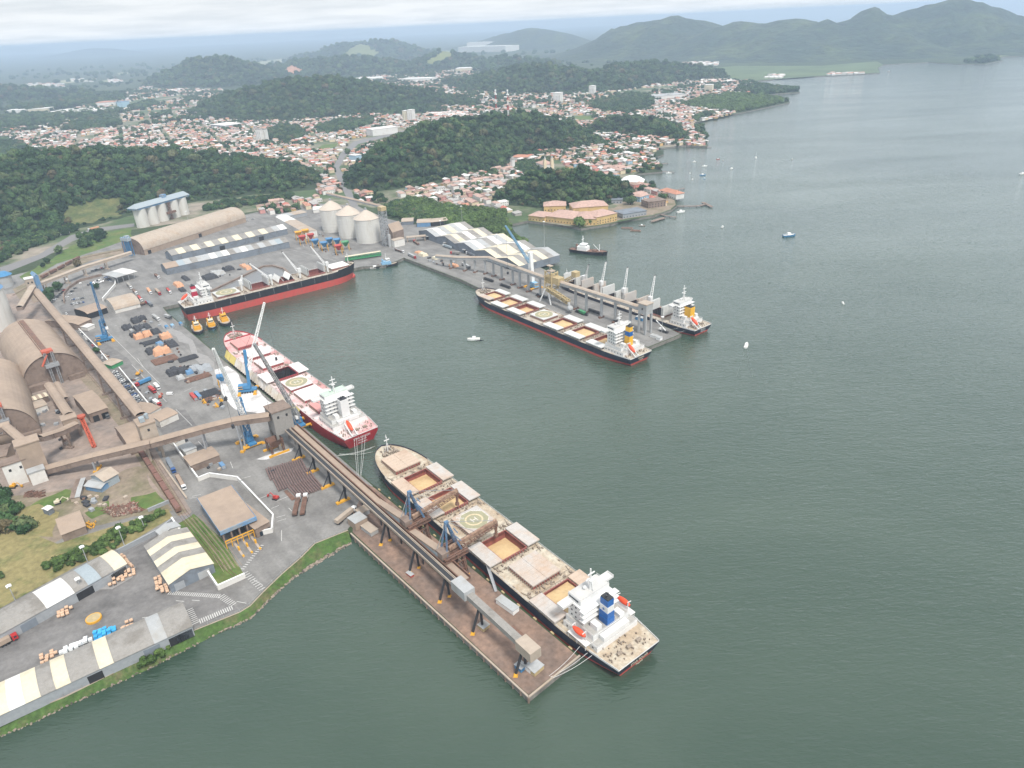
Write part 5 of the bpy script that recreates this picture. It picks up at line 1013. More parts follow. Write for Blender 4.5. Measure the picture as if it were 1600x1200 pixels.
def superstructure(root, zd, x0, x1, B, tiers=5, tw=20, funx=None, fun=(), funh=13, boats='side', funw=4.5, funl=5.5, mast=12, grn=None, wing=None, yel=False):
    hb_ = B/2; g = grn or mat('pale grey deck', (.50, .49, .47), var=.1); T = 2.8
    s_ = MB(); s_.box(x0-4, -hb_*.80, zd, x1, hb_*.80, zd+T); s_.box(x0, -hb_*.70, zd+T+.02, x1, hb_*.70, zd+2*T)
    dh_ = s_.build('deckhouse', shipw, root); MB().box(x0-3.8, -hb_*.79, zd+T-.1, x0-.1, hb_*.79, zd+T+.06).box(x0+.2, -hb_*.69, zd+2*T-.1, x1-.2, hb_*.69, zd+2*T+.06).box(x0+.1, hb_*.705, zd+T-.1, x1-.1, hb_*.79, zd+T+.05).box(x0+.1, -hb_*.79, zd+T-.1, x1-.1, -hb_*.705, zd+T+.05).build('walking_deck', shipg, dh_)
    t = MB(); xt = x0+(x1-x0)*.42; t.box(xt, -tw/2, zd+2*T+.02, x1-.5, tw/2, zd+tiers*T)
    for k in range(3, tiers+1): t.box(xt-1.5, -tw/2-1.2, zd+k*T-.02, xt+1.6, tw/2+1.2, zd+k*T+.12)
    acc = t.build('accommodation', shipw, root); w_ = MB()
    for k in range(2, tiers): win_row(w_, x1-.5, -tw/2+1, tw/2-1, zd+k*T+1.1); [win_row(w_, q, xt+1, x1-1.5, zd+k*T+1.1, axis='x') for q in (-tw/2, tw/2)]; win_row(w_, xt, -tw/2+1, tw/2-1, zd+k*T+1.1, gap=3)
    for q in (-hb_*.8, hb_*.8): win_row(w_, q, x0-3, x1-1, zd+1.1, gap=3, axis='x')
    tag(w_.build('windows', M['glass'], acc), kind='stuff')
    zt = zd+tiers*T; b = MB(); W_ = wing or hb_+.5
    b.box(x1-7.5, -tw/2+1, zt+.02, x1+.8, tw/2-1, zt+3); bridge = b.build('bridge', shipw, root)
    wl = MB(); wl.box(x1-3.5, -W_, zt-.3, x1+.5, W_, zt+.02); [wl.box(x1-3.5, q*W_-(.1), zt, x1+.5, q*W_+.1, zt+1.2) for q in (-1, 1)]; wl.box(x1+.35, -W_, zt, x1+.5, W_, zt+1.2); wl.box(x1-3.5, -W_, zt, x1-3.35, W_, zt+1.1)
    for q in (-1, 1): wl.beam((x1-1.5, q*(W_-2), zt-.3), (x1-1.5, q*tw*.45, zt-5), .5)
    wl.build('bridge_wing', shipw, root)
    MB().box(x1+.75, -tw/2+2, zt+1.3, x1+.87, tw/2-2, zt+2.3).box(x1-6, tw/2-1.05, zt+1.3, x1, tw/2-.93, zt+2.3).box(x1-6, -tw/2+.93, zt+1.3, x1, -tw/2+1.05, zt+2.3).build('window', M['glass'], bridge)
    m_ = MB(); xm = x1-4.5; m_.tube((xm, 0, zt+3), (xm, 0, zt+3+mast), .7, 8, 0, .35); m_.beam((xm, -3, zt+mast*.55+3), (xm, 3, zt+mast*.55+3), .4).beam((xm-.5, -2, zt+mast*.8+3), (xm-.5, 2.2, zt+mast*.8+3), .5).box(xm-1.2, -1.2, zt+mast*.5+2.6, xm+1.2, 1.2, zt+mast*.5+2.9).blob((xm+1.5, 2.2, zt+4.4), .9, 2, 0).beam((xm-2, 0, zt+3), (xm, 0, zt+mast*.6+3), .35)
    m_.build('mast', shipw, root)
    if g is not shipw: MB().box(x1-7.4, -tw/2+1.2, zt+3.02, x1+.7, tw/2-1.2, zt+3.08).build('monkey_island', g, root)
    if funx is None: funx = x0+1
    z0 = zd+2*T+.02; fb = MB(); hh = funh/len(fun); keys = []
    for k, c in enumerate(fun):
        if c not in keys: keys.append(c)
        z = z0+k*hh; f_ = 1-.05*k; fb.box(funx-funl/2*f_, -funw/2*f_, z, funx+funl/2*f_, funw/2*f_, z+hh, keys.index(c))
    fo = fb.build('funnel', keys, root); MB().tube((funx, .9, z0+funh), (funx-.6, .9, z0+funh+2.2), .5, 8).tube((funx+.8, -.8, z0+funh), (funx+.3, -.8, z0+funh+1.8), .4, 8).box(funx-funl/2+.5, -funw/2+.5, z0+funh, funx+funl/2-.5, funw/2-.5, z0+funh+.6).build('exhaust', M['dsteel'], fo)
    for i in range(12):
        pass
    MB().box(x0-3.5, -hb_*.5, zd+T+.02, x0-.5, hb_*.5, zd+T*1.9).box(funx-2, 5, zd+2*T+.02, funx+2.5, 8, zd+3*T).box(funx-3, -8.5, zd+2*T+.02, funx+1.5, -5.5, zd+2.7*T).build('engine_casing', shipw, root)
    if boats == 'side':
        for q in (-1, 1):
            y = q*(hb_-1.8); bt = MB(); bt.grid(lambda a, b: (x0+6+ (a-.5)*8, y+1.35*math.sin(math.pi*min(max(a, .02), .98))**.45*math.cos(2*math.pi*b), zd+T+3.4+1.5*math.sin(math.pi*min(max(a, .02), .98))**.45*math.sin(2*math.pi*b)), 12, 12); bt.build('lifeboat', lifeo, root, smooth=True)
            dv_ = MB(); [dv_.beam((x0+6+k, y-q*.9, zd), (x0+6+k, y-q*.9, zd+T+5.6), .35).beam((x0+6+k, y-q*.9, zd+T+5.6), (x0+6+k, y+q*1.2, zd+T+5.2), .3) for k in (-3.4, 3.4)]; dv_.box(x0, y-1.6, zd+T-.2, x0+12, y+1.6, zd+T+.02); [dv_.beam((x0+k, y+q*1.3, zd), (x0+k, y+q*1.3, zd+T), .25) for k in (.5, 6, 11.5)]; dv_.build('davit', shipw, root)
    else:
        bt = MB(); p0, p1 = Vector((9.5, 5, zd+8.4)), Vector((2.4, 5, zd+3.6)); d = (p1-p0).normalized(); up = Vector((0, 1, 0)).cross(d)
        bt.grid(lambda a, b: p0.lerp(p1, a)+Vector((0, 1, 0))*(1.4*math.sin(math.pi*min(max(a, .02), .98))**.4*math.cos(2*math.pi*b))+up*(1.5*math.sin(math.pi*min(max(a, .02), .98))**.4*math.sin(2*math.pi*b)), 12, 12); bt.build('lifeboat', lifeo, root, smooth=True)
        r = MB()
        for q in (-1.9, 1.9): r.beam((11.5, 5+q, zd+8.0), (-.5, 5+q, zd+.6), .6, .7).beam((9.5, 5+q, zd), (9.5, 5+q, zd+9.5), .5).beam((4, 5+q, zd), (4, 5+q, zd+3), .4)
        r.beam((9.5, 3.1, zd+9.5), (9.5, 6.9, zd+9.5), .5).beam((.5, 3.1, zd+1), (.5, 6.9, zd+1), .4); r.build('boat_ramp', shipw, root)
    # railings of the upper decks
    r = MB()
    for (xa, xb, yy, z) in ((x0-4, x1, hb_*.80, zd+T), (x0, x1, hb_*.70, zd+2*T), (x1-7.4, x1+.7, tw/2-1.1, zt+3)):
        for z_ in (.5, 1.0):
            r.beam((xa, -yy, z+z_), (xa, yy, z+z_), .08).beam((xa, -yy, z+z_), (xb, -yy, z+z_), .08).beam((xa, yy, z+z_), (xb, yy, z+z_), .08)
        for k in range(0, int(yy*2), 2): r.beam((xa, -yy+k, z), (xa, -yy+k, z+1), .08)
    r.build('upper_railing', shipw, root)
def stern_text(root, lines, z, size, m):
    for k, s_ in enumerate(lines): text('name_lettering', s_, size*(1 if k == 0 else .62), m, root, (-.22, 0, z-k*size*.95), (R(90), 0, R(-90)))
# --- A: the near ship
g = 'open'
HA = [(203, 17, 'closed'), (177, 18, g, -2.2), (149.5, 18, g, -1.2), (123, 18, 'heli', 'oct'), (96, 18, g, -3.0), (71, 18, 'closed'), (46, 17, g, .3)]
sa, sa0, sang = make_ship('near_bulk_carrier', 'big navy bulk carrier with dusty tan deck and blue funnel at the near pier', (626.5, 722), 203, (887, 930.5), 46, 6.8, 228, 32, 1.8, navy, deck_dust, HA, [cov_tan, cov_tan, cov_grey, cov_grey, cov_grey, cov_grey, cov_grey], oc=8.3)
superstructure(sa, 6.8, 17, 35, 32, 5, 20, funx=20, fun=[fun_blue, fun_blue, shipw, fun_blue], funh=14, boats='side', wing=16)
stern_text(sa, ['STAR POLAR', 'MAJURO'], 5.2, 1.9, M['cream'])
text('name_lettering', 'STAR', 2.0, shipw, sa, (129.3, 5.3, 9.63), (0, 0, R(40))); text('name_lettering', 'POLAR', 2.0, shipw, sa, (129.3, -5.3, 9.63), (0, 0, R(-40-90)))
st = MB()
for s_ in (-1, 1):
    vs = []
    for k in range(10): r = .95 if k % 2 == 0 else .42; a = math.pi/2+k*math.pi/5; vs.append((20+r*math.cos(a), s_*2.2, 6.8+5.6+8.6+r*math.sin(a)))
    st.add(vs, [tuple(range(10))])
st.build('funnel_star', fun_blue, sa)
# --- B: red ship
HB = [(212, 18, 'closed'), (184.5, 18, 'closed'), (157, 18, 'closed'), (128, 18, 'empty'), (102.5, 18, 'heli'), (78.5, 18, 'closed'), (54, 14, 'red')]
sb, sb0, sbang = make_ship('red_bulk_carrier', 'red hulled bulk carrier with pink powder dusted deck, moored along the main quay', (380.6, 536), 212, (484.6, 614), 78.5, 9, 243, 32, .6, hred, deck_pink, HB, [cov_red, cov_pink, cov_pink, cov_pink, cov_pink, cov_pink, cov_red], oc=8.3, coam=mat('deep red coaming', (0.33, 0.04, 0.05), var=.15), bootm=hred, sheer=3.5)
superstructure(sb, 9, 20, 38, 32, 6, 20, funx=22, fun=[shipw], funh=13, boats='aft', wing=16, grn=mat('pale green deck', (0.45, 0.56, 0.46), var=.1), funw=6)
stern_text(sb, ['STAR EPSILON', 'MONROVIA', 'IMO 9249312'], 6.6, 2.0, shipw)
MB().box(226.5, -11.5, 9.0, 227.5, 11.5, 12.2).build('forecastle_front', hred, sb)
# --- C: black and red geared ship
HC = [(172, 20, 'closed'), (143, 20, 'fold', 'm'), (108, 17, 'fold', 'm', 1), (79, 20, 'fold', 'm'), (46, 22, 'heli')]
sc_, sc0, scang = make_ship('geared_bulk_carrier', 'high riding black and red bulk carrier with four deck cranes at the inner quay', (524.2, 416.5), 172, (353.5, 457), 46, 14.5, 193, 30, 7.0, black, deck_beige, HC, [cov_white, cov_lg, cov_white, cov_lg, cov_lg], oc=8.5, bulb=True)
superstructure(sc_, 14.5, 14, 29, 30, 5, 18, funx=15, fun=[fun_red, fun_red, shipw, fun_red], funh=11, boats='aft', wing=15)
# --- D
HD = [(197.5, 17, g, .3), (173, 18, g, -.4), (147, 18, g, -1.6), (121, 18, 'heli'), (94, 18, g, -.2), (66, 18, g, -.4), (39, 17, g, -1.2)]
sd, sd0, sdang = make_ship('far_bulk_carrier', 'navy bulk carrier with six grain filled holds and a yellow and blue funnel', (771.3, 461), 197.5, (948.2, 530.8), 39, 7, 225, 32, 2.0, navy, deck_beige, HD, [cov_grey, cov_lg, cov_lg, cov_lg, cov_lg, cov_lg, cov_lg], oc=8.3)
superstructure(sd, 7, 12, 30, 32, 6, 19, funx=14, fun=[fun_yel, fun_yel, fun_blue, fun_yel], funh=16, boats='aft', wing=16)
stern_text(sd, ['POLARIS', 'PANAMA'], 5.4, 1.9, M['cream'])
# --- E
sE = W(1098.5, 512, 6); uE = Vector((math.cos(sdang), math.sin(sdang), 0))
def pxof(v): return P(v)
pE1, pE7 = sE+uE*172, sE+uE*46
for q in (pE1, pE7): q.z = 8
HE = [(165, 18, 'fold', 'd'), (138, 18, 'fold', 'd'), (108, 18, 'fold', 'd'), (79, 18, 'fold', 'd'), (49, 18, 'fold', 'd')]
se, se0, seang = make_ship('outer_bulk_carrier', 'navy bulk carrier with raised grey hatch covers and deck cranes beyond the far pier', pxof(pE1), 172, pxof(pE7), 46, 6, 185, 29, 1.4, navy, deck_beige, HE, [cov_lg, cov_grey], oc=8)
superstructure(se, 6, 14, 28, 29, 6, 18, funx=16, fun=[fun_yel], funh=10, boats='aft', wing=14.5, mast=14, funw=6, funl=7)
stern_text(se, ['FELICITY', 'HONG KONG'], 4.6, 1.7, shipw)
def deck_crane(root, x, y, z, ph, az, el, bl, label=None, drk=False):
    c = MB(); c.tube((x, y, z), (x, y, z+ph), 1.2, 12); c.box(x-1.7, y-1.7, z+ph, x+1.7, y+1.7, z+ph+4.5); o_ = c.build('deck_crane', shipw, root)
    d = Vector((math.cos(az)*math.cos(el), math.sin(az)*math.cos(el), math.sin(el))); a = Vector((x, y, z+ph+.8))+Vector((d.x, d.y, 0)).normalized()*1.6; s_ = Vector((-d.y, d.x, 0)).normalized()
    j = MB(); [j.beam(a+s_*q, a+d*bl+s_*q*.35, .5) for q in (-1.1, 1.1)]; [j.beam(a+d*(bl*k/10)+s_*1.0*(1-.65*k/10), a+d*(bl*(k+.7)/10)-s_*1.0*(1-.65*k/10), .22) for k in range(10)]; j.build('jib', shipw, o_)
    k = MB(); k.beam(Vector((x, y, z+ph+5.5)), a+d*bl, .12).beam(a+d*bl, a+d*bl-Vector((0, 0, 8)), .1); k.box((a+d*bl).x-.6, (a+d*bl).y-.6, (a+d*bl).z-1, (a+d*bl).x+.6, (a+d*bl).y+.6, (a+d*bl).z+.4); k.build('cable', M['dsteel'], o_)
for x, az, el, bl in ((62.5, 60, 30, 12), (93, 125, 35, 27), (125, 120, 52, 27), (157.5, 118, 50, 27)): deck_crane(sc_, x, -6 if x > 70 else 0, 14.5, 7, R(az), R(el), bl)
for x, az, el, bl in ((62, -62, 55, 24), (96, -60, 58, 24), (127, -62, 52, 24), (152, 180, 72, 18)): deck_crane(se, x, 0, 6, 9, R(az), R(el), bl)
# ------------------------------------------------------------------ tugs and small craft
def hull_mb(L, B, z, bow=.35, m=0, deckz=None, tr=.8):
    b = MB(); n = 14; 
    def e(t, s_, lv): 
        w_ = (tr+(1-tr)*min(1, t/.3)) if t < .3 else (1.0 if t < 1-bow else max(0, 1-((t-1+bow)/bow)**2.0)**.7)
        return (L*(t-.5)*(1-.05*(1-lv)), s_*B/2*w_*(0.8+.2*lv), z*lv-(1-lv)*1.0+(z*.35*max(0, t-.6)/.4)*lv)
    for s_ in (-1, 1):
        for i in range(n):
            q = [e(i/n, s_, 0), e((i+1)/n, s_, 0), e((i+1)/n, s_, 1), e(i/n, s_, 1)]
            b.quad(*(q if s_ < 0 else q[::-1]), m=m)
    b.quad(e(0, 1, 0), e(0, -1, 0), e(0, -1, 1), e(0, 1, 1), m)
    for i in range(n):
        a, c = e(i/n, -1, 1), e((i+1)/n, -1, 1); b.quad((a[0], a[1], a[2]-.35), (c[0], c[1], c[2]-.35), (c[0], -c[1], c[2]-.35), (a[0], -a[1], a[2]-.35), m+1)
    return b
def tug(label, px, az, hull, house, top, grp='tugboats moored by the black ship', L=27, B=10):
    root = empty('tugboat', W(px[0], px[1], 0), az); tag(root, label, 'tugboat', grp)
    hull_mb(L, B, 2.4, .45).build('hull', [hull, deck_beige], root)
    f = MB(); n = 26
    for i in range(n):
        a = -1.9+3.8*i/n; f.cyl(L*.18+L*.30*math.cos(a), B*.48*math.sin(a)*1.02, 1.2, 2.9, .55, 8)
    tag(f.build('fenders', M['dsteel'], root), kind='stuff')
    MB().box(-5, -3.3, 2.1, 6.5, 3.3, 4.9).box(-3, -2.8, 4.92, 5.5, 2.8, 6.6).build('deckhouse', house, root)
    w_ = MB(); w_.box(.5, -2.3, 6.62, 5.2, 2.3, 9.2); wh = w_.build('wheelhouse', top, root)
    MB().box(.42, -2.1, 7.6, 5.28, 2.1, 8.5).box(.7, -2.38, 7.6, 5.0, 2.38, 8.5).build('window', M['glass'], wh)
    MB().tube((1, 0, 9.2), (1, 0, 15.5), .25, 8).beam((1, -1.5, 12.5), (1, 1.5, 12.5), .25).beam((1, -1, 14), (1, 1, 14), .2).build('mast', M['whitep'], root)
    for y in (-2.2, 2.2): MB().cyl(-3.2, y, 4.92, 8.8, .8, 10).build('funnel', house, root)
    MB().tube((-9, -1.4, 2.8), (-9, 1.4, 2.8), .9, 10).box(-12.5, -.5, 2.1, -11.9, .5, 3.6).build('winch', M['rust'], root)
ang_t = scang+math.pi*0.97
tug('leftmost of the three yellow tugboats, nearest the quay wall', (309, 516), R(-62), black, M['yellow'], M['cream'])
tug('smaller middle one of the three yellow tugboats, with a pale blue rim', (331, 511), R(-62), M['lblue'], M['yellow'], M['cream'], L=21, B=8.5)
tug('rightmost of the three yellow tugboats beside the black ship', (351, 503), R(-60), navy, M['yellow'], M['yellow'], L=30, B=11)
tug('blue and white tugboat in the inner corner of the dock', (603, 416), R(20), black, M['lblue'], M['whitep'], None, L=30, B=10)
MBq = empty('workboat', W(587, 419, 0), R(22)); tag(MBq, 'low white workboat alongside the blue and white tugboat', 'workboat'); hull_mb(14, 5, 1.6).build('hull', [M['lgrey'], M['conc']], MBq); MB().box(-3, -1.5, 1.2, 1, 1.5, 3.2).build('cabin', M['whitep'], MBq)
root = empty('supply_ship', W(920, 396, 0), R(-32)); tag(root, 'rusty black supply ship with white bridge anchored off the ochre building', 'ship')
hull_mb(50, 12, 4, .3).build('hull', [black, M['rust']], root); MB().box(-14, -4.5, 3.6, -1, 4.5, 8.5).box(-11, -4, 8.52, -3, 4, 11.5).build('superstructure', M['whitep'], root); MB().box(-10.5, -3.2, 9.3, -2.94, 3.2, 10.4).build('window', M['glass'], root)
MB().tube((-8, 0, 11.5), (-8, 0, 21), .5, 8).tube((14, 0, 3), (14, 0, 13), .45, 8).beam((14, 0, 5), (6, 0, 12), .4).beam((-8, -3, 17), (-8, 3, 17), .4).build('mast', M['whitep'], root); MB().cyl(-16, 0, 3.6, 10, 1.5, 10).box(5, -3, 3.6, 11, 3, 5.4).box(15, -4, 3.4, 20, 4, 4.8).build('deck_gear', M['rust'], root)
def boat(label, px, az, L=11, B=3.4, hullm='whitep', cabin=True, name='motorboat', cat='boat', grp=None, mastf=False, cm='whitep'):
    L *= .85; B *= .85; root = empty(name, W(px[0], px[1], 0), R(az)); tag(root, label, cat, grp); hull_mb(L, B, L*.12, .5).build('hull', [M[hullm], M['conc']], root)
    if cabin: MB().add([(-L*.18, -B*.36, L*.09), (L*.16, -B*.36, L*.09), (L*.16, B*.36, L*.09), (-L*.18, B*.36, L*.09), (-L*.16, -B*.30, L*.27), (L*.06, -B*.30, L*.27), (L*.06, B*.30, L*.27), (-L*.16, B*.30, L*.27)], [(4, 5, 6, 7), (0, 1, 5, 4), (1, 2, 6, 5), (2, 3, 7, 6), (3, 0, 4, 7)]).build('cabin', M[cm], root)
    if mastf: MB().tube((0, 0, L*.1), (0, 0, L*1.0), .12, 6).build('mast', M['whitep'], root)
    return root
foam = mat('wake foam', (0.22, 0.27, 0.25), var=.3, scale=1.0)
boat('white speedboat turning in the middle of the dock', (740, 531), 180, 14, 4.5)
boat('small white boat leading a long double wake in the open bay', (1166, 541), 65, 13, 4)
boat('blue and white ferry boat sailing in the upper bay', (1233, 369), 10, 20, 6.5, 'blue')
bts = [((1129, 355), 60, 9, 'whitep', 'small white boat alone midway between the jetties and the ferry boat'), ((1317, 474), 80, 7, 'whitep', 'tiny boat alone in the open bay below the wide reach of water'), ((1085, 253), 15, 9, 'whitep', 'white boat nearest the narrow town quay'), ((1101, 260), 10, 12, 'whitep', 'white boat just right of the one nearest the town quay'), ((1143, 264), 40, 11, 'whitep', 'white boat furthest right of the anchored group off the town'), ((1098, 274), 10, 13, 'blue', 'dark blue boat at the bottom of the anchored group off the town'), ((1082, 281), 70, 8, 'whitep', 'small white boat below the narrow town quay'), ((1078, 271), 60, 7, 'whitep', 'smallest white boat off the white market tent'), ((1101, 279), 30, 6, 'lblue', 'tiny pale blue skiff beneath the dark blue boat'), ((1122, 249), 0, 8, 'red', 'small red hulled boat above the anchored group'), ((1130, 251), 10, 6, 'lgrey', 'tiny grey skiff beside the small red hulled boat'), ((1181, 247), 80, 12, 'whitep', 'sailing boat with tall mast off the upper town'), ((1238, 249), 30, 6, 'lgrey', 'tiny skiff far out right of the sailing boat'), ((1597, 272), 20, 14, 'whitep', 'white boat at the right edge of the photo'), ((1389, 112), 0, 16, 'tandark', 'dark boat in the far cove below the marsh'), ((1064, 332), 20, 16, 'whitep', 'white launch at the root of the long ferry jetty'), ((1045, 271), 0, 12, 'whitep', 'pair of white launch hulls at the end of the narrow quay'), ((1003, 353), -15, 10, 'tandark', 'brown boat beside the grey shed of the waterfront')]
for k, (p_, az, L_, c_, lb) in enumerate(bts): boat(lb, p_, az, L_, L_*.32, c_, True, 'motorboat', 'boat', None, mastf=(k == 11))
# wakes are foam lying on the water
wk = MB(); w0 = W(1166, 543, 0)
for s_ in (-1, 1):
    e = W(1163+s_*13, 590, 0); d = e-w0; n_ = Vector((-d.y, d.x, 0)).normalized()
    for k in range(24):
        t = k/24; q = w0.lerp(e, t); wd = .25*(1-t)+.08; L2 = 2.6; dn = d.normalized(); wk.add([tuple(q-dn*L2+Vector((0, 0, .12))), tuple(q+n_*wd+Vector((0, 0, .12))), tuple(q+dn*L2+Vector((0, 0, .12))), tuple(q-n_*wd+Vector((0, 0, .12)))], [(0, 1, 2, 3)])
a, b_ = W(744, 531, 0), W(756, 533, 0)
for k in range(8):
    t = k/8; q = a.lerp(b_, t); wd = 1.6*(1-t)+.3; wk.add([(q.x-3, q.y-wd, .12), (q.x+3, q.y-wd*.6, .12), (q.x+3.2, q.y+wd*.7, .12), (q.x-3, q.y+wd, .12)], [(0, 1, 2, 3)])
tag(wk.build('wake_foam', foam), kind='stuff')
# mooring ropes of the near and red ships
def rope(label, pts):
    c = pts[0]; o_ = empty('mooring_rope', c); tag(o_, label, 'rope', 'mooring ropes'); 
    m = MB()
    for a, b in pts[1:]:
        prev = a
        for k in range(1, 9):
            t = k/8; q = a.lerp(b, t); q.z -= 1.2*math.sin(math.pi*t); m.tube(prev-c, q-c, .075, 5, caps=False); prev = q
    m.build('rope', M['whitep'], o_); return o_
rope('bundle of white stern ropes of the near navy ship tied to the pier end', [W(884, 1015), (W(918, 1020, 7), W(860, 1058, 3.5)), (W(925, 1024, 7), W(862, 1060, 3.5)), (W(906, 1010, 7), W(858, 1056, 3.5))])
rope('crossing ropes between the red ship stern and the quay by the near ship bow', [W(560, 738), (W(553, 684, 7), W(558, 742, 3.5)), (W(557, 683, 7), W(560, 744, 3.5)), (W(566, 680, 7), W(563, 742, 3.5)), (W(571, 678, 7), W(564, 744, 3.5))])
rope('bow ropes of the near navy ship running to the quay edge', [W(540, 705), (W(581, 700, 9), W(527, 712, 3.5)), (W(582, 706, 9), W(530, 709, 3.5)), (W(586, 697, 9), W(529, 711, 3.5))])
rope('stern ropes from the outer ship across to the tip of the far pier', [W(1060, 515), (W(1060, 512, 6), W(1043, 513, 3.5)), (W(1075, 512, 6), W(1060, 519, 3.5))])
# ================================================================== PIER CONVEYORS, LOADERS, CRANES
UX = Vector((math.cos(sang), math.sin(sang), 0))*-1      # towards the pier end
VX = Vector((-UX.y, UX.x, 0))                             # towards the ships
Z3 = Vector((0, 0, 1))
def vgallery():
    F = [(480, 712), (500, 733), (523, 756), (547, 779)]; F2 = [(608, 845), (653, 888), (702, 932), (754, 981), (820, 1046)]
    g0, g1 = W(608, 845), W(820, 1046); ax = (g1-g0).normalized(); n = Vector((-ax.y, ax.x, 0))
    H = 13.2; start = W(446, 694)-Z3*0; t0 = (start-g0).dot(ax)+8; s_ = g0+ax*t0; L = (g1-g0).dot(ax)-t0+8; a = math.atan2(ax.y, ax.x)
    root = empty('pier_conveyor', s_, a); tag(root, 'long grey conveyor on black V-shaped trestles along the near pier', 'conveyor')
    b = MB(); b.box(0, -1.5, H, L-48, 1.5, H+1.6).box(0, -1.9, H+1.62, L-48, -1.5, H+2.3).box(0, 1.5, H+1.62, L-48, 1.9, H+2.3); b.build('girder', M['tanlight'], root)
    b = MB(); b.box(0, -1.1, H+1.62, L-48, 1.1, H+1.75); b.build('belt', M['dsteel'], root)
    b = MB(); b.box(L-58, -3, H, L-47, 3, H+5); b.build('drive_house', M['lgrey'], root); b = MB(); b.box(L-47, -1.8, H+.2, L-10, 1.8, H+3); b.build('girder', M['grey'], root); MB().box(L-10, -3, H-.5, L, 3, H+4.5).build('end_house', M['tanlight'], root)
    MB().box(L-20, 1.85, H+1, L-12, 4.2, H+1.3).build('platform', M['rust'], root)
    def loc(p): q = W(*p)-s_; return q.dot(ax)
    for i, p in enumerate(F):
        x = loc(p); c = MB(); c.beam((x, 0, 0), (x, 0, H), 1.0); c.beam((x, -5, .8), (x, -.3, H*.62), .5); lg = c.build('leg', M['dsteel'], root); MB().box(x-1, -6.5, 0, x+1, 2.2, 1.2).build('foot', M['yellow'], lg)
    for p in F2:
        x = loc(p); c = MB(); c.beam((x, .6, .6), (x, .2, H), .9); lg = c.build('leg', M['dsteel'], root); MB().cyl(x, .6, 0, 1.4, 1.3, 4, 0, .6).build('foot', M['yellow'], lg)
        c = MB(); c.beam((x, -5.2, .6), (x, -.4, H), .9); lg = c.build('leg', M['dsteel'], root); MB().cyl(x, -5.2, 0, 1.4, 1.5, 4, 0, .6).build('foot', M['yellow'], lg)
    # the roofed belt beside it that feeds the loaders
    r2 = empty('loader_conveyor', s_+n*6.0, a); tag(r2, 'wide brown dust covered conveyor between the grey conveyor and the near ship', 'conveyor')
    L2 = (W(745, 930)-s_).dot(ax); b = MB(); b.box(-4, -2.6, H-1, L2, 2.6, H); b.box(-4, -2.7, H+.02, L2, -2.2, H+1.4).box(-4, 2.2, H+.02, L2, 2.7, H+1.4); b.build('girder', M['rust'], r2)
    MB().box(-4, -1.6, H+.02, L2, 1.6, H+.5).build('belt', M['tan'], r2)
    b = MB(); [b.beam((x, y, 0), (x, y, H-1), .7) for x in range(6, int(L2), 22) for y in (-2.2, 2.2)]; 
    for x in range(6, int(L2), 22):
        lg = MB().beam((x, -2.2, 0), (x, -2.2, H-1), .6).build('leg', M['dsteel'], r2); lg = MB().beam((x, 2.2, 0), (x, 2.2, H-1), .6).build('leg', M['dsteel'], r2)
    for (pa, pb) in (((575, 785), (628, 812)), ((634, 822), (682, 868))):
        xa, xb = (W(*pa, 18)-s_).dot(ax), (W(*pb, 20)-s_).dot(ax); b = MB()
        b.add([(xa, -1.9, H+.6), (xa, 1.9, H+.6), (xb, 1.9, H+5.2), (xb, -1.9, H+5.2), (xa, -1.9, H+.5), (xa, 1.9, H+.5), (xb, 1.9, H+1), (xb, -1.9, H+1)], [(0, 3, 2, 1), (4, 5, 6, 7), (0, 4, 7, 3), (1, 2, 6, 5), (2, 3, 7, 6)]); b.build('tripper', [M['tan']], r2)
        MB().add([(xa+8, -2.02, H+.7), (xb-1, -2.02, H+1.2), (xb-1, -2.02, H+4)], [(0, 1, 2)]).build('tripper_panel', M['bgrey'], r2)
    return s_, ax, n, a, H
gs, gax, gn, ga, gH = vgallery()
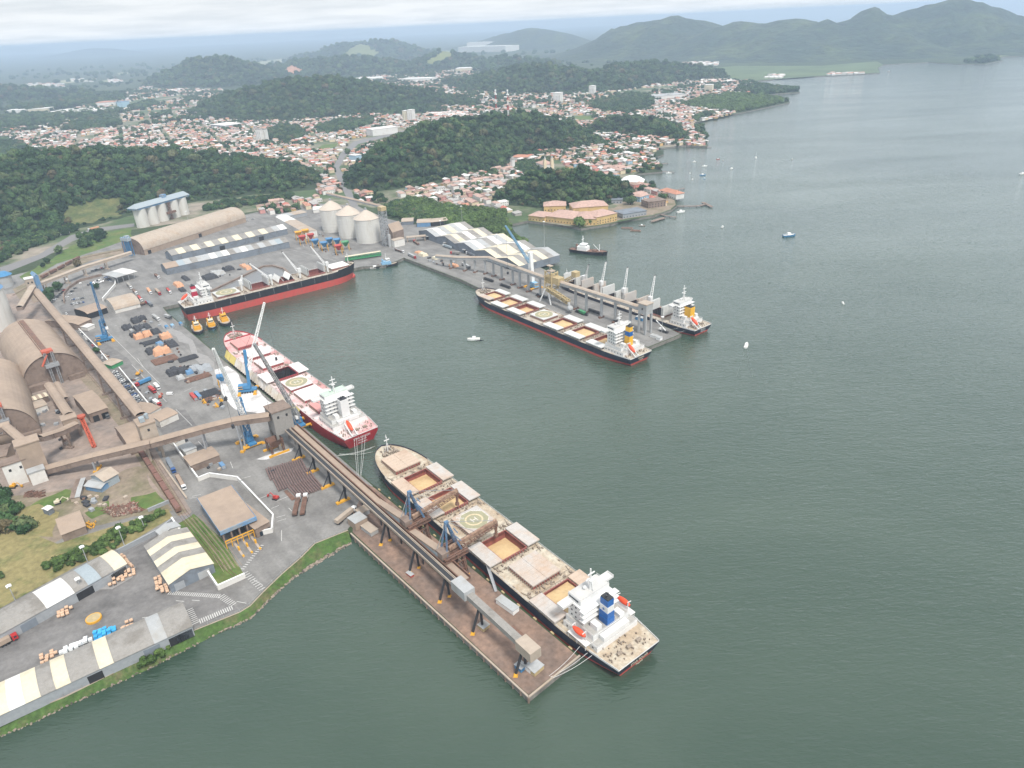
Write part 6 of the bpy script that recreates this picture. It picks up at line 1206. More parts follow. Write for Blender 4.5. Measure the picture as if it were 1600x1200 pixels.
def shiploader(label, bpx, tip, masttop):
    b0 = W(*bpx, GZ+15); off = (b0-gs).dot(gax); base = gs+gax*off+gn*13.0; t = W(*tip, GZ+17)-base; tl = Vector((t.dot(gax), t.dot(gn), 0))
    root = empty('shiploader', base, ga); tag(root, label, 'ship loader', 'ship loaders on the near pier')
    f = MB()
    for x in (-5, 5):
        for y in (-4, 3.5): f.lattice((x, y, 0), (x*.55, y*.8, 15), 1.2, 1.2, 7, .3)
    for z in (5, 10): f.beam((-4.4, -4, z), (4.4, -4, z), .4).beam((-4.4, 3.5, z), (4.4, 3.5, z), .4).beam((-4.4, -4, z), (-4.4, 3.5, z), .4).beam((4.4, -4, z), (4.4, 3.5, z), .4)
    f.beam((-5, -4, .3), (4, 3.5, 14), .3).beam((5, -4, .3), (-4, 3.5, 14), .3); f.lattice((-5, -9, 15.5), (-5, 5, 15.5), 1.5, 2, 8, .3).lattice((5, -9, 15.5), (5, 5, 15.5), 1.5, 2, 8, .3); f.box(-4, -8, 14, 4, 4, 14.6)
    f.build('portal', M['rust'], root)
    for x in (-5, 5): MB().box(x-.8, -5.2, 0, x+.8, 4.6, .9).build('bogie', M['yellow'], root)
    MB().box(-3, -9, 14.62, 3, -4.5, 18.5).build('drive_house', M['tandark'], root)
    tp = (tl.x, tl.y, 17.5); d = Vector(tp)-Vector((0, -3, 16.5)); bm = MB(); bm.beam((0, -3, 16.8), tp, 1.7, 1.4); p0 = Vector((0, -3, 18.0)); bm.tube(p0, Vector(tp)+Z3*1.0, .85, 8); boom = bm.build('boom', mat('rusty dusty boom', (.30, .20, .14), var=.3, scale=.8, col2=(.20, .12, .085), mix2=(.45, .6), scale2=.5), root); MB().lattice((0, -3, 14.6), Vector(tp)-Z3*1.4, 2.8, 1.2, 16, .16).build('boom_truss', M['rust'], boom)
    MB().tube(tp, (tp[0], tp[1]-.6, 9.5), .9, 8, 0, .7).cyl(tp[0], tp[1]-.6, 8.2, 9.5, 1.3, 8).build('spout', M['rust'], root)
    m_ = MB(); top = (-1.5, -2, 33)
    for x, y in ((-3, -6), (3, -6), (-3, 3), (3, 3)): m_.lattice((x, y, 15), (top[0]+x*.08, top[1]+y*.06, 33), .6, .6, 9, .13)
    m_.beam((-3, 3, 21), (3, 3, 21), .4).beam((-2.3, 2.5, 26), (2.0, 2, 26), .4); m_.box(-2.2, -2.9, 32, -.6, -.9, 33.2); m_.build('mast', mat('faded mast blue', (.10, .19, .31), var=.3, scale=.8, col2=(.17, .12, .1), mix2=(.5, .7), scale2=.4), root)
    k = MB(); k.beam(top, Vector(tp)*.55+Vector((0, -1.3, 9)), .22).beam(top, Vector(tp)+Z3*1.5-d*.05, .22).beam(top, (-3, -9, 16), .25); k.build('stay', M['steel'], root)
    return root
shiploader('rusty blue-masted ship loader nearer the bow, its boom over the near ship third hold', (648, 812), (714, 768), (635, 762))
shiploader('rusty blue-masted ship loader nearer the stern, its boom over the near ship fifth hold', (704, 862), (775, 816), (688, 808))
# far pier
D0, D1 = W(751, 432), W(1003, 518); DA = (D1-D0).normalized(); DN = Vector((-DA.y, DA.x, 0))
dl = [(751, 432), (766, 433), (781.5, 438), (798, 446), (812, 450), (829, 455), (847, 463), (901, 482), (917, 488), (938, 497), (960, 504), (983, 512)]
gallery('pier_conveyor', 'long concrete grey conveyor gallery on white columns along the far pier', [WZ(682, 403, 9), WZ(716, 406, 12), WZ(764, 406, 17)]+[D0+DA*((WZ(847, 463, 0)-D0).dot(DA))+Z3*20, D1+Z3*20], 4.2, 4.2, m='tanlight', mw='lgrey', legs=[(716, 415), (729, 422), (740, 427)]+dl, legm='lgrey', feet='rust', frameleg='single', lw=1.9, group=None, cat='conveyor')
root = tower('end_tower', 'square grey end tower on four columns at the tip of the far pier conveyor', (1007, 520), 9, 9, 28, 'lgrey', ang=math.atan2(DA.y, DA.x), cat='tower', roof='tanlight', legs=19, wins=1)
p0 = D0+DA*((WZ(862, 470, 0)-D0).dot(DA)); root = empty('shiploader', p0, math.atan2(DA.y, DA.x)); tag(root, 'ochre ship loader parked at the middle of the far pier conveyor', 'ship loader')
b = MB(); [b.beam((x, y, 13), (x*.9, y*.9, 31), 1.3) for x in (-5, 5) for y in (-4.5, 4.5)]; [b.beam((-5, y, z), (5, y, z), .9).beam((5, y, z), (-5, y, z+6), .5) for y in (-4.5, 4.5) for z in (14, 20, 26)]; [b.beam((x, -4.5, z), (x, 4.5, z), .9) for x in (-5, 5) for z in (14, 20, 30)]; b.build('frame', M['loader'], root)
for y in (-9, 5): 
    l_ = MB(); [l_.beam((x, y, 0), (x*.25, y*.75, 14), 1.1) for x in (-8, 8)]; l_.build('leg', M['whitep'], root)
MB().box(-4.5, -4, 20.3, 14, 4, 27).build('drive_house', M['loader'], root); b = MB(); b.lattice((0, -6, 15), (34, -10, 10), 3.6, 3.4, 9, .5); b.beam((0, -6, 15), (34, -10, 10), 3.0, .4); b.build('boom', M['loader'], root); b = MB(); b.lattice((6, 4, 18), (24, 12, 30), 2.4, 2.4, 6, .5); b.box(20, 8, 28, 26, 14, 33); b.build('counter_boom', M['loader'], root); MB().tube((34, -10, 10), (36, -11, 4), 1.4, 10).blob((38, -12, 5), 3.2, 2, .05).build('spout', M['lgrey'], root); MB().box(-4, -3, 31, 3, 3, 32).tube((-2, 0, 31), (-2, 0, 36), .4).box(-5, -2, 36, 1, 2, 36.6).build('head_platform', M['tanlight'], root)
# ------------------------------------------------------------------ mobile harbour cranes
def lat_boom(a, b_, w0, w1, n, r, m, parent, name='boom'): return MB().lattice(a, b_, w0, w0, n, r, 0, w1, w1).build(name, m, parent)
def harbour_crane(label, base, az, elbow, tip, towm, boomm, solid=False, body='blue', chas='blue', tw=3.4, w0=2.4):
    root = empty('harbour_crane', W(*base), az); tag(root, label, 'crane'); c, s_ = math.cos(-az), math.sin(-az)
    def L_(p, ref):     # a photographed point on the vertical plane through the crane, at the height that meets its row
        return p
    f = MB(); f.box(-7, -2.6, 1.0, 7, 2.6, 2.8); f.build('chassis', M[chas], root)
    for x in (-6, 6): MB().box(x-1, -7, .9, x+1, 7, 1.6).box(x-1.4, -8, 0, x+1.4, -6, .9).box(x-1.4, 6, 0, x+1.4, 8, .9).build('outrigger', M['yellow'], root)
    w_ = MB(); [w_.tube((x, y-.5, .6), (x, y+.5, .6), .75, 10) for x in (-4, -2, 0, 2, 4) for y in (-2.9, 2.9)]; tag(w_.build('wheels', M['dsteel'], root), kind='stuff')
    h = MB(); h.box(-6.5, -2.4, 3.4, 3, 2.4, 6.6); h.build('machine_house', M[body], root); [MB().box(-6.56, -2.3, 3.6+k*1.0, -6.5, 2.3, 4.1+k*1.0).box(-6.56, -2.46, 3.6+k*1.0, -3, -2.4, 4.1+k*1.0).build('warning_stripe', M['yellow' if k != 1 else 'dsteel'], root) for k in range(3)]
    e, t = Vector(elbow), Vector(tip)
    if solid: MB().beam((1.5, 0, 3.4), e, tw, tw).build('tower', M[towm], root)
    else: MB().lattice((1.5, 0, 3.4), e, tw, tw, 7, .34).build('tower', M[towm], root)
    MB().box(2.2+e.x*.5, -2.6, e.z*.55, 4.6+e.x*.5, -.9, e.z*.55+2.4).build('cab', M['whitep'], root)
    bs = Vector((2.2+e.x*.6, 0, e.z*.62)); MB().lattice(bs, t, w0, w0, 16, .3, 0, 1.1, 1.1).build('boom', M[boomm], root)
    MB().beam(e, t, .16).beam(t, (t.x, t.y, t.z*.35), .12).box(t.x-.8, t.y-.8, t.z*.35-2.5, t.x+.8, t.y+.8, t.z*.35).build('cable', M['dsteel'], root)
    return root
def solve_tip(base, az, px, reach):
    "height at which a boom of given horizontal reach and heading meets the surveyed sight line; returns local vector"
    b = W(*base); best = None
    for dz in range(10, 900):
        z = dz*.1; q = W(px[0], px[1], GZ+z); r = math.hypot(q.x-b.x, q.y-b.y)
        if best is None or abs(r-reach) < best[0]: best = (abs(r-reach), q-b)
    q = best[1]; ca, sa_ = math.cos(-az), math.sin(-az); return Vector((q.x*ca-q.y*sa_, q.x*sa_+q.y*ca, q.z))
def crane_px(label, base, az, elb, tip, reach, er, towm, boomm, **k):
    return harbour_crane(label, base, az, solve_tip(base, az, elb, er), solve_tip(base, az, tip, reach), towm, boomm, **k)
crane_px('blue harbour crane with blue tower and white lattice boom, just beyond the crossing conveyor', (391, 693), R(-52), (372, 622), (333, 545), 24, 2, 'blue', 'whitep')
crane_px('blue harbour crane with solid blue tower standing in the white powder beside the red ship', (388, 612), R(10), (382, 547), (413, 473), 20, 1.5, 'blue', 'whitep', solid=True, tw=2.3)
crane_px('grey lattice boomed crane with blue cab squeezed between the transfer tower and the red ship', (467, 664), R(-52), (458, 640), (397, 537), 30, 2, 'steel', 'lgrey')
crane_px('tall blue lattice crane beside the white arched hall and the machine yard', (164, 533), R(38), (158, 500), (142, 441), 14, 1.5, 'blue', 'blue')
crane_px('pale blue harbour crane with white column behind the far pier conveyor', (833, 449), R(120), (828, 394), (790, 353), 34, 1, 'whitep', 'lblue', solid=True, body='lblue', chas='lblue', tw=4.0)
# blue yellow hoppers by the red ship
def hopper(label, px, az, m, s_=1.0):
    root = empty('grab_hopper', W(*px), az); tag(root, label, 'hopper', 'quayside hoppers'); b = MB(); [b.beam((x*s_, y*s_, 0), (x*s_, y*s_, 7*s_), .5) for x in (-3, 3) for y in (-3, 3)]; b.build('leg_frame', M['yellow'], root)
    MB().add([(-3.6*s_, -3.6*s_, 9*s_), (3.6*s_, -3.6*s_, 9*s_), (3.6*s_, 3.6*s_, 9*s_), (-3.6*s_, 3.6*s_, 9*s_), (-1, -1, 4*s_), (1, -1, 4*s_), (1, 1, 4*s_), (-1, 1, 4*s_)], [(0, 1, 5, 4), (1, 2, 6, 5), (2, 3, 7, 6), (3, 0, 4, 7)]).build('bin', M[m], root)
hopper('blue and yellow hopper left of the solid blue crane', (349, 602), R(20), 'blue')
# covered hoppers and machines near the three silos
for px, m, lb in (((468, 375), 'yellow', 'pair of yellow hoppers nearest the long white office'), ((479, 372), 'yellow', 'second yellow hopper, on the silo side of the first'), ((474, 382), 'red', 'dark red machine frame below the yellow hoppers'), ((487, 379), 'red', 'dark red machine frame in front of the westernmost big silo'), ((494, 388), 'blue', 'blue hopper frame left of the blue roofed one'), ((508, 392), 'blue', 'biggest blue hopper frame, with a pale cover'), ((516, 386), 'blue', 'blue hopper frame behind the biggest one'), ((541, 391), 'green', 'green hopper with yellow cover in front of the silos'), ((530, 397), 'red', 'red frame at the quay end of the hopper row'), ((528, 387), 'blue', 'small blue hopper beside the green one')): hopper(lb, px, R(20), m, 1.3)
root = empty('conveyor_machine', W(540, 408), R(18)); tag(root, 'long green conveyor machine with cream roof beside the bow of the black ship', 'machine'); b = MB(); b.lattice((0, 0, 3), (44, 0, 4), 4, 4, 10, .4); b.box(0, -1.8, 1.4, 44, 1.8, 3.6); b.build('frame', M['green'], root); MB().beam((0, 0, 5.6), (44, 0, 6.6), 5, .3).build('roof', M['cream'], root)
# ------------------------------------------------------------------ vehicles
cp = {k: mat('car paint '+k, c, rough=0.35, var=0.04) for k, c in dict(white=(.72, .72, .71), silver=(.42, .43, .44), black=(.02, .02, .022), red=(.42, .03, .03), grey=(.13, .135, .14), blue=(.04, .10, .28)).items()}
def car_mesh(k):
    b = MB(); L, w_ = 4.4, 1.75
    b.add([(-L/2, -w_/2, .35), (L/2, -w_/2, .35), (L/2, w_/2, .35), (-L/2, w_/2, .35), (-L/2, -w_/2, .92), (L/2-.1, -w_/2, .8), (L/2-.1, w_/2, .8), (-L/2, w_/2, .92)], [(0, 3, 2, 1), (4, 5, 6, 7), (0, 1, 5, 4), (1, 2, 6, 5), (2, 3, 7, 6), (3, 0, 4, 7)])
    b.add([(-1.9, -.82, .9), (1.15, -.82, .86), (1.15, .82, .86), (-1.9, .82, .9), (-1.5, -.66, 1.45), (.35, -.66, 1.47), (.35, .66, 1.47), (-1.5, .66, 1.45)], [(0, 1, 5, 4), (1, 2, 6, 5), (2, 3, 7, 6), (3, 0, 4, 7)], 1); b.add([(-1.5, -.66, 1.46), (.35, -.66, 1.48), (.35, .66, 1.48), (-1.5, .66, 1.46)], [(0, 1, 2, 3)])
    [b.tube((x, y-.1, .33), (x, y+.1, .33), .33, 8, 2) for x in (-1.35, 1.35) for y in (-.82, .82)]
    return b.mesh('car', [cp[k], M['glass'], M['dsteel']])
carm = {k: car_mesh(k) for k in cp}; rc = random.Random(21); CK = ['white', 'white', 'white', 'silver', 'silver', 'black', 'grey', 'grey', 'red', 'blue']
def cars(a, b_, n, az, where, grp, kinds=CK):
    for i in range(n):
        p = W(a[0]+(b_[0]-a[0])*i/max(n-1, 1), a[1]+(b_[1]-a[1])*i/max(n-1, 1)); k = rc.choice(kinds); o = bpy.data.objects.new('parked_car', carm[k]); COL.objects.link(o); o.location = (p.x+rc.uniform(-.3, .3), p.y+rc.uniform(-.3, .3), GZ+.14); o.rotation_euler = (0, 0, az+rc.uniform(-.06, .06)+(math.pi if rc.random() < .4 else 0))
        tag(o, '%s car %s' % (k, where), 'car', grp)
cars((180, 582), (221, 630), 20, R(25), 'parked in the row between the long conveyor and the low wall', 'cars in the row by the long conveyor')
cars((104, 491), (150, 548), 17, R(-52), 'waiting along the kerb beside the long straight conveyor', 'cars along the conveyor road')
cars((138, 446), (158, 437), 8, R(-60), 'in the upper row of the walled customs car park', 'cars in the customs car park', ['white', 'silver', 'white', 'black'])
cars((149, 444), (161, 440), 6, R(-60), 'in the second row of the walled customs car park', 'cars in the customs car park', ['white', 'silver', 'white'])
cars((166, 434), (176, 441), 6, R(20), 'along the east wall of the customs car park', 'cars in the customs car park', ['white', 'silver', 'blue', 'black'])
cars((112, 476), (130, 473), 7, R(-50), 'behind the tan roofed depot', 'cars behind the depot')
cars((114, 469), (128, 467), 5, R(30), 'on the patch above the depot roofs', 'cars above the depot')
cars((84, 471), (101, 454), 7, R(55), 'along the curved road by the round trees', 'cars by the round trees')
cars((100, 470), (118, 451), 5, R(50), 'along the dark curved wall', 'cars by the curved wall')
cars((145, 424), (160, 419), 6, R(10), 'by the pale conveyor gallery north of the canopy', 'cars north of the canopy')
cars((160, 560), (166, 572), 3, R(-55), 'on the conveyor road beside the green edged office', 'cars near the green office')
cars((330, 362), (395, 343), 9, R(20), 'beside the barrel-roofed pale warehouse', 'cars by the pale warehouse')
def wheels(b, xs, w_=1.25, r=.55, m=2):
    for x in xs:
        for y in (-w_+.15, w_-.15): b.tube((x, y-.25, r), (x, y+.25, r), r, 10, m)
def truck(label, head, tail, cabm='white', loadm='tan', load='box', name='truck', grp=None):
    h, t = W(*head), W(*tail); d = h-t; az = math.atan2(d.y, d.x); L = max(min(d.length, 19), 8); root = empty(name, (t+h)/2+Z3*.14, az); tag(root, label, 'truck', grp)
    cm = cp[cabm]; b = MB(); b.box(L/2-2.4, -1.25, .7, L/2, 1.25, 3.3); cab = b.build('cab', cm, root); MB().box(L/2-.02, -1.1, 1.9, L/2+.06, 1.1, 2.9).box(L/2-1.6, -1.29, 1.9, L/2-.5, 1.29, 2.8).build('window', M['glass'], cab)
    b = MB(); b.box(-L/2, -1.1, .9, L/2-2.5, 1.1, 1.25); b.build('chassis', M['dsteel'], root); b = MB(); wheels(b, [L/2-1.3, -L/2+1.2, -L/2+2.5, -L/2+3.8, L/2-4.2], m=0); tag(b.build('wheels', M['dsteel'], root), kind='stuff')
    if load == 'box': MB().box(-L/2, -1.28, 1.27, L/2-2.9, 1.28, 3.6).build('trailer', M[loadm], root)
    elif load == 'open':
        MB().box(-L/2, -1.28, 1.27, -L/2+.15, 1.28, 2.8).box(-L/2+.15, -1.28, 1.27, L/2-2.9, -1.15, 2.8).box(-L/2+.15, 1.15, 1.27, L/2-2.9, 1.28, 2.8).box(L/2-3.05, -1.28, 1.27, L/2-2.9, 1.28, 2.8).build('trailer', M['rust'], root); MB().box(-L/2+.15, -1.15, 1.27, L/2-3.05, 1.15, 2.5).build('load', M[loadm], root)
    elif load == 'pipes':
        b = MB(); [b.tube((-L/2-.5, y, 1.7+z*.7), (L/2-3, y, 1.7+z*.7), .34, 8) for z in range(2) for y in (-.9, -.2, .5, 1.1)]; tag(b.build('load', M[loadm], root), kind='stuff')
    return root
truck('left one of two adjacent trucks loaded with rusty pipes', (468, 778), (461, 808), 'white', 'rust', 'pipes'); truck('right one of two adjacent trucks loaded with rusty pipes', (479, 776), (473, 808), 'white', 'rust', 'pipes')
truck('flatbed truck with pale beams parked by the root of the near pier', (556, 797), (526, 821), 'white', 'tanlight', 'box')
truck('truck with dark blue cab and black trailer in the queue on the walled road', (273, 740), (263, 722), 'blue', 'wallb', 'box'); truck('truck with white cab and tan open trailer heading the queue on the walled road', (291, 770), (276, 743), 'white', 'tan', 'open')
truck('grey trailer truck leaving the dusty tipping shed', (170, 655), (163, 641), 'grey', 'lgrey', 'box'); truck('red cabbed flatbed truck at the left edge of the bale yard', (27, 998), (2, 1011), 'red', 'tan', 'box')
truck('first truck in the queue from the white canopy', (222, 472), (217, 465), 'white', 'red', 'open'); truck('second truck in the queue from the white canopy', (214, 461), (209, 455), 'white', 'tandark', 'open'); truck('third truck in the queue, closest to the white canopy', (206, 452), (200, 446), 'white', 'grey', 'box')
truck('brown trailer truck rounding the corner of the white arched hall', (229, 475), (223, 477), 'red', 'tan', 'open'); truck('black truck at the tail of the canopy queue near the quay', (238, 480), (231, 474), 'grey', 'wallb', 'box')
truck('truck with orange container near the end of the southern long shed', (238, 463), (230, 452), 'white', 'otarp', 'box'); truck('red flatbed truck by the orange container truck', (251, 462), (244, 455), 'red', 'tan', 'box'); truck('long loaded flatbed left of the orange covered cargo', (270, 463), (259, 450), 'white', 'red', 'open')
truck('small truck waiting alone below the southern long shed', (249, 436), (243, 431), 'white', 'rust', 'open'); truck('white truck on the dusty lane by the tugboats', (249, 502), (240, 496), 'white', 'lgrey', 'box'); truck('dark truck nearest the tugboats', (268, 499), (259, 496), 'grey', 'lgrey', 'box')
truck('pale blue trailer truck before the second gable of the far warehouse', (689, 384), (709, 391), 'white', 'bgrey', 'box'); truck('red truck at the foot of the raised ramp', (645, 377), (656, 385), 'red', 'tandark', 'open'); truck('red truck before the third gable of the far warehouse', (704, 397), (718, 398), 'red', 'grey', 'box'); truck('white truck before the fourth gable of the far warehouse', (729, 397), (742, 402), 'white', 'wallb', 'box')
truck('white cabbed truck by the inner corner of the dock', (632, 396), (617, 391), 'white', 'lgrey', 'open'); truck('flatbed with red cab on the dock corner by the quay edge', (650, 405), (638, 399), 'red', 'lgrey', 'box'); truck('grain truck beneath the start of the far pier conveyor', (735, 421), (722, 414), 'grey', 'lgrey', 'box')
truck('green loaded truck under the far pier conveyor past the ochre loader', (902, 488), (914, 493), 'grey', 'green', 'box'); truck('white truck at the road bend below the forest clearing', (95, 368), (110, 366), 'white', 'lgrey', 'box'); truck('orange tanker truck on the road below the forest clearing', (138, 361), (155, 357), 'white', 'otarp', 'box')
for k, (a, lb) in enumerate((((760, 440), 'westernmost'), ((786, 450), 'second'), ((843, 466), 'third, beside the ochre loader'), ((905, 492), 'fourth'), ((925, 490), 'fifth'), ((965, 508), 'easternmost'))):
    root = empty('grain_trolley', W(*a), math.atan2(DA.y, DA.x)); tag(root, 'black frame trolley under the far pier conveyor, %s in the line' % lb, 'trolley', 'trolleys under the far conveyor'); b = MB(); b.lattice((-8, 3, 1.6), (8, 3, 1.6), 2, 1.6, 6, .3); b.build('frame', M['dsteel'], root)
# excavator, loader, small machines
def digger(label, px, az, m='yellow', s_=1.0):
    s_ *= .72
    root = empty('excavator', W(*px)+Z3*.2, R(az)); tag(root, label, 'excavator'); b = MB(); [b.box(-2*s_, y-.4, 0, 2*s_, y+.4, 1.0*s_) for y in (-1.3*s_, 1.3*s_)]; b.build('tracks', M['dsteel'], root); MB().box(-2.2*s_, -1.4*s_, 1.02*s_, 1.2*s_, 1.4*s_, 2.3*s_).box(-.6*s_, .1, 2.32*s_, 1.1*s_, 1.4*s_, 3.3*s_).build('body', M[m], root); MB().beam((1*s_, -.4, 1.8*s_), (4*s_, -.4, 4.4*s_), .4).beam((4*s_, -.4, 4.4*s_), (6*s_, -.4, 2.2*s_), .3).box(6*s_, -1, .6, 7*s_, .2, 2.2*s_).build('arm', M[m], root)
digger('yellow excavator on the dirt yard near the tiny white hut', (91, 787), 30, 'cream', 1.2); digger('yellow loader parked in the machine yard by the white wall', (216, 586), 80, 'yellow', 1.1); digger('orange wheel machine below the red truck in the machine yard', (251, 622), 100, 'orange'); digger('dark red forklift on the asphalt west of the pipe trucks', (431, 780), 160, 'red', 1.2); digger('yellow digger at the left edge of the sleepers lane', (22, 762), 0, 'yellow', 1.2)
truck('red and blue truck mounted crane in the machine yard', (213, 605), (236, 595), 'red', 'blue', 'box'); truck('bright red truck in the machine yard', (243, 615), (235, 609), 'red', 'red', 'box'); truck('white van beside the bright red truck', (249, 610), (243, 604), 'white', 'white', 'box'); truck('small red tractor alone below the machine yard', (251, 636), (242, 630), 'red', 'whitep', 'box')
root = empty('parked_car', W(266, 617), 0); root.name = 'white_van'; tag(root, 'small white van alone on the wide quay lane', 'van'); b = MB(); b.box(-2.4, -1, .4, 2.4, 1, 2.2); b.build('body', cp['white'], root); MB().box(2.38, -.8, 1.2, 2.44, .8, 2.0).build('window', M['glass'], root)
# train of brown wagons
w0, w1 = W(214, 699), W(281, 803); d = w1-w0; n = 8; az = math.atan2(d.y, d.x); wl = d.length/n; b = MB(); b.box(-wl/2+.5, -1.5, 1.3, wl/2-.5, 1.5, 3.9); proto = empty('freight_wagon', w0+d*(.5/n)+Z3*.2, az); o1 = b.build('body', M['rust'], proto)
b = MB(); [b.box(-wl/2+.5+k*(wl-1)/8-.08, -1.6, 1.4, -wl/2+.5+k*(wl-1)/8+.08, 1.6, 4.0) for k in range(9)]; tag(b.build('ribs', M['rust'], proto), kind='stuff'); b = MB(); [b.tube((x, y-.1, .5), (x, y+.1, .5), .5, 8) for x in (-wl/2+2, -wl/2+4, wl/2-4, wl/2-2) for y in (-.8, .8)]; tag(b.build('wheels', M['dsteel'], proto), kind='stuff')
MB().box(-wl/2+.9, -1.2, 3.92, wl/2-.9, 1.2, 4.0).build('lid', M['brownlid'], proto)
ordn = ['northernmost, half under the crossing conveyor', 'second from the junction tower', 'third from the junction tower', 'fourth from the junction tower', 'fourth from the southern end', 'third from the southern end', 'second from the southern end', 'southernmost, beside the grass end']
tag(proto, 'rusty freight wagon, '+ordn[0], 'wagon', 'freight wagons on the works track')
for k in range(1, n): copy_tree(proto, w0+d*((k+.5)/n)+Z3*.2, az, label='rusty freight wagon, '+ordn[k])
w0, w1 = W(64, 437), W(126, 404); d = w1-w0; az = math.atan2(d.y, d.x)
for k in range(5): copy_tree(proto, w0+d*((k+.5)/5)+Z3*.2, az, label='dark freight wagon on the upper siding, number %s from the white tower' % ['one', 'two', 'three', 'four', 'five'][k], group='freight wagons on the upper siding')
def rails(pts):
    b = MB(); ps = [W(*p) for p in pts]
    for a, e in zip(ps, ps[1:]):
        dd = (e-a).normalized(); n_ = Vector((-dd.y, dd.x, 0))
        for s_ in (-.75, .75): b.beam(a+n_*s_+Z3*.28, e+n_*s_+Z3*.28, .18, .16)
    return b
tag(rails([(196, 655), (214, 699), (281, 803), (300, 830), (330, 868), (372, 905)]).build('railway_track', M['rust']), kind='structure'); tag(rails([(120, 565), (165, 615), (205, 660), (226, 697), (290, 800), (340, 862)]).build('railway_track', M['rust']), kind='structure'); tag(rails([(20, 462), (64, 437), (126, 404), (205, 388)]).build('railway_track', M['rust']), kind='structure')
for k in range(5):
    x = 290+k*6; gp = [(x, 812-k*1.5), (x+22, 838-k*1.5), (x+46, 868-k*1.5), (x+62, 893-k*2)]
    tag(rails(gp).build('railway_track', M['tan']), kind='structure')
# ------------------------------------------------------------------ cargo on the quay
def stack(label, px, L, w_, h, m, az=-52, name='cargo_stack', cat='cargo stack', grp='covered cargo stacks on the quay', pipes=False, seed=0):
    root = MB(); 
    if pipes:
        n_ = max(3, int(w_/.9)); 
        for k in range(n_): root.tube((-L/2+rc.uniform(-.5, .5), -w_/2+(k+.5)*w_/n_, h*.35), (L/2+rc.uniform(-.5, .5), -w_/2+(k+.5)*w_/n_, h*.35), h*.33, 6)
        for k in range(n_//2): root.tube((-L/2+1, -w_/2+(k*2+1)*w_/n_, h*.8), (L/2-1, -w_/2+(k*2+1)*w_/n_, h*.8), h*.3, 6)
        o = root.build(name, M[m], None, W(*px)+Z3*.1, R(az)); tag(o, label, cat, grp); return o
    def fn(a, b_):
        X, Y = a*2-1, b_*2-1; e = max(abs(X), abs(Y)); z = h*(1 if e < .8 else max(0, (1-e)/.2)); nz = mnoise.noise(Vector((a*5+seed*7.7, b_*5, px[0]*.3))); return (X*L/2*(1+.1*nz), Y*w_/2*(1+.12*nz), z*(1+.45*nz))
    root.grid(fn, 10, 10); o = root.build(name, M[m], None, W(*px)+Z3*.1, R(az)); tag(o, label, cat, grp); return o
ST = [((199, 513), 13, 9, 2.6, 'tarp', 'westernmost black heap of the quay stacks'), ((212, 502), 15, 8, 3, 'tarp', 'northernmost black heap, by the white arched hall'), ((223, 499), 10, 7, 3, 'tarp', 'small black heap right of the northernmost one'), ((217, 514), 14, 8, 2.4, 'tarp', 'black heap right of the westernmost one'), ((229, 511), 14, 7, 2.2, 'tarp', 'flat black heap below the small northern one'), ((211, 524), 10, 9, 2.4, 'tarp', 'black heap left of the twin orange covers'), ((217, 528), 9, 8, 3.6, 'otarp', 'left one of the twin orange covers'), ((230, 524), 11, 8, 3.6, 'otarp', 'right one of the twin orange covers'), ((244, 519), 13, 8, 2.2, 'tarp', 'black heap above the lone orange cover'), ((259, 527), 11, 10, 3.2, 'otarp', 'orange cover nearest the tugboats'), ((250, 538), 9, 6, 2, 'blueroof', 'small blue tarpaulin among black heaps'), ((268, 538), 18, 9, 2.2, 'tarp', 'long black heap below the eastern orange cover'), ((237, 550), 14, 9, 2.6, 'tarp', 'black heap left of the biggest orange cover'), ((253, 551), 13, 15, 4, 'otarp', 'biggest orange cover, at the south of the stacks'), ((296, 583), 7, 6, 2.6, 'blueroof', 'small blue cover in the southern stack group'), ((306, 577), 12, 9, 2.5, 'wallg', 'grey cover left of the large grey one'), ((319, 578), 14, 13, 3, 'wallg', 'large grey cover nearest the powder area'), ((282, 591), 8, 6, 2, 'lgrey', 'white cover at the foot of the southern stack group'), ((272, 583), 12, 11, 3, 'tarp', 'black heap at the left of the southern stack group'), ((285, 581), 12, 10, 3, 'tarp', 'black heap at the middle of the southern stack group'), ((341, 427), 18, 14, 2.4, 'lgrey', 'pale grey cover below the southern long shed'), ((328, 434), 18, 16, 3, 'tarp', 'broad black heap behind the helideck of the black ship'), ((357, 421), 14, 12, 3, 'tarp', 'black heap right of the pale grey cover'), ((384, 418), 26, 7, 2.4, 'otarp', 'long brown and orange heap by the pond wall'), ((279, 446), 18, 8, 3, 'otarp', 'orange cover behind the bridge of the black ship'), ((290, 436), 20, 6, 2.4, 'tarp', 'thin black heap beside the southern long shed'), ((285, 454), 14, 6, 2.4, 'tarp', 'dark heap by the stern of the black ship'), ((661, 399), 13, 8, 2.8, 'cream', 'yellowish cover at the start of the far conveyor'), ((681, 404), 9, 7, 2.4, 'cream', 'small yellowish cover below the far conveyor'), ((709, 416), 12, 8, 2.4, 'otarp', 'pinkish heap by the far pier edge'), ((655, 395), 10, 8, 1.6, 'otarp', 'reddish mat left of the yellowish cover')]
for k, (p_, L_, w_, h_, m_, lb) in enumerate(ST): stack(lb, p_, L_, w_, h_, m_, seed=k)
PI_ = [((238, 535), 16, 10, 'dark pipes between the orange covers'), ((258, 563), 20, 14, 'rusty pipes south of the biggest orange cover'), ((294, 561), 16, 9, 'black pipes standing apart toward the quay'), ((310, 591), 20, 8, 'brown and green timbers of the southern stack group'), ((325, 616), 16, 12, 'dark pipes left of the lattice boomed crane'), ((331, 624), 12, 6, 'small lot of rusty pipes below the dark ones'), ((425, 738), 5, 3, 'short pipes by the pipe field')]
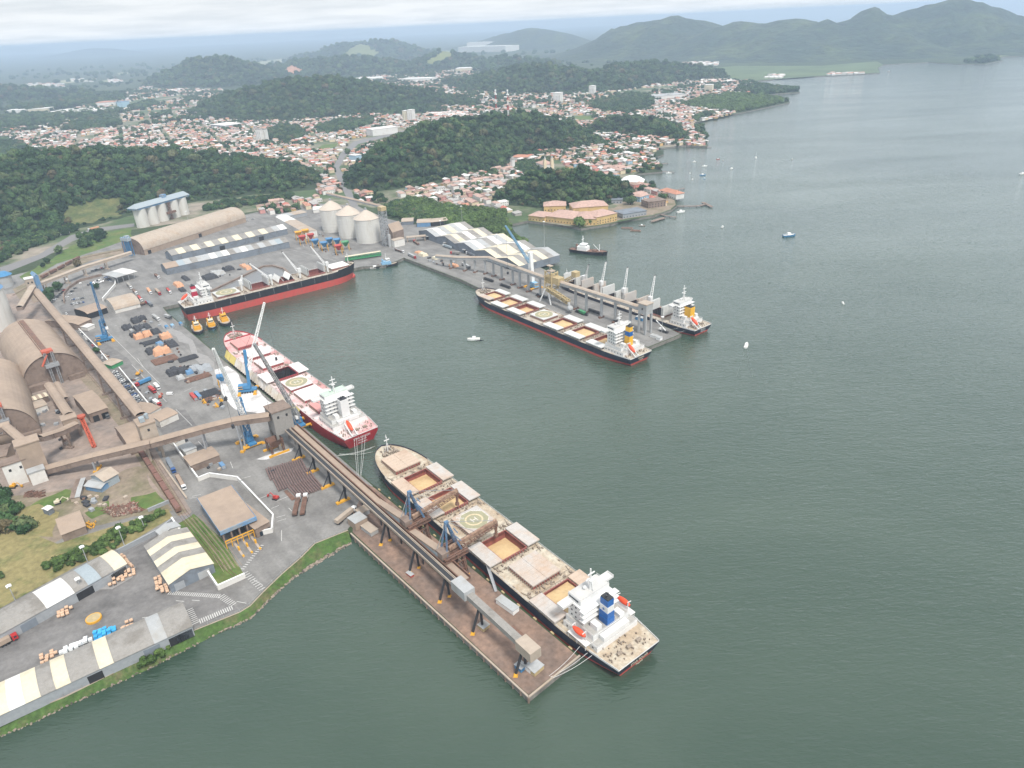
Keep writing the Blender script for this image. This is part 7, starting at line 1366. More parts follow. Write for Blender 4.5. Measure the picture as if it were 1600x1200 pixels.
for k, (p_, L_, w_, lb) in enumerate(PI_): stack('stack of '+lb, p_, L_, w_, 1.6, 'rust' if k % 2 else 'tarp', az=38, pipes=True, name='pipe_stack', cat='pipe stack', grp='pipe stacks on the quay')
for px, lb in (((320, 630), 'cluster of yellow and black grabs at the left'), ((339, 636), 'cluster of yellow and black grabs at the right'), ((346, 627), 'yellow grab nearest the powder')):
    root = empty('cargo_grab', W(*px)); tag(root, lb, 'grab', 'yellow cargo grabs'); b = MB(); [b.add([(x-1.4, y-1, .2), (x+1.4, y-1, .2), (x, y-1, 2.2), (x-1.4, y+1, .2), (x+1.4, y+1, .2), (x, y+1, 2.2)], [(0, 1, 2), (5, 4, 3), (0, 2, 5, 3), (1, 4, 5, 2)], i % 2) for i, (x, y) in enumerate(((0, 0), (3, 1), (-2, 3), (2, 4)))]; b.build('jaw', [M['yellow'], M['dsteel']], root)
for px, m_, lb in (((303, 622), 'red', 'red container'), ((310, 620), 'blueroof', 'blue container'), ((283, 508), 'blue', 'small blue bin right of the white truck'), ((261, 513), 'blue', 'small blue bin by the dusty lane'), ((270, 511), 'lblue', 'pale blue bin nearest the tugboats'), ((206, 519), 'lgrey', 'white crate among the black heaps'), ((348, 730), 'blueroof', 'small blue cabin at the end of the open shelter')):
    root = empty('container', W(*px)+Z3*.1, R(-52)); tag(root, lb+' on the quay', 'container'); k = 3 if 'bin' in lb or 'crate' in lb else 6; MB().box(-k, -1.25, 0, k, 1.25, 2.6).build('body', M[m_], root); MB().box(k+.01, -1.1, .2, k+.08, 1.1, 2.4).build('door', M['wallg'], root)
MB_ = None
# pipe field : every tube is its own object
pm = MB(); pm.tube((-7.3, 0, .55), (7.3, 0, .55), .58, 10); pm = pm.mesh('steel_pipe', mat('pipe coating', (.17, .115, .105), var=.25, scale=.6)); rows = (((418, 743), (476, 726), 'upper', 2), ((430, 760), (489, 741), 'middle', 2), ((457, 772), (500, 755), 'lower', 2))
for a, b_, nm, lay in rows:
    A, B_ = W(*a), W(*b_); n = int((B_-A).length/1.45); dd = (B_-A)/n
    for k in range(n):
        o = bpy.data.objects.new('steel_pipe', pm); COL.objects.link(o); o.location = A+dd*(k+.5)+Z3*(.12+rc.choice((0, 0, .25, .5))); dv = math.atan2(dd.y, dd.x); o.rotation_euler = (0, 0, dv-math.pi/2+rc.uniform(-.01, .01)); tag(o, 'long rusty pipe lying in the %s row of the pipe field' % nm, 'pipe', 'pipes in the %s row' % nm)
sheet('grey_sleepers', [(443, 768), (449, 766), (463, 780), (456, 783)], .5, M['rust'], kind='structure')
# bales
bm_ = MB(); bm_.tube((-.75, 0, .75), (.75, 0, .75), .78, 12); bm_.tube((-.77, 0, .75), (.77, 0, .75), .3, 8, 1); balem = bm_.mesh('wood_roll', [mat('pale wood rolls', (.56, .38, .26), var=.15, scale=2), M['rust']])
def bales(poly, where, mesh=None, sp=2.35, name='bale', cat='bale', what='round pale brown bale', stackz=(0, .25, 1.3), az=30):
    pp = pl(poly); x0, x1, y0, y1 = min(p[0] for p in pp), max(p[0] for p in pp), min(p[1] for p in pp), max(p[1] for p in pp); ca, sa_ = math.cos(R(az)), math.sin(R(az)); cx, cy = (x0+x1)/2, (y0+y1)/2; R_ = int(max(x1-x0, y1-y0)/sp)+1
    for i in range(-R_, R_+1):
        for j in range(-R_, R_+1):
            u, v = i*sp*.8, j*sp*.75; X, Y = cx+u*ca-v*sa_, cy+u*sa_+v*ca
            if inpoly(X, Y, pp): o = bpy.data.objects.new(name, mesh or balem); COL.objects.link(o); o.location = (X+rc.uniform(-.2, .2), Y+rc.uniform(-.2, .2), GZ+.12+rc.choice(stackz)); o.rotation_euler = (0, 0, R(az+rc.uniform(-8, 8))); tag(o, '%s %s' % (what, where), cat, '%ss %s' % (what, where))
bales([(168, 915), (195, 897), (203, 892), (213, 890), (213, 898), (196, 906), (174, 920)], 'in the heap below the front of the meadow shed')
bales([(189, 867), (196, 872), (212, 890), (206, 892), (190, 876)], 'in the heap along the end of the meadow shed', az=-45)
bales([(83, 962), (108, 949), (117, 954), (96, 969)], 'in the stack in front of the meadow shed')
bales([(242, 905), (250, 902), (258, 912), (264, 926), (252, 930), (244, 922)], 'in the heap at the corner of the striped shed')
bales([(189, 983), (207, 972), (212, 977), (196, 989)], 'peeping over the ridge of the bank shed')
bales([(63, 1030), (82, 1018), (92, 1022), (70, 1042)], 'in the stack left of the white bags')
def bagmesh(m): b = MB(); b.box(-.85, -.85, 0, .85, .85, 1.25); return b.mesh('big_bag', m)
bales([(97, 1024), (112, 1010), (140, 998), (147, 1003), (120, 1020), (100, 1034)], 'stacked behind the bank shed', bagmesh(mat('white bags', (.74, .76, .76), var=.1)), 1.9*1.3, 'big_bag', 'bag', 'white big bag', (0, 1.28, 2.5), 26)
bales([(150, 1000), (152, 992), (176, 982), (186, 988), (168, 1000), (152, 1008)], 'stacked behind the bank shed', bagmesh(mat('blue bags', (.05, .36, .66), var=.1)), 1.9*1.3, 'big_bag', 'bag', 'blue big bag', (0, 1.28, 2.5), 26)
root = empty('round_basin', W(147, 968)+Z3*.1); tag(root, 'round yellow basin lying in the bale yard', 'basin'); MB().cyl(0, 0, 0, 1.1, 3.6, 24).build('wall', M['yellow'], root); MB().cyl(0, 0, 1.12, 1.16, 3.1, 24).build('water', M['loader'], root)
dm = MB(); dm.cyl(0, 0, 0, .9, .35, 8); dm = dm.mesh('drum', M['yellow']); bales([(134, 824), (136, 817), (150, 818), (150, 824), (140, 829)], 'beside the rusty field shed', dm, 1.5, 'drum', 'drum', 'yellow drum', (0, .9), 10)
sh = MB()
for i in range(420):
    u, v = rc.random(), rc.random(); p = W(162+u*46+v*14, 806-u*10-10+v*14); 
    if rc.random() < .6: a_ = rc.uniform(0, 3.14); L_ = rc.uniform(1, 4); sh.beam(p+Vector((0, 0, rc.uniform(.1, 1.2))), p+Vector((L_*math.cos(a_), L_*math.sin(a_), rc.uniform(.1, 1.4))), .3, .3, rc.choice((0, 0, 0, 1, 2, 3)))
    else: sh.tube(p+Z3*.3, p+Vector((.4, .2, .9)), rc.uniform(.3, .9), 8, rc.choice((0, 0, 1, 3)))
tag(sh.build('scrap_heap', [M['rust'], M['tandark'], M['maroon'], M['tan']]), kind='stuff')
sh = MB()
for i in range(90): p = W(36+rc.random()*26, 778-rc.random()*8); sh.beam(p+Z3*.2, p+Vector((rc.uniform(2, 5), rc.uniform(.5, 2), rc.uniform(.2, 1.5))), .4, .3)
tag(sh.build('scrap_heap', M['rust']), kind='stuff')
# orange inclined conveyor of the works
root = empty('inclined_conveyor', W(148, 700), 0); tag(root, 'bright orange inclined bucket conveyor in the works yard', 'conveyor'); tp = W(128, 655, GZ+8)-W(148, 700); b = MB(); b.lattice((0, 0, .5), tp, 2.2, 2.2, 10, .5).beam((0, 0, .5), tp, 1.6, .6); b.build('boom', M['orange'], root); MB().cyl(tp.x, tp.y, 0, tp.z+1.5, 1.6, 12).cyl(tp.x, tp.y, tp.z+1.5, tp.z+3, 3, 12).build('head', M['orange'], root)
# white powder spilled along the red ship and the covers hung against its side
pw = mat('white powder', (.66, .65, .64), var=.12, scale=.4, col2=(.42, .40, .39), mix2=(.46, .66), scale2=.08)
sheet('powder', rag([(356, 572), (380, 594), (410, 618), (452, 652), (432, 654), (402, 648), (368, 640), (344, 612), (334, 578)], 4, 1), .2, pw, world=True, kind='stuff'); sheet('powder', rag([(404, 716), (432, 706), (458, 700), (452, 708), (420, 717)], 3, 2), .2, pw, world=True, kind='stuff')
dust = mat('pale dust', (.27, .26, .25), var=.1, scale=.3); sheet('dust', rag([(250, 500), (290, 524), (330, 568), (345, 600), (352, 612), (330, 590), (290, 540), (250, 508)], 5, 3), .16, dust, world=True, kind='stuff'); sheet('dust', rag([(120, 906), (160, 892), (205, 880), (212, 900), (170, 925), (130, 920)], 6, 4), .18, dust, world=True, kind='stuff')
root = empty('side_cover', sb0, sbang); tag(root, 'stained cream and yellow canvas hung from the red ship side to the quay', 'canvas cover'); cvm = mat('stained canvas', (.56, .48, .38), var=.12, scale=.5, col2=(.62, .58, .54), mix2=(.42, .6), scale2=.1); yv = mat('yellow canvas', (.62, .50, .16), var=.1)
for k in range(12):
    x0, x1 = 62+k*12.6, 62+(k+1)*12.6-.4; b = MB(); n_ = 8
    def fn(a, v, x0=x0, x1=x1): x = x0+(x1-x0)*a; w_ = 16*hb(x/243, 1); return (x, (w_+.25+3.2*v+.35*math.sin(a*19)*v), 9.6-(9.6-3.6)*v)
    b.grid(fn, n_*2, 3); b.build('canvas_panel', yv if k in (0, 10, 11) else cvm, root)
# ------------------------------------------------------------------ pier furniture
for k in range(15):
    t = (k+.5)/15; q = W(585, 759).lerp(W(906, 1025), t)
    o_ = MB(); o_.box(-1, -.5, -2.2, 1, .35, .5); o = o_.build('fender', M['loader'], None, q, ga); tag(o, 'yellow rubbing fender along the ship side of the near pier', 'fender', 'fenders of the near pier')
MB()
for i, (a, b_) in enumerate(((W(826, 1090), W(548, 834)),)):
    root = empty('kerb_beam', a); tag(root, 'pale concrete kerb along the seaward edge of the near pier', 'kerb'); MB().beam(Z3*.3, b_-a+Z3*.3, .8, .6).build('beam', M['tanlight'], root)
    n_ = 30
    for k in range(n_): q = (b_-a)*(k/n_); MB().beam(q-Z3*.1, q-Z3*4.2, .9).build('pile', M['tandark'], root)
a, b_ = W(906, 1025), W(826, 1090); root = empty('kerb_beam', a); tag(root, 'pale concrete kerb across the end of the near pier', 'kerb'); MB().beam(Z3*.3, b_-a+Z3*.3, .8, .6).build('beam', M['tanlight'], root)
for px, lb, m_, sz in (((822, 1047), 'white signboard on the near pier beneath the last trestle', 'whitep', (3, .3, 3)), ((835, 1046), 'ochre winch frame on the near pier end', 'loader', (3, 3, 2.4)), ((813, 1045), 'dark blue generator box by the last trestle', 'blue', (2, 1.5, 2.2)), ((578, 830), 'grey cabin container at the root of the near pier', 'lgrey', (5, 2.5, 2.6)), ((793, 949), 'white cabin under the pier conveyor end', 'whitep', (6, 2, 2.6)), ((560, 820), 'tan guard cabin at the seaward corner of the near pier root', 'tan', (4, 4, 5)), ((567, 803), 'small grey pump house beside a yellow trestle foot', 'lgrey', (3, 3, 3)), ((641, 899), 'little red car-like cart on the pier edge', 'red', (2, 1, 1.2)), ((756, 981), 'yellow machine at the foot of the fourth trestle', 'loader', (2, 2, 2)), ((1022, 527), 'white twin bollard box at the far pier tip', 'whitep', (3, 2, 2)), ((1030, 531), 'second white box at the far pier tip', 'whitep', (2, 2, 2.5)), ((1000, 500), 'blue cabin on the far pier near the end tower', 'blue', (4, 2, 3))):
    root = empty('pier_equipment', W(*px)+Z3*.1, ga+.1); root.name = 'signboard' if 'sign' in lb else 'cabin'; tag(root, lb, 'signboard' if 'sign' in lb else 'cabin'); x, y, z = sz; MB().box(-x, -y, 0.1, x, y, z).build('body', M[m_], root); MB().box(-x-.2, -y-.2, z+.01, x+.2, y+.2, z+.2).build('roof', M['lgrey' if m_ != 'lgrey' else 'tanlight'], root)
root = empty('gangway', W(775, 925, GZ), ga); a_ = W(763, 888, 8)-W(778, 934); tag(root, 'steel gangway ladder from the near pier up to the navy ship', 'gangway'); q = Matrix.Rotation(-ga, 3, 'Z')@a_; MB().beam((0, 0, .3), q, 1.4, .3).beam((0, .7, 1.2), q+Vector((0, .7, 1)), .15).beam((0, -.7, 1.2), q+Vector((0, -.7, 1)), .15).build('ramp', M['steel'], root)
root = empty('truck_crane', W(1037, 519), R(130)); tag(root, 'small grey truck crane near the far pier tip', 'truck crane'); b = MB(); wheels(b, (-3, 0, 3), m=0); b.box(-5, -1.2, 1, 5, 1.2, 1.6); b.build('chassis', M['dsteel'], root); MB().beam((-2, 0, 2), (9, 0, 9), .7).build('boom', M['whitep'], root); MB().box(3, -1.2, 1.62, 5, 1.2, 3).build('cab', M['whitep'], root)
# ------------------------------------------------------------------ light masts
def mast(label, base, top, heads=6):
    h = HT(base[0], base[1], top); root = empty('light_mast', W(*base)); tag(root, label, 'light mast', 'light masts'); MB().tube((0, 0, 0), (0, 0, h), .28, 6, 0, .14).build('pole', M['lgrey'], root); b = MB(); [b.box(1.1*math.cos(k*6.28/heads)-.3, 1.1*math.sin(k*6.28/heads)-.3, h-.5, 1.1*math.cos(k*6.28/heads)+.3, 1.1*math.sin(k*6.28/heads)+.3, h) for k in range(heads)]; b.cyl(0, 0, h-.1, h+.1, 1.3, 8); b.build('lamp', M['whitep'], root)
for b_, t_, lb in (((723, 356), 322, 'tall mast behind the first roof of the five-gabled warehouse'), ((778, 410), 366, 'tall mast in front of the fourth gable of the far warehouse'), ((851, 404), 346, 'thin mast at the wharf corner past the five-gabled warehouse'), ((197, 859), 824, 'mast on the lane between the hedge and the bale yard wall'), ((132, 932), 904, 'double mast in front of the meadow shed white panels'), ((137, 878), 854, 'mast in the hedge above the meadow shed'), ((24, 938), 915, 'leftmost mast on the dry meadow'), ((134, 468), 442, 'mast in the customs car park'), ((109, 450), 436, 'mast by the pale conveyor gallery'), ((296, 352), 330, 'mast at the far side of the barrel-roofed warehouse'), ((1034, 519), 495, 'mast at the tip of the far pier'), ((226, 826), 808, 'mast at the upper end of the hedge'), ((690, 372), 345, 'mast before the truck shelters')): mast(lb, b_, t_, 4)
# ------------------------------------------------------------------ road paint
mk = MB()
def bar(a, b_, w_=.35):
    a, b_ = W(*a)+Z3*.19, W(*b_)+Z3*.19; d = (b_-a).normalized(); n_ = Vector((-d.y, d.x, 0))*w_/2; mk.quad(a-n_, b_-n_, b_+n_, a+n_)
def zebra(a, b_, wd, n, w_=.5):
    A, B_ = W(*a)+Z3*.19, W(*b_)+Z3*.19; d = (B_-A).normalized(); n_ = Vector((-d.y, d.x, 0))*wd/2
    for k in range(n):
        q = A.lerp(B_, (k+.5)/n); mk.quad(q-n_-d*w_/2, q-n_+d*w_/2, q+n_+d*w_/2, q+n_-d*w_/2)
zebra((263, 926.5), (344, 932), 2.6, 26, .5); zebra((345, 931), (366, 946), 3.4, 8, .45); zebra((364, 949), (311, 972), 3.4, 16, .5); zebra((294, 952), (305, 976), 4.2, 9, .45); zebra((382, 894), (411, 922), 3.2, 10, .5); zebra((378, 891), (411, 851), 2.0, 12, .5)
for a, b_ in (((275, 939), (288, 940)), ((245, 960), (262, 955)), ((222, 966), (240, 963)), ((300, 938), (312, 939)), ((370, 940), (385, 943)), ((396, 906), (410, 914)), ((431, 784), (452, 775)), ((404, 780), (419, 774)), ((424, 795), (436, 790)), ((432, 809), (446, 805)), ((433, 815), (447, 811)), ((440, 829), (440, 846)), ((378, 748), (392, 744)), ((300, 776), (314, 773)), ((297, 779), (308, 777)), ((451, 794), (456, 799)), ((215, 560), (225, 575)), ((165, 515), (250, 600)), ((178, 510), (184, 508)), ((206, 570), (260, 628)), ((288, 612), (301, 606)), ((360, 722), (364, 732)), ((470, 372), (475, 386)), ((445, 388), (535, 410)), ((300, 468), (350, 452)), ((275, 640), (300, 665)), ((310, 690), (345, 728))): bar(a, b_, .34)
for k in range(26): bar((120+k*.1, 905), (120, 906), .01) if False else None
tag(mk.build('road_marking', M['line']), kind='structure')
# quay beam round the silt pond by the black ship
wall('brown quay beam curving round the pond behind the black ship', [(330, 456), (412, 417), (426, 416), (444, 421), (452, 430)], 1.6, 2.2, 'tandark', 'quay_beam')
sheet('silt_pond', [(345, 452), (414, 419), (426, 418), (440, 422), (446, 430), (400, 443)], .15, mat('wet silt', (.13, .13, .13), rough=.3, var=.1))
# ------------------------------------------------------------------ single trees, bushes
def tree(px, r, h, label, c=0, grp='trees around the port'):
    root = empty('tree', W(*px)); tag(root, label, 'tree', grp); t = MB(); t.tube((0, 0, 0), (0, 0, h*.55), r*.10, 7, 0, r*.06); [t.tube((0, 0, h*.35), (r*.4*math.cos(a), r*.4*math.sin(a), h*.62), r*.05, 5, 0, r*.02) for a in (0.4, 2.4, 4.3)]; t.build('trunk', bark, root)
    m_ = leaf_light if c else leaf; b = crown_mb(int(px[0]*7+px[1]), 420, r, .85); o = b.build('crown', m_, root); o.location = (0, 0, h*.68)
for px, r, h, lb in (((161, 371), 8, 9, 'round dark tree on the lawn by the curve of the road'), ((133, 386), 8, 9, 'round tree left of the bigger one on the railway lawn'), ((94, 396), 6, 7, 'low tree at the bottom of the railway lawn'), ((251, 386), 7, 10, 'dark tree against the front of the barrel-roofed warehouse'), ((294, 374), 6, 9, 'smaller dark tree against the barrel-roofed warehouse middle'), ((122, 417), 6, 5, 'bush by the upper siding'), ((80, 466), 7, 10, 'biggest of the trees beside the white conveyor tower'), ((92, 455), 6, 9, 'rounded tree right of the white conveyor tower'), ((76, 474), 6, 9, 'dark tree at the road bend below the conveyor tower'), ((152, 552), 3.2, 5, 'small round tree on the kerb of the conveyor road'), ((816, 417), 7, 8, 'bush at the corner of the wharf by the pale blue crane'), ((905, 354), 8, 9, 'bright tree in front of the ochre palace'), ((921, 351), 5, 8, 'dark tree beside the bright one at the ochre palace'), ((74, 412), 4, 6, 'left one of the small trees on the parking verge'), ((68, 418), 3.5, 5, 'lowest small tree on the parking verge'), ((152, 452), 3.5, 6, 'dark tree inside the customs car park'), ((855, 254), 8, 9, 'dark tree by the town church square'), ((985, 320), 9, 9, 'tree by the market roofs at the waterfront')): tree(px, r, h, lb, c='bright' in lb)
forest_flat([(62, 895), (80, 878), (130, 858), (170, 838), (200, 822), (235, 806), (262, 797), (258, 806), (215, 832), (170, 862), (130, 880), (90, 892)], 3.4, 2.5, CRL, 'bushes')
forest_flat([(-70, 770), (0, 768), (14, 776), (30, 790), (40, 808), (56, 830), (40, 832), (0, 834), (-70, 838)], 5.5, 4.6, CR, 'wood')
forest_flat([(212, 1040), (225, 1028), (250, 1018), (272, 1008), (268, 1016), (240, 1034), (222, 1044)], 2.6, 2.0, CRL, 'bushes')
forest_flat([(0, 900), (10, 893), (24, 880), (20, 890), (5, 905)], 4, 2.6, CR, 'bushes')

# pallets, spare grabs and small lots that fill the quay between the big stacks
KIND = [('pallet_stack', 'pallet stack', 'tanlight', (1.2, 1.0, 1.4)), ('steel_coil', 'steel coil', 'rust', None), ('crate', 'crate', 'wallg', (1.6, 1.2, 1.6)), ('crate', 'crate', 'tarp', (2.2, 1.4, 1.2)), ('steel_coil', 'steel coil', 'tarp', None)]
clutter = {}
for i, (nm, ct, mm, sz) in enumerate(KIND):
    b = MB()
    if sz: x, y, z = sz; b.box(-x, -y, 0, x, y, z*.45).box(-x*.95, -y*.95, z*.5, x*.95, y*.9, z)
    else: b.tube((-.7, 0, .8), (.7, 0, .8), .8, 12)
    clutter[i] = b.mesh(nm, M[mm])
ZN = [([(200, 506), (240, 498), (262, 520), (225, 545)], 14, 'among the northern heaps of the quay'), ([(232, 545), (270, 535), (290, 560), (262, 572)], 12, 'around the biggest orange cover'), ([(268, 575), (322, 570), (330, 595), (290, 600)], 14, 'in the southern stack group'), ([(300, 612), (345, 610), (352, 640), (318, 640)], 12, 'by the yellow grabs'), ([(195, 590), (212, 590), (252, 640), (236, 645)], 20, 'in the machine yard'), ([(462, 368), (500, 366), (556, 392), (520, 402)], 22, 'among the hoppers in front of the silos'), ([(330, 428), (390, 412), (400, 420), (340, 436)], 8, 'behind the black ship'), ([(640, 396), (700, 400), (720, 420), (680, 416)], 16, 'at the root of the far pier'), ([(150, 540), (172, 560), (182, 575), (166, 566)], 10, 'at the foot of the blue lattice crane'), ([(105, 790), (140, 775), (200, 778), (150, 800)], 16, 'on the dirt yard'), ([(50, 640), (100, 640), (110, 700), (75, 710)], 16, 'in the works yard below the stores'), ([(270, 690), (300, 690), (345, 735), (330, 740)], 12, 'beside the white zigzag wall')]
for poly, n_, wh in ZN:
    pp = pl(poly); xs = [p[0] for p in pp]; ys = [p[1] for p in pp]; k = 0; tries = 0
    while k < n_ and tries < 400:
        tries += 1; X, Y = rc.uniform(min(xs), max(xs)), rc.uniform(min(ys), max(ys))
        if inpoly(X, Y, pp): i = rc.randrange(5); o = bpy.data.objects.new(KIND[i][0], clutter[i]); COL.objects.link(o); o.location = (X, Y, GZ+.15); o.rotation_euler = (0, 0, rc.uniform(0, 3.1)); tag(o, '%s %s %s' % ({'tanlight': 'pale', 'rust': 'rusty', 'wallg': 'grey', 'tarp': 'black'}[KIND[i][2]], KIND[i][1], wh), KIND[i][1], '%ss %s' % (KIND[i][1], wh)); k += 1
# ================================================================== TOWN
rt = random.Random(77)
RO = dict(terracotta=mat('terracotta roof tiles', (.44, .21, .14), var=.2, scale=.4), faded=mat('faded pink tiles', (.43, .29, .24), var=.2, scale=.3), brown=mat('weathered brown tiles', (.30, .20, .16), var=.25, scale=.3), grey=mat('grey cement roof', (.36, .34, .32), var=.15, scale=.3), pale=mat('pale metal roof', (.66, .64, .61), var=.08, scale=.3), red=mat('bright red roof', (.44, .15, .11), var=.12, scale=.3))
WA = dict(white=mat('white house wall', (.70, .68, .64), var=.1, scale=.3), cream=mat('cream house wall', (.62, .52, .36), var=.1, scale=.3), ochre=mat('ochre house wall', (.58, .38, .16), var=.1, scale=.3), pink=mat('pink house wall', (.56, .28, .25), var=.1, scale=.3), pale=mat('pale blue house wall', (.34, .50, .60), var=.1, scale=.3), grey=mat('bare grey house wall', (.40, .37, .34), var=.12, scale=.3))
ROK = ['terracotta', 'faded', 'faded', 'brown', 'brown', 'grey', 'pale', 'red', 'grey', 'faded', 'pale']; WAK = ['white', 'white', 'white', 'cream', 'cream', 'ochre', 'pink', 'pale', 'grey']
def house_geo(L, w_, h, kind, rf_):
    wl, r = MB(), MB(); wl.box(-L/2, -w_/2, 0, L/2, w_/2, h); o = .5; t = h+rf_
    if kind == 'hip': a = min(w_, L)/2*.9; vs = [(-L/2-o, -w_/2-o, h), (L/2+o, -w_/2-o, h), (L/2+o, w_/2+o, h), (-L/2-o, w_/2+o, h), (-L/2+a, 0, t), (L/2-a, 0, t)]; r.add(vs, [(0, 1, 5, 4), (1, 2, 5), (2, 3, 4, 5), (3, 0, 4), (3, 2, 1, 0)])
    elif kind == 'gable': vs = [(-L/2-o, -w_/2-o, h), (L/2+o, -w_/2-o, h), (L/2+o, w_/2+o, h), (-L/2-o, w_/2+o, h), (-L/2-o, 0, t), (L/2+o, 0, t)]; r.add(vs, [(0, 1, 5, 4), (2, 3, 4, 5), (3, 2, 1, 0)]); r.add([(-L/2, -w_/2, h), (-L/2, w_/2, h), (-L/2, 0, t-.05), (L/2, -w_/2, h), (L/2, w_/2, h), (L/2, 0, t-.05)], [(0, 2, 1), (3, 4, 5)])
    else: r.add([(-L/2-o, -w_/2-o, h+.1), (L/2+o, -w_/2-o, h+.1), (L/2+o, w_/2+o, h+rf_*.5), (-L/2-o, w_/2+o, h+rf_*.5), (-L/2-o, -w_/2-o, h-.1), (L/2+o, -w_/2-o, h-.1), (L/2+o, w_/2+o, h-.05), (-L/2-o, w_/2+o, h-.05)], [(0, 1, 2, 3), (4, 7, 6, 5), (0, 4, 5, 1), (1, 5, 6, 2), (2, 6, 7, 3), (3, 7, 4, 0)])
    return wl, r
LMK = [('the twin-towered church', 860, 262), ('the ochre palace', 880, 335), ('the white market tent', 985, 285), ('the blue-roofed hall', 560, 250), ('the mangrove edge', 700, 318), ('the harbour hill', 820, 290), ('the narrow town quay', 1030, 268), ('the green field behind the town', 905, 190), ('the three big silos', 560, 320), ('the rounded hill by the shore', 1040, 210), ('the main avenue bend', 535, 275), ('the radio mast hill', 700, 250), ('the white store block', 600, 210), ('the palace bridge', 800, 335), ('the long office roof', 450, 325)]
PROT = {}
def house_proto(i):
    if i not in PROT:
        r_ = random.Random(900+i); L, w_ = r_.uniform(9, 16), r_.uniform(7.5, 11); h = r_.choice((3.4, 3.6, 6.2, 6.6)); kd = r_.choice(('hip', 'gable', 'gable', 'hip', 'flat')); rk = r_.choice(ROK) if kd != 'flat' else r_.choice(('grey', 'pale')); wk = r_.choice(WAK)
        wl, r = house_geo(L, w_, h, kd, r_.uniform(1.5, 2.6)); wm, rm = wl.mesh('wall', WA[wk]), r.mesh('roof', RO[rk]); q = MB(); n_ = int(L/2.8)
        for z in ([1.0] if h < 5 else [1.0, 4.0]):
            for k in range(n_):
                for s_ in (-1, 1): q.box(-L/2+(k+.5)*L/n_-.5, s_*w_/2-.06, z, -L/2+(k+.5)*L/n_+.5, s_*w_/2+.06, z+1.2)
        PROT[i] = (wm, rm, q.mesh('windows', M['glass']), kd, rk, wk, h, L)
    return PROT[i]
NEARZ = [pl(q) for q in ([(615, 312), (640, 296), (700, 284), (740, 262), (770, 248), (850, 238), (905, 228), (930, 208), (1000, 216), (1060, 222), (1072, 226), (1026, 231), (1016, 248), (1030, 260), (995, 271), (1008, 285), (1030, 300), (1050, 313), (1040, 322), (1000, 318), (980, 300), (950, 276), (900, 262), (860, 264), (800, 288), (785, 318), (815, 340), (790, 342), (700, 320), (640, 310)], [(385, 334), (430, 318), (490, 311), (516, 316), (500, 324), (440, 334)], [(530, 290), (545, 240), (575, 225), (575, 300), (600, 312), (565, 318)], [(480, 262), (520, 240), (530, 262), (545, 300), (500, 305), (495, 280)])]
AVOID = [pl(q) for q in ([(548, 322), (565, 322), (548, 290), (534, 262), (546, 244), (560, 228), (640, 209), (632, 200), (546, 219), (528, 240), (516, 262), (530, 292)], [(480, 236), (530, 234), (530, 222), (484, 224)], [(845, 268), (880, 268), (880, 250), (845, 250)], [(890, 190), (930, 190), (930, 180), (892, 180)], [(800, 262), (856, 270), (850, 252), (805, 254)], [(500, 318), (500, 328), (530, 328), (530, 300)],
    [(575, 216), (625, 216), (625, 200), (575, 200)], [(960, 290), (1012, 292), (1012, 272), (965, 272)], [(70, 184), (155, 184), (155, 168), (70, 168)], [(240, 125), (270, 118), (420, 125), (420, 140), (240, 140)])]
TOWNP = pl(TOWN); used = []; grid_a = R(-64)
cand = []
def gridpts(sp, poly, ga_, ymin, ymax, jit=.18, skip=5):
    ca, sa_ = math.cos(ga_), math.sin(ga_); xs = [p[0] for p in poly]; ys = [p[1] for p in poly]; cx, cy = sum(xs)/len(xs), sum(ys)/len(ys); Rr = int(max(max(xs)-min(xs), max(ys)-min(ys))/sp*.75)+2
    for i in range(-Rr, Rr):
        for j in range(-Rr, Rr):
            if i % skip == 0 or (j % 9 == 0): continue
            u, v = (i+rt.uniform(-jit, jit))*sp, (j+rt.uniform(-jit, jit))*sp; X, Y = cx+u*ca-v*sa_, cy+u*sa_+v*ca
            if ymin < Y < ymax and inpoly(X, Y, poly): yield X, Y
def free(X, Y): return not on_hill(X, Y, .6) and not any(inpoly(X, Y, q) for q in FLAT) and not any(inpoly(X, Y, q) for q in AVOID)
for z in NEARZ:
    for X, Y in gridpts(13.5, z, grid_a, 0, 2200):
        if free(X, Y): cand.append((math.hypot(X, Y), X, Y))
cand.sort(); near = cand[:296]; rest = [(x, y, 1) for _, x, y in cand[296:]]
cut = 1750
zones = []
for X, Y in gridpts(13, [p for p in TOWNP], grid_a, 1500, 2500, .25):
    if not any(inpoly(X, Y, z) for z in NEARZ) and free(X, Y) and mnoise.noise(Vector((X*.0045, Y*.0045, 1))) > -.42: rest.append((X, Y, 1))
for X, Y in gridpts(18.5, TOWNP, R(25), 2500, 5200, .3):
    if free(X, Y) and mnoise.noise(Vector((X*.0028, Y*.0028, 5))) > -.3: rest.append((X, Y, 1.25))
labs = {}
def lab_for(X, Y, kd, rk, wk, h):
    px, py = P((X, Y, GZ)); bl = min(LMK, key=lambda l: (l[1]-px)**2+((l[2]-py)*2.2)**2); dx, dy = px-bl[1], (py-bl[2])*2.2; d = math.hypot(dx, dy)
    rel = ('right of' if dx > 0 else 'left of') if abs(dx) > abs(dy) else ('below' if dy > 0 else 'above'); near_ = 'close' if d < 28 else ('a little' if d < 55 else 'well')
    diag = ('' if min(abs(dx), abs(dy)) < .4*max(abs(dx), abs(dy)) else (' and %s' % (('below' if dy > 0 else 'above') if rel.endswith('of') else ('rightward' if dx > 0 else 'leftward'))))
    return '%s %s house, %s %s roof, %s %s%s %s' % ('two-storey' if h > 5 else 'low', wk if wk != 'pale' else 'pale-blue', {'hip': 'hipped', 'gable': 'gabled', 'flat': 'flat'}[kd], rk, near_, rel, diag, bl[0])
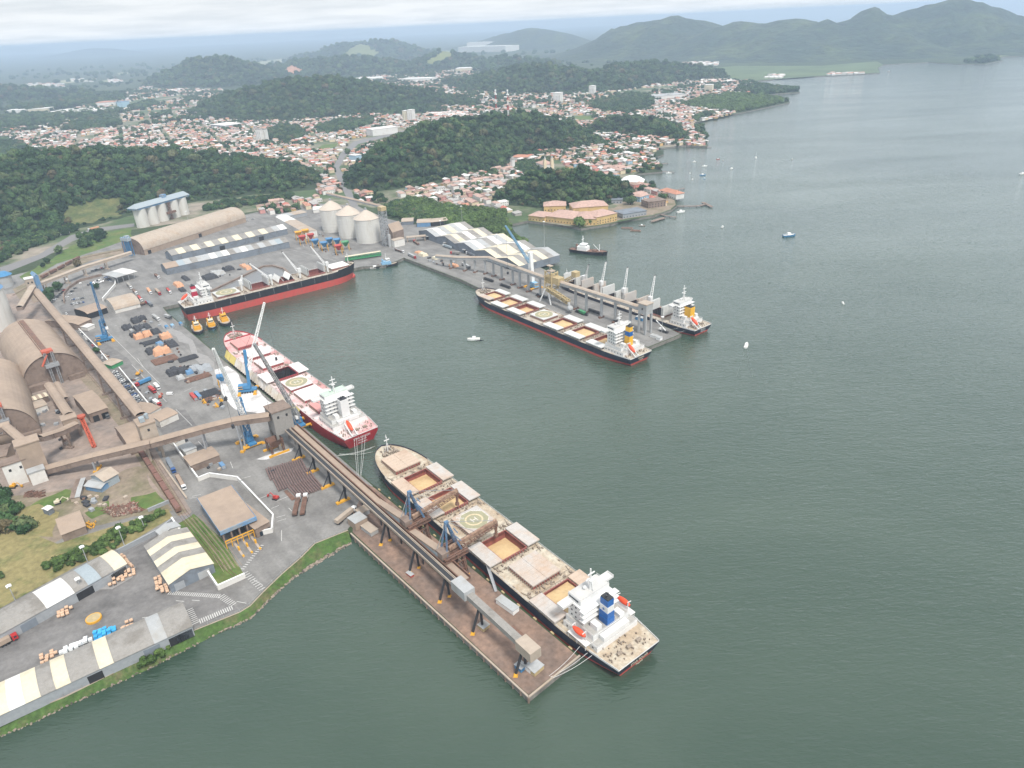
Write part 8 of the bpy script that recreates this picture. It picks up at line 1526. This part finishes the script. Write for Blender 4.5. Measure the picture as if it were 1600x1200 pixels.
for _, X, Y in near:
    i = rt.randrange(34); wm, rm, qm, kd, rk, wk, h, L = house_proto(i); a = grid_a+rt.choice((0, math.pi/2, 0))+rt.uniform(-.08, .08); root = empty('house', (X, Y, GZ+.04), a); s_ = rt.uniform(.85, 1.15); root.scale = (s_, s_, 1)
    lb = lab_for(X, Y, kd, rk, wk, h); tag(root, lb, 'house', 'houses of the old harbour town')
    for nme, me in (('wall', wm), ('roof', rm)): o = bpy.data.objects.new(nme, me); COL.objects.link(o); o.parent = root
    if Y < 1500: o = bpy.data.objects.new('windows', qm); COL.objects.link(o); o.parent = root; o['kind'] = 'stuff'
mk_ = list(RO.values())+list(WA.values()); nr = len(RO); big = MB()
for X, Y, s_ in rest:
    if math.hypot(X, Y) > 5200: continue
    L, w_, h = rt.uniform(8, 15)*s_, rt.uniform(7, 10)*s_, rt.choice((3.2, 3.5, 3.5, 6)); kd = rt.choice(('hip', 'gable', 'gable', 'flat')); ri = rt.choice((0, 1, 1, 1, 2, 2, 3, 3, 4, 5)); wi = nr+rt.choice((0, 0, 1, 1, 5, 2, 3)); a = grid_a+rt.choice((0, math.pi/2))+rt.uniform(-.15, .15); wl, r = house_geo(L, w_, h, kd, rt.uniform(1.3, 2.4)); ca, sa_ = math.cos(a), math.sin(a)
    for mb_, m_ in ((wl, wi), (r, ri if kd != 'flat' else rt.choice((3, 4)))): big.add([(X+x*ca-y*sa_, Y+x*sa_+y*ca, GZ+z) for x, y, z in mb_.v], mb_.f, m_)
tag(big.build('distant_houses', mk_), kind='stuff')
gt = []
for X, Y, s_ in rest+[(x, y, 1) for _, x, y in cand]:
    if rt.random() < .42: r = rt.uniform(2.2, 4.6)*(1.7 if Y > 2500 else 1); gt.append((X+rt.uniform(5, 9), Y+rt.uniform(-8, 8), GZ+r*.7, r))
    elif rt.random() < .09: 
        for _ in range(6): r = rt.uniform(4, 7)*(1.5 if Y > 2500 else 1); gt.append((X+rt.uniform(-16, 16), Y+rt.uniform(-16, 16), GZ+r*.6, r))
scatter('garden_trees', gt, CR)
# woodland clumps over the far plain
fp = []; 
for k in range(5200):
    px, py = rt.uniform(-60, 1560), 60+rt.random()**.75*120; q = W(px, py)
    if q.y < 2900 or q.y > 9000 or px > 1060 and q.y > 2900 or on_hill(q.x, q.y) or inpoly(q.x, q.y, TOWNP) or not inpoly(q.x, q.y, gpoly): continue
    if mnoise.noise(Vector((q.x*.0012, q.y*.0012, 9))) < -.05: continue
    r = min(q.y/420, 17)*rt.uniform(.8, 1.5); fp.append((q.x, q.y, GZ+r*.3, r))
scatter('forest', fp, CR)
vil = MB()
for cx, cy, n_, sx in ((70, 133, 26, 30), (130, 126, 14, 18), (180, 127, 18, 12), (290, 142, 30, 22), (345, 133, 30, 16), (650, 108, 60, 22), (1000, 105, 22, 16), (1095, 100, 30, 26), (1060, 90, 18, 20), (915, 76, 10, 14), (840, 112, 26, 30), (1330, 117, 22, 34), (1210, 120, 10, 12), (760, 118, 30, 34), (500, 150, 30, 24), (1120, 128, 30, 22), (1385, 84, 10, 12), (700, 180, 40, 22), (1160, 95, 20, 16)):
    for _ in range(n_*2):
        q = W(cx+rt.uniform(-sx, sx), cy+rt.uniform(-2.4, 2.4))
        if on_hill(q.x, q.y, 3) or not inpoly(q.x, q.y, gpoly): continue
        wl, r = house_geo(rt.uniform(12, 26), rt.uniform(10, 16), 5, 'gable', 2.5); m_ = rt.choice((0, 1, 3, 4, 4))
        for mb_, mi in ((wl, nr), (r, m_)): vil.add([(q.x+x, q.y+y, GZ+z) for x, y, z in mb_.v], mb_.f, mi)
tag(vil.build('village_houses', mk_), kind='stuff')
# ------------------------------------------------------------------ landmarks
sheet('waterfront_paving', [(826, 343.5), (892, 351.5), (908, 355.5), (959, 347.5), (968, 343.5), (1020, 335.5), (1048, 326.5), (1056, 320), (1054, 313), (1030, 302), (985, 306), (960, 325), (900, 333), (850, 333), (830, 335)], .09, dirt_m)
def block(label, pa, pb, dp, h, m='wallw', roof='lgrey', cat='building', name='building', kind='box', wins=0, rh=2):
    o, ang, L = frame(pa, pb); root = empty(name, o, ang); tag(root, label, cat); MB().box(0, 0, 0, L, dp, h).build('wall', M[m] if m in M else WA[m], root); rm = M[roof] if roof in M else RO[roof]; b = MB()
    if kind == 'box': b.box(-.6, -.6, h+.02, L+.6, dp+.6, h+.8)
    else: a = min(dp, L)/2; b.add([(-1, -1, h+.02), (L+1, -1, h+.02), (L+1, dp+1, h+.02), (-1, dp+1, h+.02), (a, dp/2, h+rh), (L-a, dp/2, h+rh)], [(0, 1, 5, 4), (1, 2, 5), (2, 3, 4, 5), (3, 0, 4), (3, 2, 1, 0)])
    b.build('roof', rm, root)
    for z in range(wins):
        n_ = max(2, int(L/4.5)); q = MB()
        for k in range(n_): q.box((k+.5)*L/n_-.7, -.08, 1+z*3.3, (k+.5)*L/n_+.7, .08, 2.6+z*3.3)
        n2 = max(1, int(dp/4.5)); [q.box(-.08, (k+.5)*dp/n2-.7, 1+z*3.3, .08, (k+.5)*dp/n2+.7, 2.6+z*3.3) for k in range(n2)]
        tag(q.build('windows', M['glass'], root), kind='stuff')
    return root
for pa, pb, dp, h, rh, lb in (((826, 344), (851, 347), 28, 7, 4, 'western low wing of the ochre waterfront palace'), ((852, 346), (898, 351.5), 40, 8, 6, 'middle wing of the ochre waterfront palace with broad pink tiled roof'), ((899, 352), (931, 352), 38, 9, 6, 'low tiled block joining the wings of the ochre palace'), ((932, 352), (964, 345), 32, 11, 5, 'tall two-storey east wing of the ochre palace'), ((850, 334), (884, 333), 26, 11, 5, 'rear hipped wing of the ochre palace under the harbour hill'), ((896, 338), (950, 334), 30, 12, 6, 'long rear wing of the ochre palace running behind the east wing')): block(lb, pa, pb, dp, h, 'ochre', 'faded', 'palace wing', 'palace_wing', 'hip', 2 if h > 9 else 1, rh)
root = block('twin-towered white and yellow town church', (848, 268), (866, 266), 34, 12, 'white', 'faded', 'church', 'church', 'hip', 1, 6); 
for x in (1.5, 16): MB().box(x, -4, 0, x+5, 1, 19).box(x+.6, -3.4, 19, x+4.4, .4, 23).build('bell_tower', WA['cream'], root); MB().cyl(x+2.5, -1.5, 23, 28, 2.3, 8, 0, .2).build('spire', M['lgrey'], root)
root = block('single white bell tower beside the palace hill', (801, 266), (805, 265), 5, 20, 'white', 'grey', 'bell tower', 'bell_tower', 'hip', 2, 5)
root = empty('market_tent', W(988, 286), R(-15)); tag(root, 'big white domed market tent on the waterfront', 'tent'); b = MB(); b.grid(lambda a, c: (-20+40*a, -13+26*c, 4+9*math.sin(math.pi*a)**.6*math.sin(math.pi*c)**.6), 14, 10); b.build('canopy', M['whitep'], root, smooth=True); [MB().beam((x, y, 0), (x, y, 4.2), .5).build('pole', M['steel'], root) for x in (-19, -6, 6, 19) for y in (-12.5, 12.5)]
for pa, pb, dp, h, m_, rf_, cat, lb, w_ in (((973, 342), (1010, 336), 24, 6, 'wallg', 'wallb', 'shed', 'grey flat roofed market shed on the waterfront', 1), ((952, 318), (972, 318), 18, 5, 'wallg', 'wallb', 'shed', 'dark grey roofed shed between the harbour hill and the market', 1), ((1013, 326), (1040, 322), 20, 9, 'tandark', 'tandark', 'restaurant', 'dark timber restaurant on piles at the waterfront', 2), ((1000, 316), (1014, 312), 14, 8, 'pale', 'faded', 'house', 'pale blue waterfront house with tiled roof', 2), ((1030, 305), (1056, 312), 16, 8, 'white', 'terracotta', 'building', 'white and orange waterfront warehouse at the long jetty', 1), ((557, 254), (566, 252), 22, 14, 'pale', 'pale', 'hall', 'bright blue hall beside the main avenue', 0), ((583, 213), (622, 208), 40, 16, 'white', 'pale', 'store', 'big white windowless store block at the foot of the wooded hill', 0), ((402, 222), (409, 222), 14, 32, 'white', 'grey', 'apartment tower', 'left one of two white apartment towers among low houses', 8), ((409, 221), (416, 221), 14, 30, 'white', 'grey', 'apartment tower', 'right one of two white apartment towers among low houses', 8), ((630, 190), (636, 190), 20, 30, 'cream', 'pale', 'apartment tower', 'cream apartment block left of its white twin', 7), ((637, 190), (645, 190), 20, 32, 'white', 'pale', 'apartment tower', 'white apartment block beside the cream one', 7),
  ((40, 250), (60, 246), 26, 18, 'white', 'pale', 'building', 'white apartment block right of the dark grove', 4), ((866, 206), (874, 206), 18, 24, 'white', 'pale', 'apartment tower', 'white mid-rise below the green wooded ridge', 5), ((920, 148), (928, 148), 22, 30, 'white', 'pale', 'apartment tower', 'slender white tower beyond the town', 6), ((864, 160), (875, 160), 30, 30, 'white', 'pale', 'apartment tower', 'broad pale tower beyond the wooded ridge', 6), ((1100, 144), (1112, 144), 24, 24, 'cream', 'pale', 'apartment tower', 'cream block near the spit', 5),
  ((330, 200), (352, 202), 60, 10, 'wallg', 'pale', 'shed', 'long pale green industrial shed among the houses', 0), ((75, 181), (150, 179), 110, 14, 'white', 'pale', 'warehouse', 'very long white distribution warehouse at the forest edge', 0), ((10, 178), (42, 176), 70, 12, 'white', 'pale', 'warehouse', 'white warehouse at the left forest edge', 0), ((44, 176), (76, 174), 70, 12, 'cream', 'pale', 'warehouse', 'cream warehouse between two white ones at the forest edge', 0), ((150, 167), (180, 165), 60, 16, 'white', 'terracotta', 'warehouse', 'red roofed white warehouse at the forest edge', 0), ((184, 168), (192, 168), 40, 22, 'pale', 'blueroof', 'warehouse', 'small blue block at the end of the warehouses', 0),
  ((520, 131), (600, 126), 120, 16, 'white', 'pale', 'warehouse', 'long row of white sheds behind the wooded ridge', 0), ((626, 128), (672, 127), 90, 14, 'white', 'pale', 'warehouse', 'white sheds right of the long row', 0), ((712, 113), (760, 111), 120, 20, 'cream', 'pale', 'factory', 'long cream factory on the red terrace', 0), ((810, 109), (850, 111), 80, 16, 'white', 'pale', 'warehouse', 'white sheds below the green pasture ridge', 0), ((1024, 157), (1072, 153), 70, 12, 'white', 'lgrey', 'factory', 'white and pale blue industrial hall near the shore', 0), ((716, 82), (790, 81), 200, 52, 'white', 'white', 'factory', 'huge white factory on the far plain', 0), ((730, 79), (778, 77), 160, 78, 'white', 'white', 'factory', 'tall upper hall of the huge white factory', 0), ((1304, 84), (1336, 83), 90, 14, 'white', 'pale', 'warehouse', 'white warehouse at the foot of the mountains', 0), ((986, 62), (1000, 62), 10, 5, 'white', 'pale', 'hut', 'tiny white hut on the far slope', 0), ((845, 268), (832, 246), 24, 7, 'cream', 'terracotta', 'school', 'orange roofed school above the square trees', 1), ((825, 252), (800, 252), 20, 8, 'white', 'terracotta', 'school', 'wide orange hipped school on the town terrace', 1)):
    if lb.startswith(('tiny', 'orange roofed')): continue
    if pa[0] > pb[0]: pa, pb = pb, pa
    block(lb, pa, pb, dp, h, m_, rf_, cat, cat.replace(' ', '_'), 'hip' if rf_ in ('faded', 'terracotta') else 'box', min(w_, 8), 4)
for x, lb in ((779, 'left one of two red and white radio masts on the wooded hill'), (797, 'right one of two red and white radio masts on the wooded hill')):
    q = W(x, 243); hd = Vector((q.x, q.y, 0)).normalized(); q = q+hd*110; zb = h2[0](q.x, q.y)+GZ; lo, hi = 0, 200
    for _ in range(30):
        m_ = (lo+hi)/2
        if P((q.x, q.y, zb+m_))[1] > 140: lo = m_
        else: hi = m_
    root = empty('radio_mast', (q.x, q.y, zb)); tag(root, lb, 'radio mast', 'radio masts'); n_ = 6
    for k in range(n_): MB().lattice((0, 0, lo*k/n_), (0, 0, lo*(k+1)/n_), 3.4-k*.3, 3.4-k*.3, 4, .3, 0, 3.1-k*.3, 3.1-k*.3).build('section', M['red' if k % 2 == 0 else 'whitep'], root)
    MB().cyl(0, 0, lo*.82, lo*.86, 3, 10).cyl(0, 0, lo*.95, lo, 1.8, 10).build('antenna', M['whitep'], root)
sheet('sports_field', [(488, 236), (505, 226), (528, 224), (522, 234)], .15, grass_m); sheet('green_field', [(893, 190), (900, 181), (930, 182), (926, 191)], .15, grass_m); sheet('town_road', [(762, 336), (772, 336), (752, 280), (744, 262), (738, 262), (744, 282)], .12, road_m); sheet('town_road', [(700, 326), (706, 326), (712, 290), (708, 290)], .12, road_m)
# ------------------------------------------------------------------ jetties and floats
def jetty(label, pts, wd=3, z=1.6, m='tandark', name='jetty'):
    w_ = [W(p[0], p[1], z) for p in pts]; root = empty(name, (w_[0].x, w_[0].y, 0)); tag(root, label, 'jetty'); c = Vector((w_[0].x, w_[0].y, 0)); b = MB(); [b.beam(a-c, e-c, wd, .5) for a, e in zip(w_, w_[1:])]; b.build('deck', M[m], root)
    for a, e in zip(w_, w_[1:]):
        n_ = max(1, int((e-a).length/9))
        for k in range(n_+1): q = a.lerp(e, k/n_)-c; MB().beam((q.x, q.y, -1), (q.x, q.y, z-.2), .8).build('pile', M['tandark'], root)
for lb, pts, wd in (('longest ferry jetty on round piles, with a wider head', [(1058, 322), (1088, 322), (1104, 319)], 4), ('short head platform crossing the end of the ferry jetty', [(1098, 316), (1112, 323)], 5), ('curved old jetty above the ferry jetty', [(1030, 299), (1046, 299), (1060, 296), (1069, 294)], 3), ('thin walkway right of the narrow town quay', [(1034, 268), (1053, 269)], 2.5), ('jetty below the orange waterfront roofs', [(1020, 258), (1043, 255)], 3), ('brown landing stage in front of the timber restaurant', [(1018, 346), (1038, 340)], 6), ('small finger pier next to the landing stage', [(1022, 338), (1028, 334), (1046, 338), (1056, 339)], 3), ('long stone jetty at the upper town point', [(1072, 227), (1090, 228), (1110, 230)], 5), ('footbridge over the canal mouth to the ochre palace', [(793, 353), (810, 348), (824, 345)], 3), ('wharf of the five-gabled warehouse', [(834, 408), (858, 401)], 8)): jetty(lb, pts, wd)
for px, lb, L_ in (((980, 357), 'left half of the floating pontoon off the grey shed', 16), ((993, 361), 'right half of the floating pontoon off the grey shed', 14)):
    root = empty('pontoon', W(px[0], px[1], 0), R(-20)); tag(root, lb, 'pontoon'); MB().box(-L_/2, -2.6, -.3, L_/2, 2.6, .9).build('hull', M['tandark'], root); MB().box(-L_/2+1, -1.4, .92, L_/2-1, 1.4, 1.5).build('deck', M['rust'], root)
ZTOP = max(CAM_H, max(v.co.z for o in bpy.data.objects if o.name.split('.')[0] in ('hill', 'mountains') for v in o.data.vertices))+8; print('ZTOP', ZTOP)
# ------------------------------------------------------------------ haze over the whole landscape
hz = bpy.data.materials.new('air haze'); hz.use_nodes = True; t = hz.node_tree; t.nodes.clear()
o_ = N(t, 'ShaderNodeOutputMaterial'); v_ = N(t, 'ShaderNodeVolumePrincipled'); v_.inputs['Color'].default_value = (0.60, 0.74, 0.93, 1); v_.inputs['Density'].default_value = 0.000112; v_.inputs['Anisotropy'].default_value = 0.2
t.links.new(v_.outputs[0], o_.inputs['Volume'])
tag(MB().box(-30000, -2900, -5.5, 30000, 30000, ZTOP).build('haze', hz), kind='stuff')

for o in bpy.data.objects:
    l = o.get('label')
    if l and len(l.split()) > 16: raise Exception('LONG '+l)
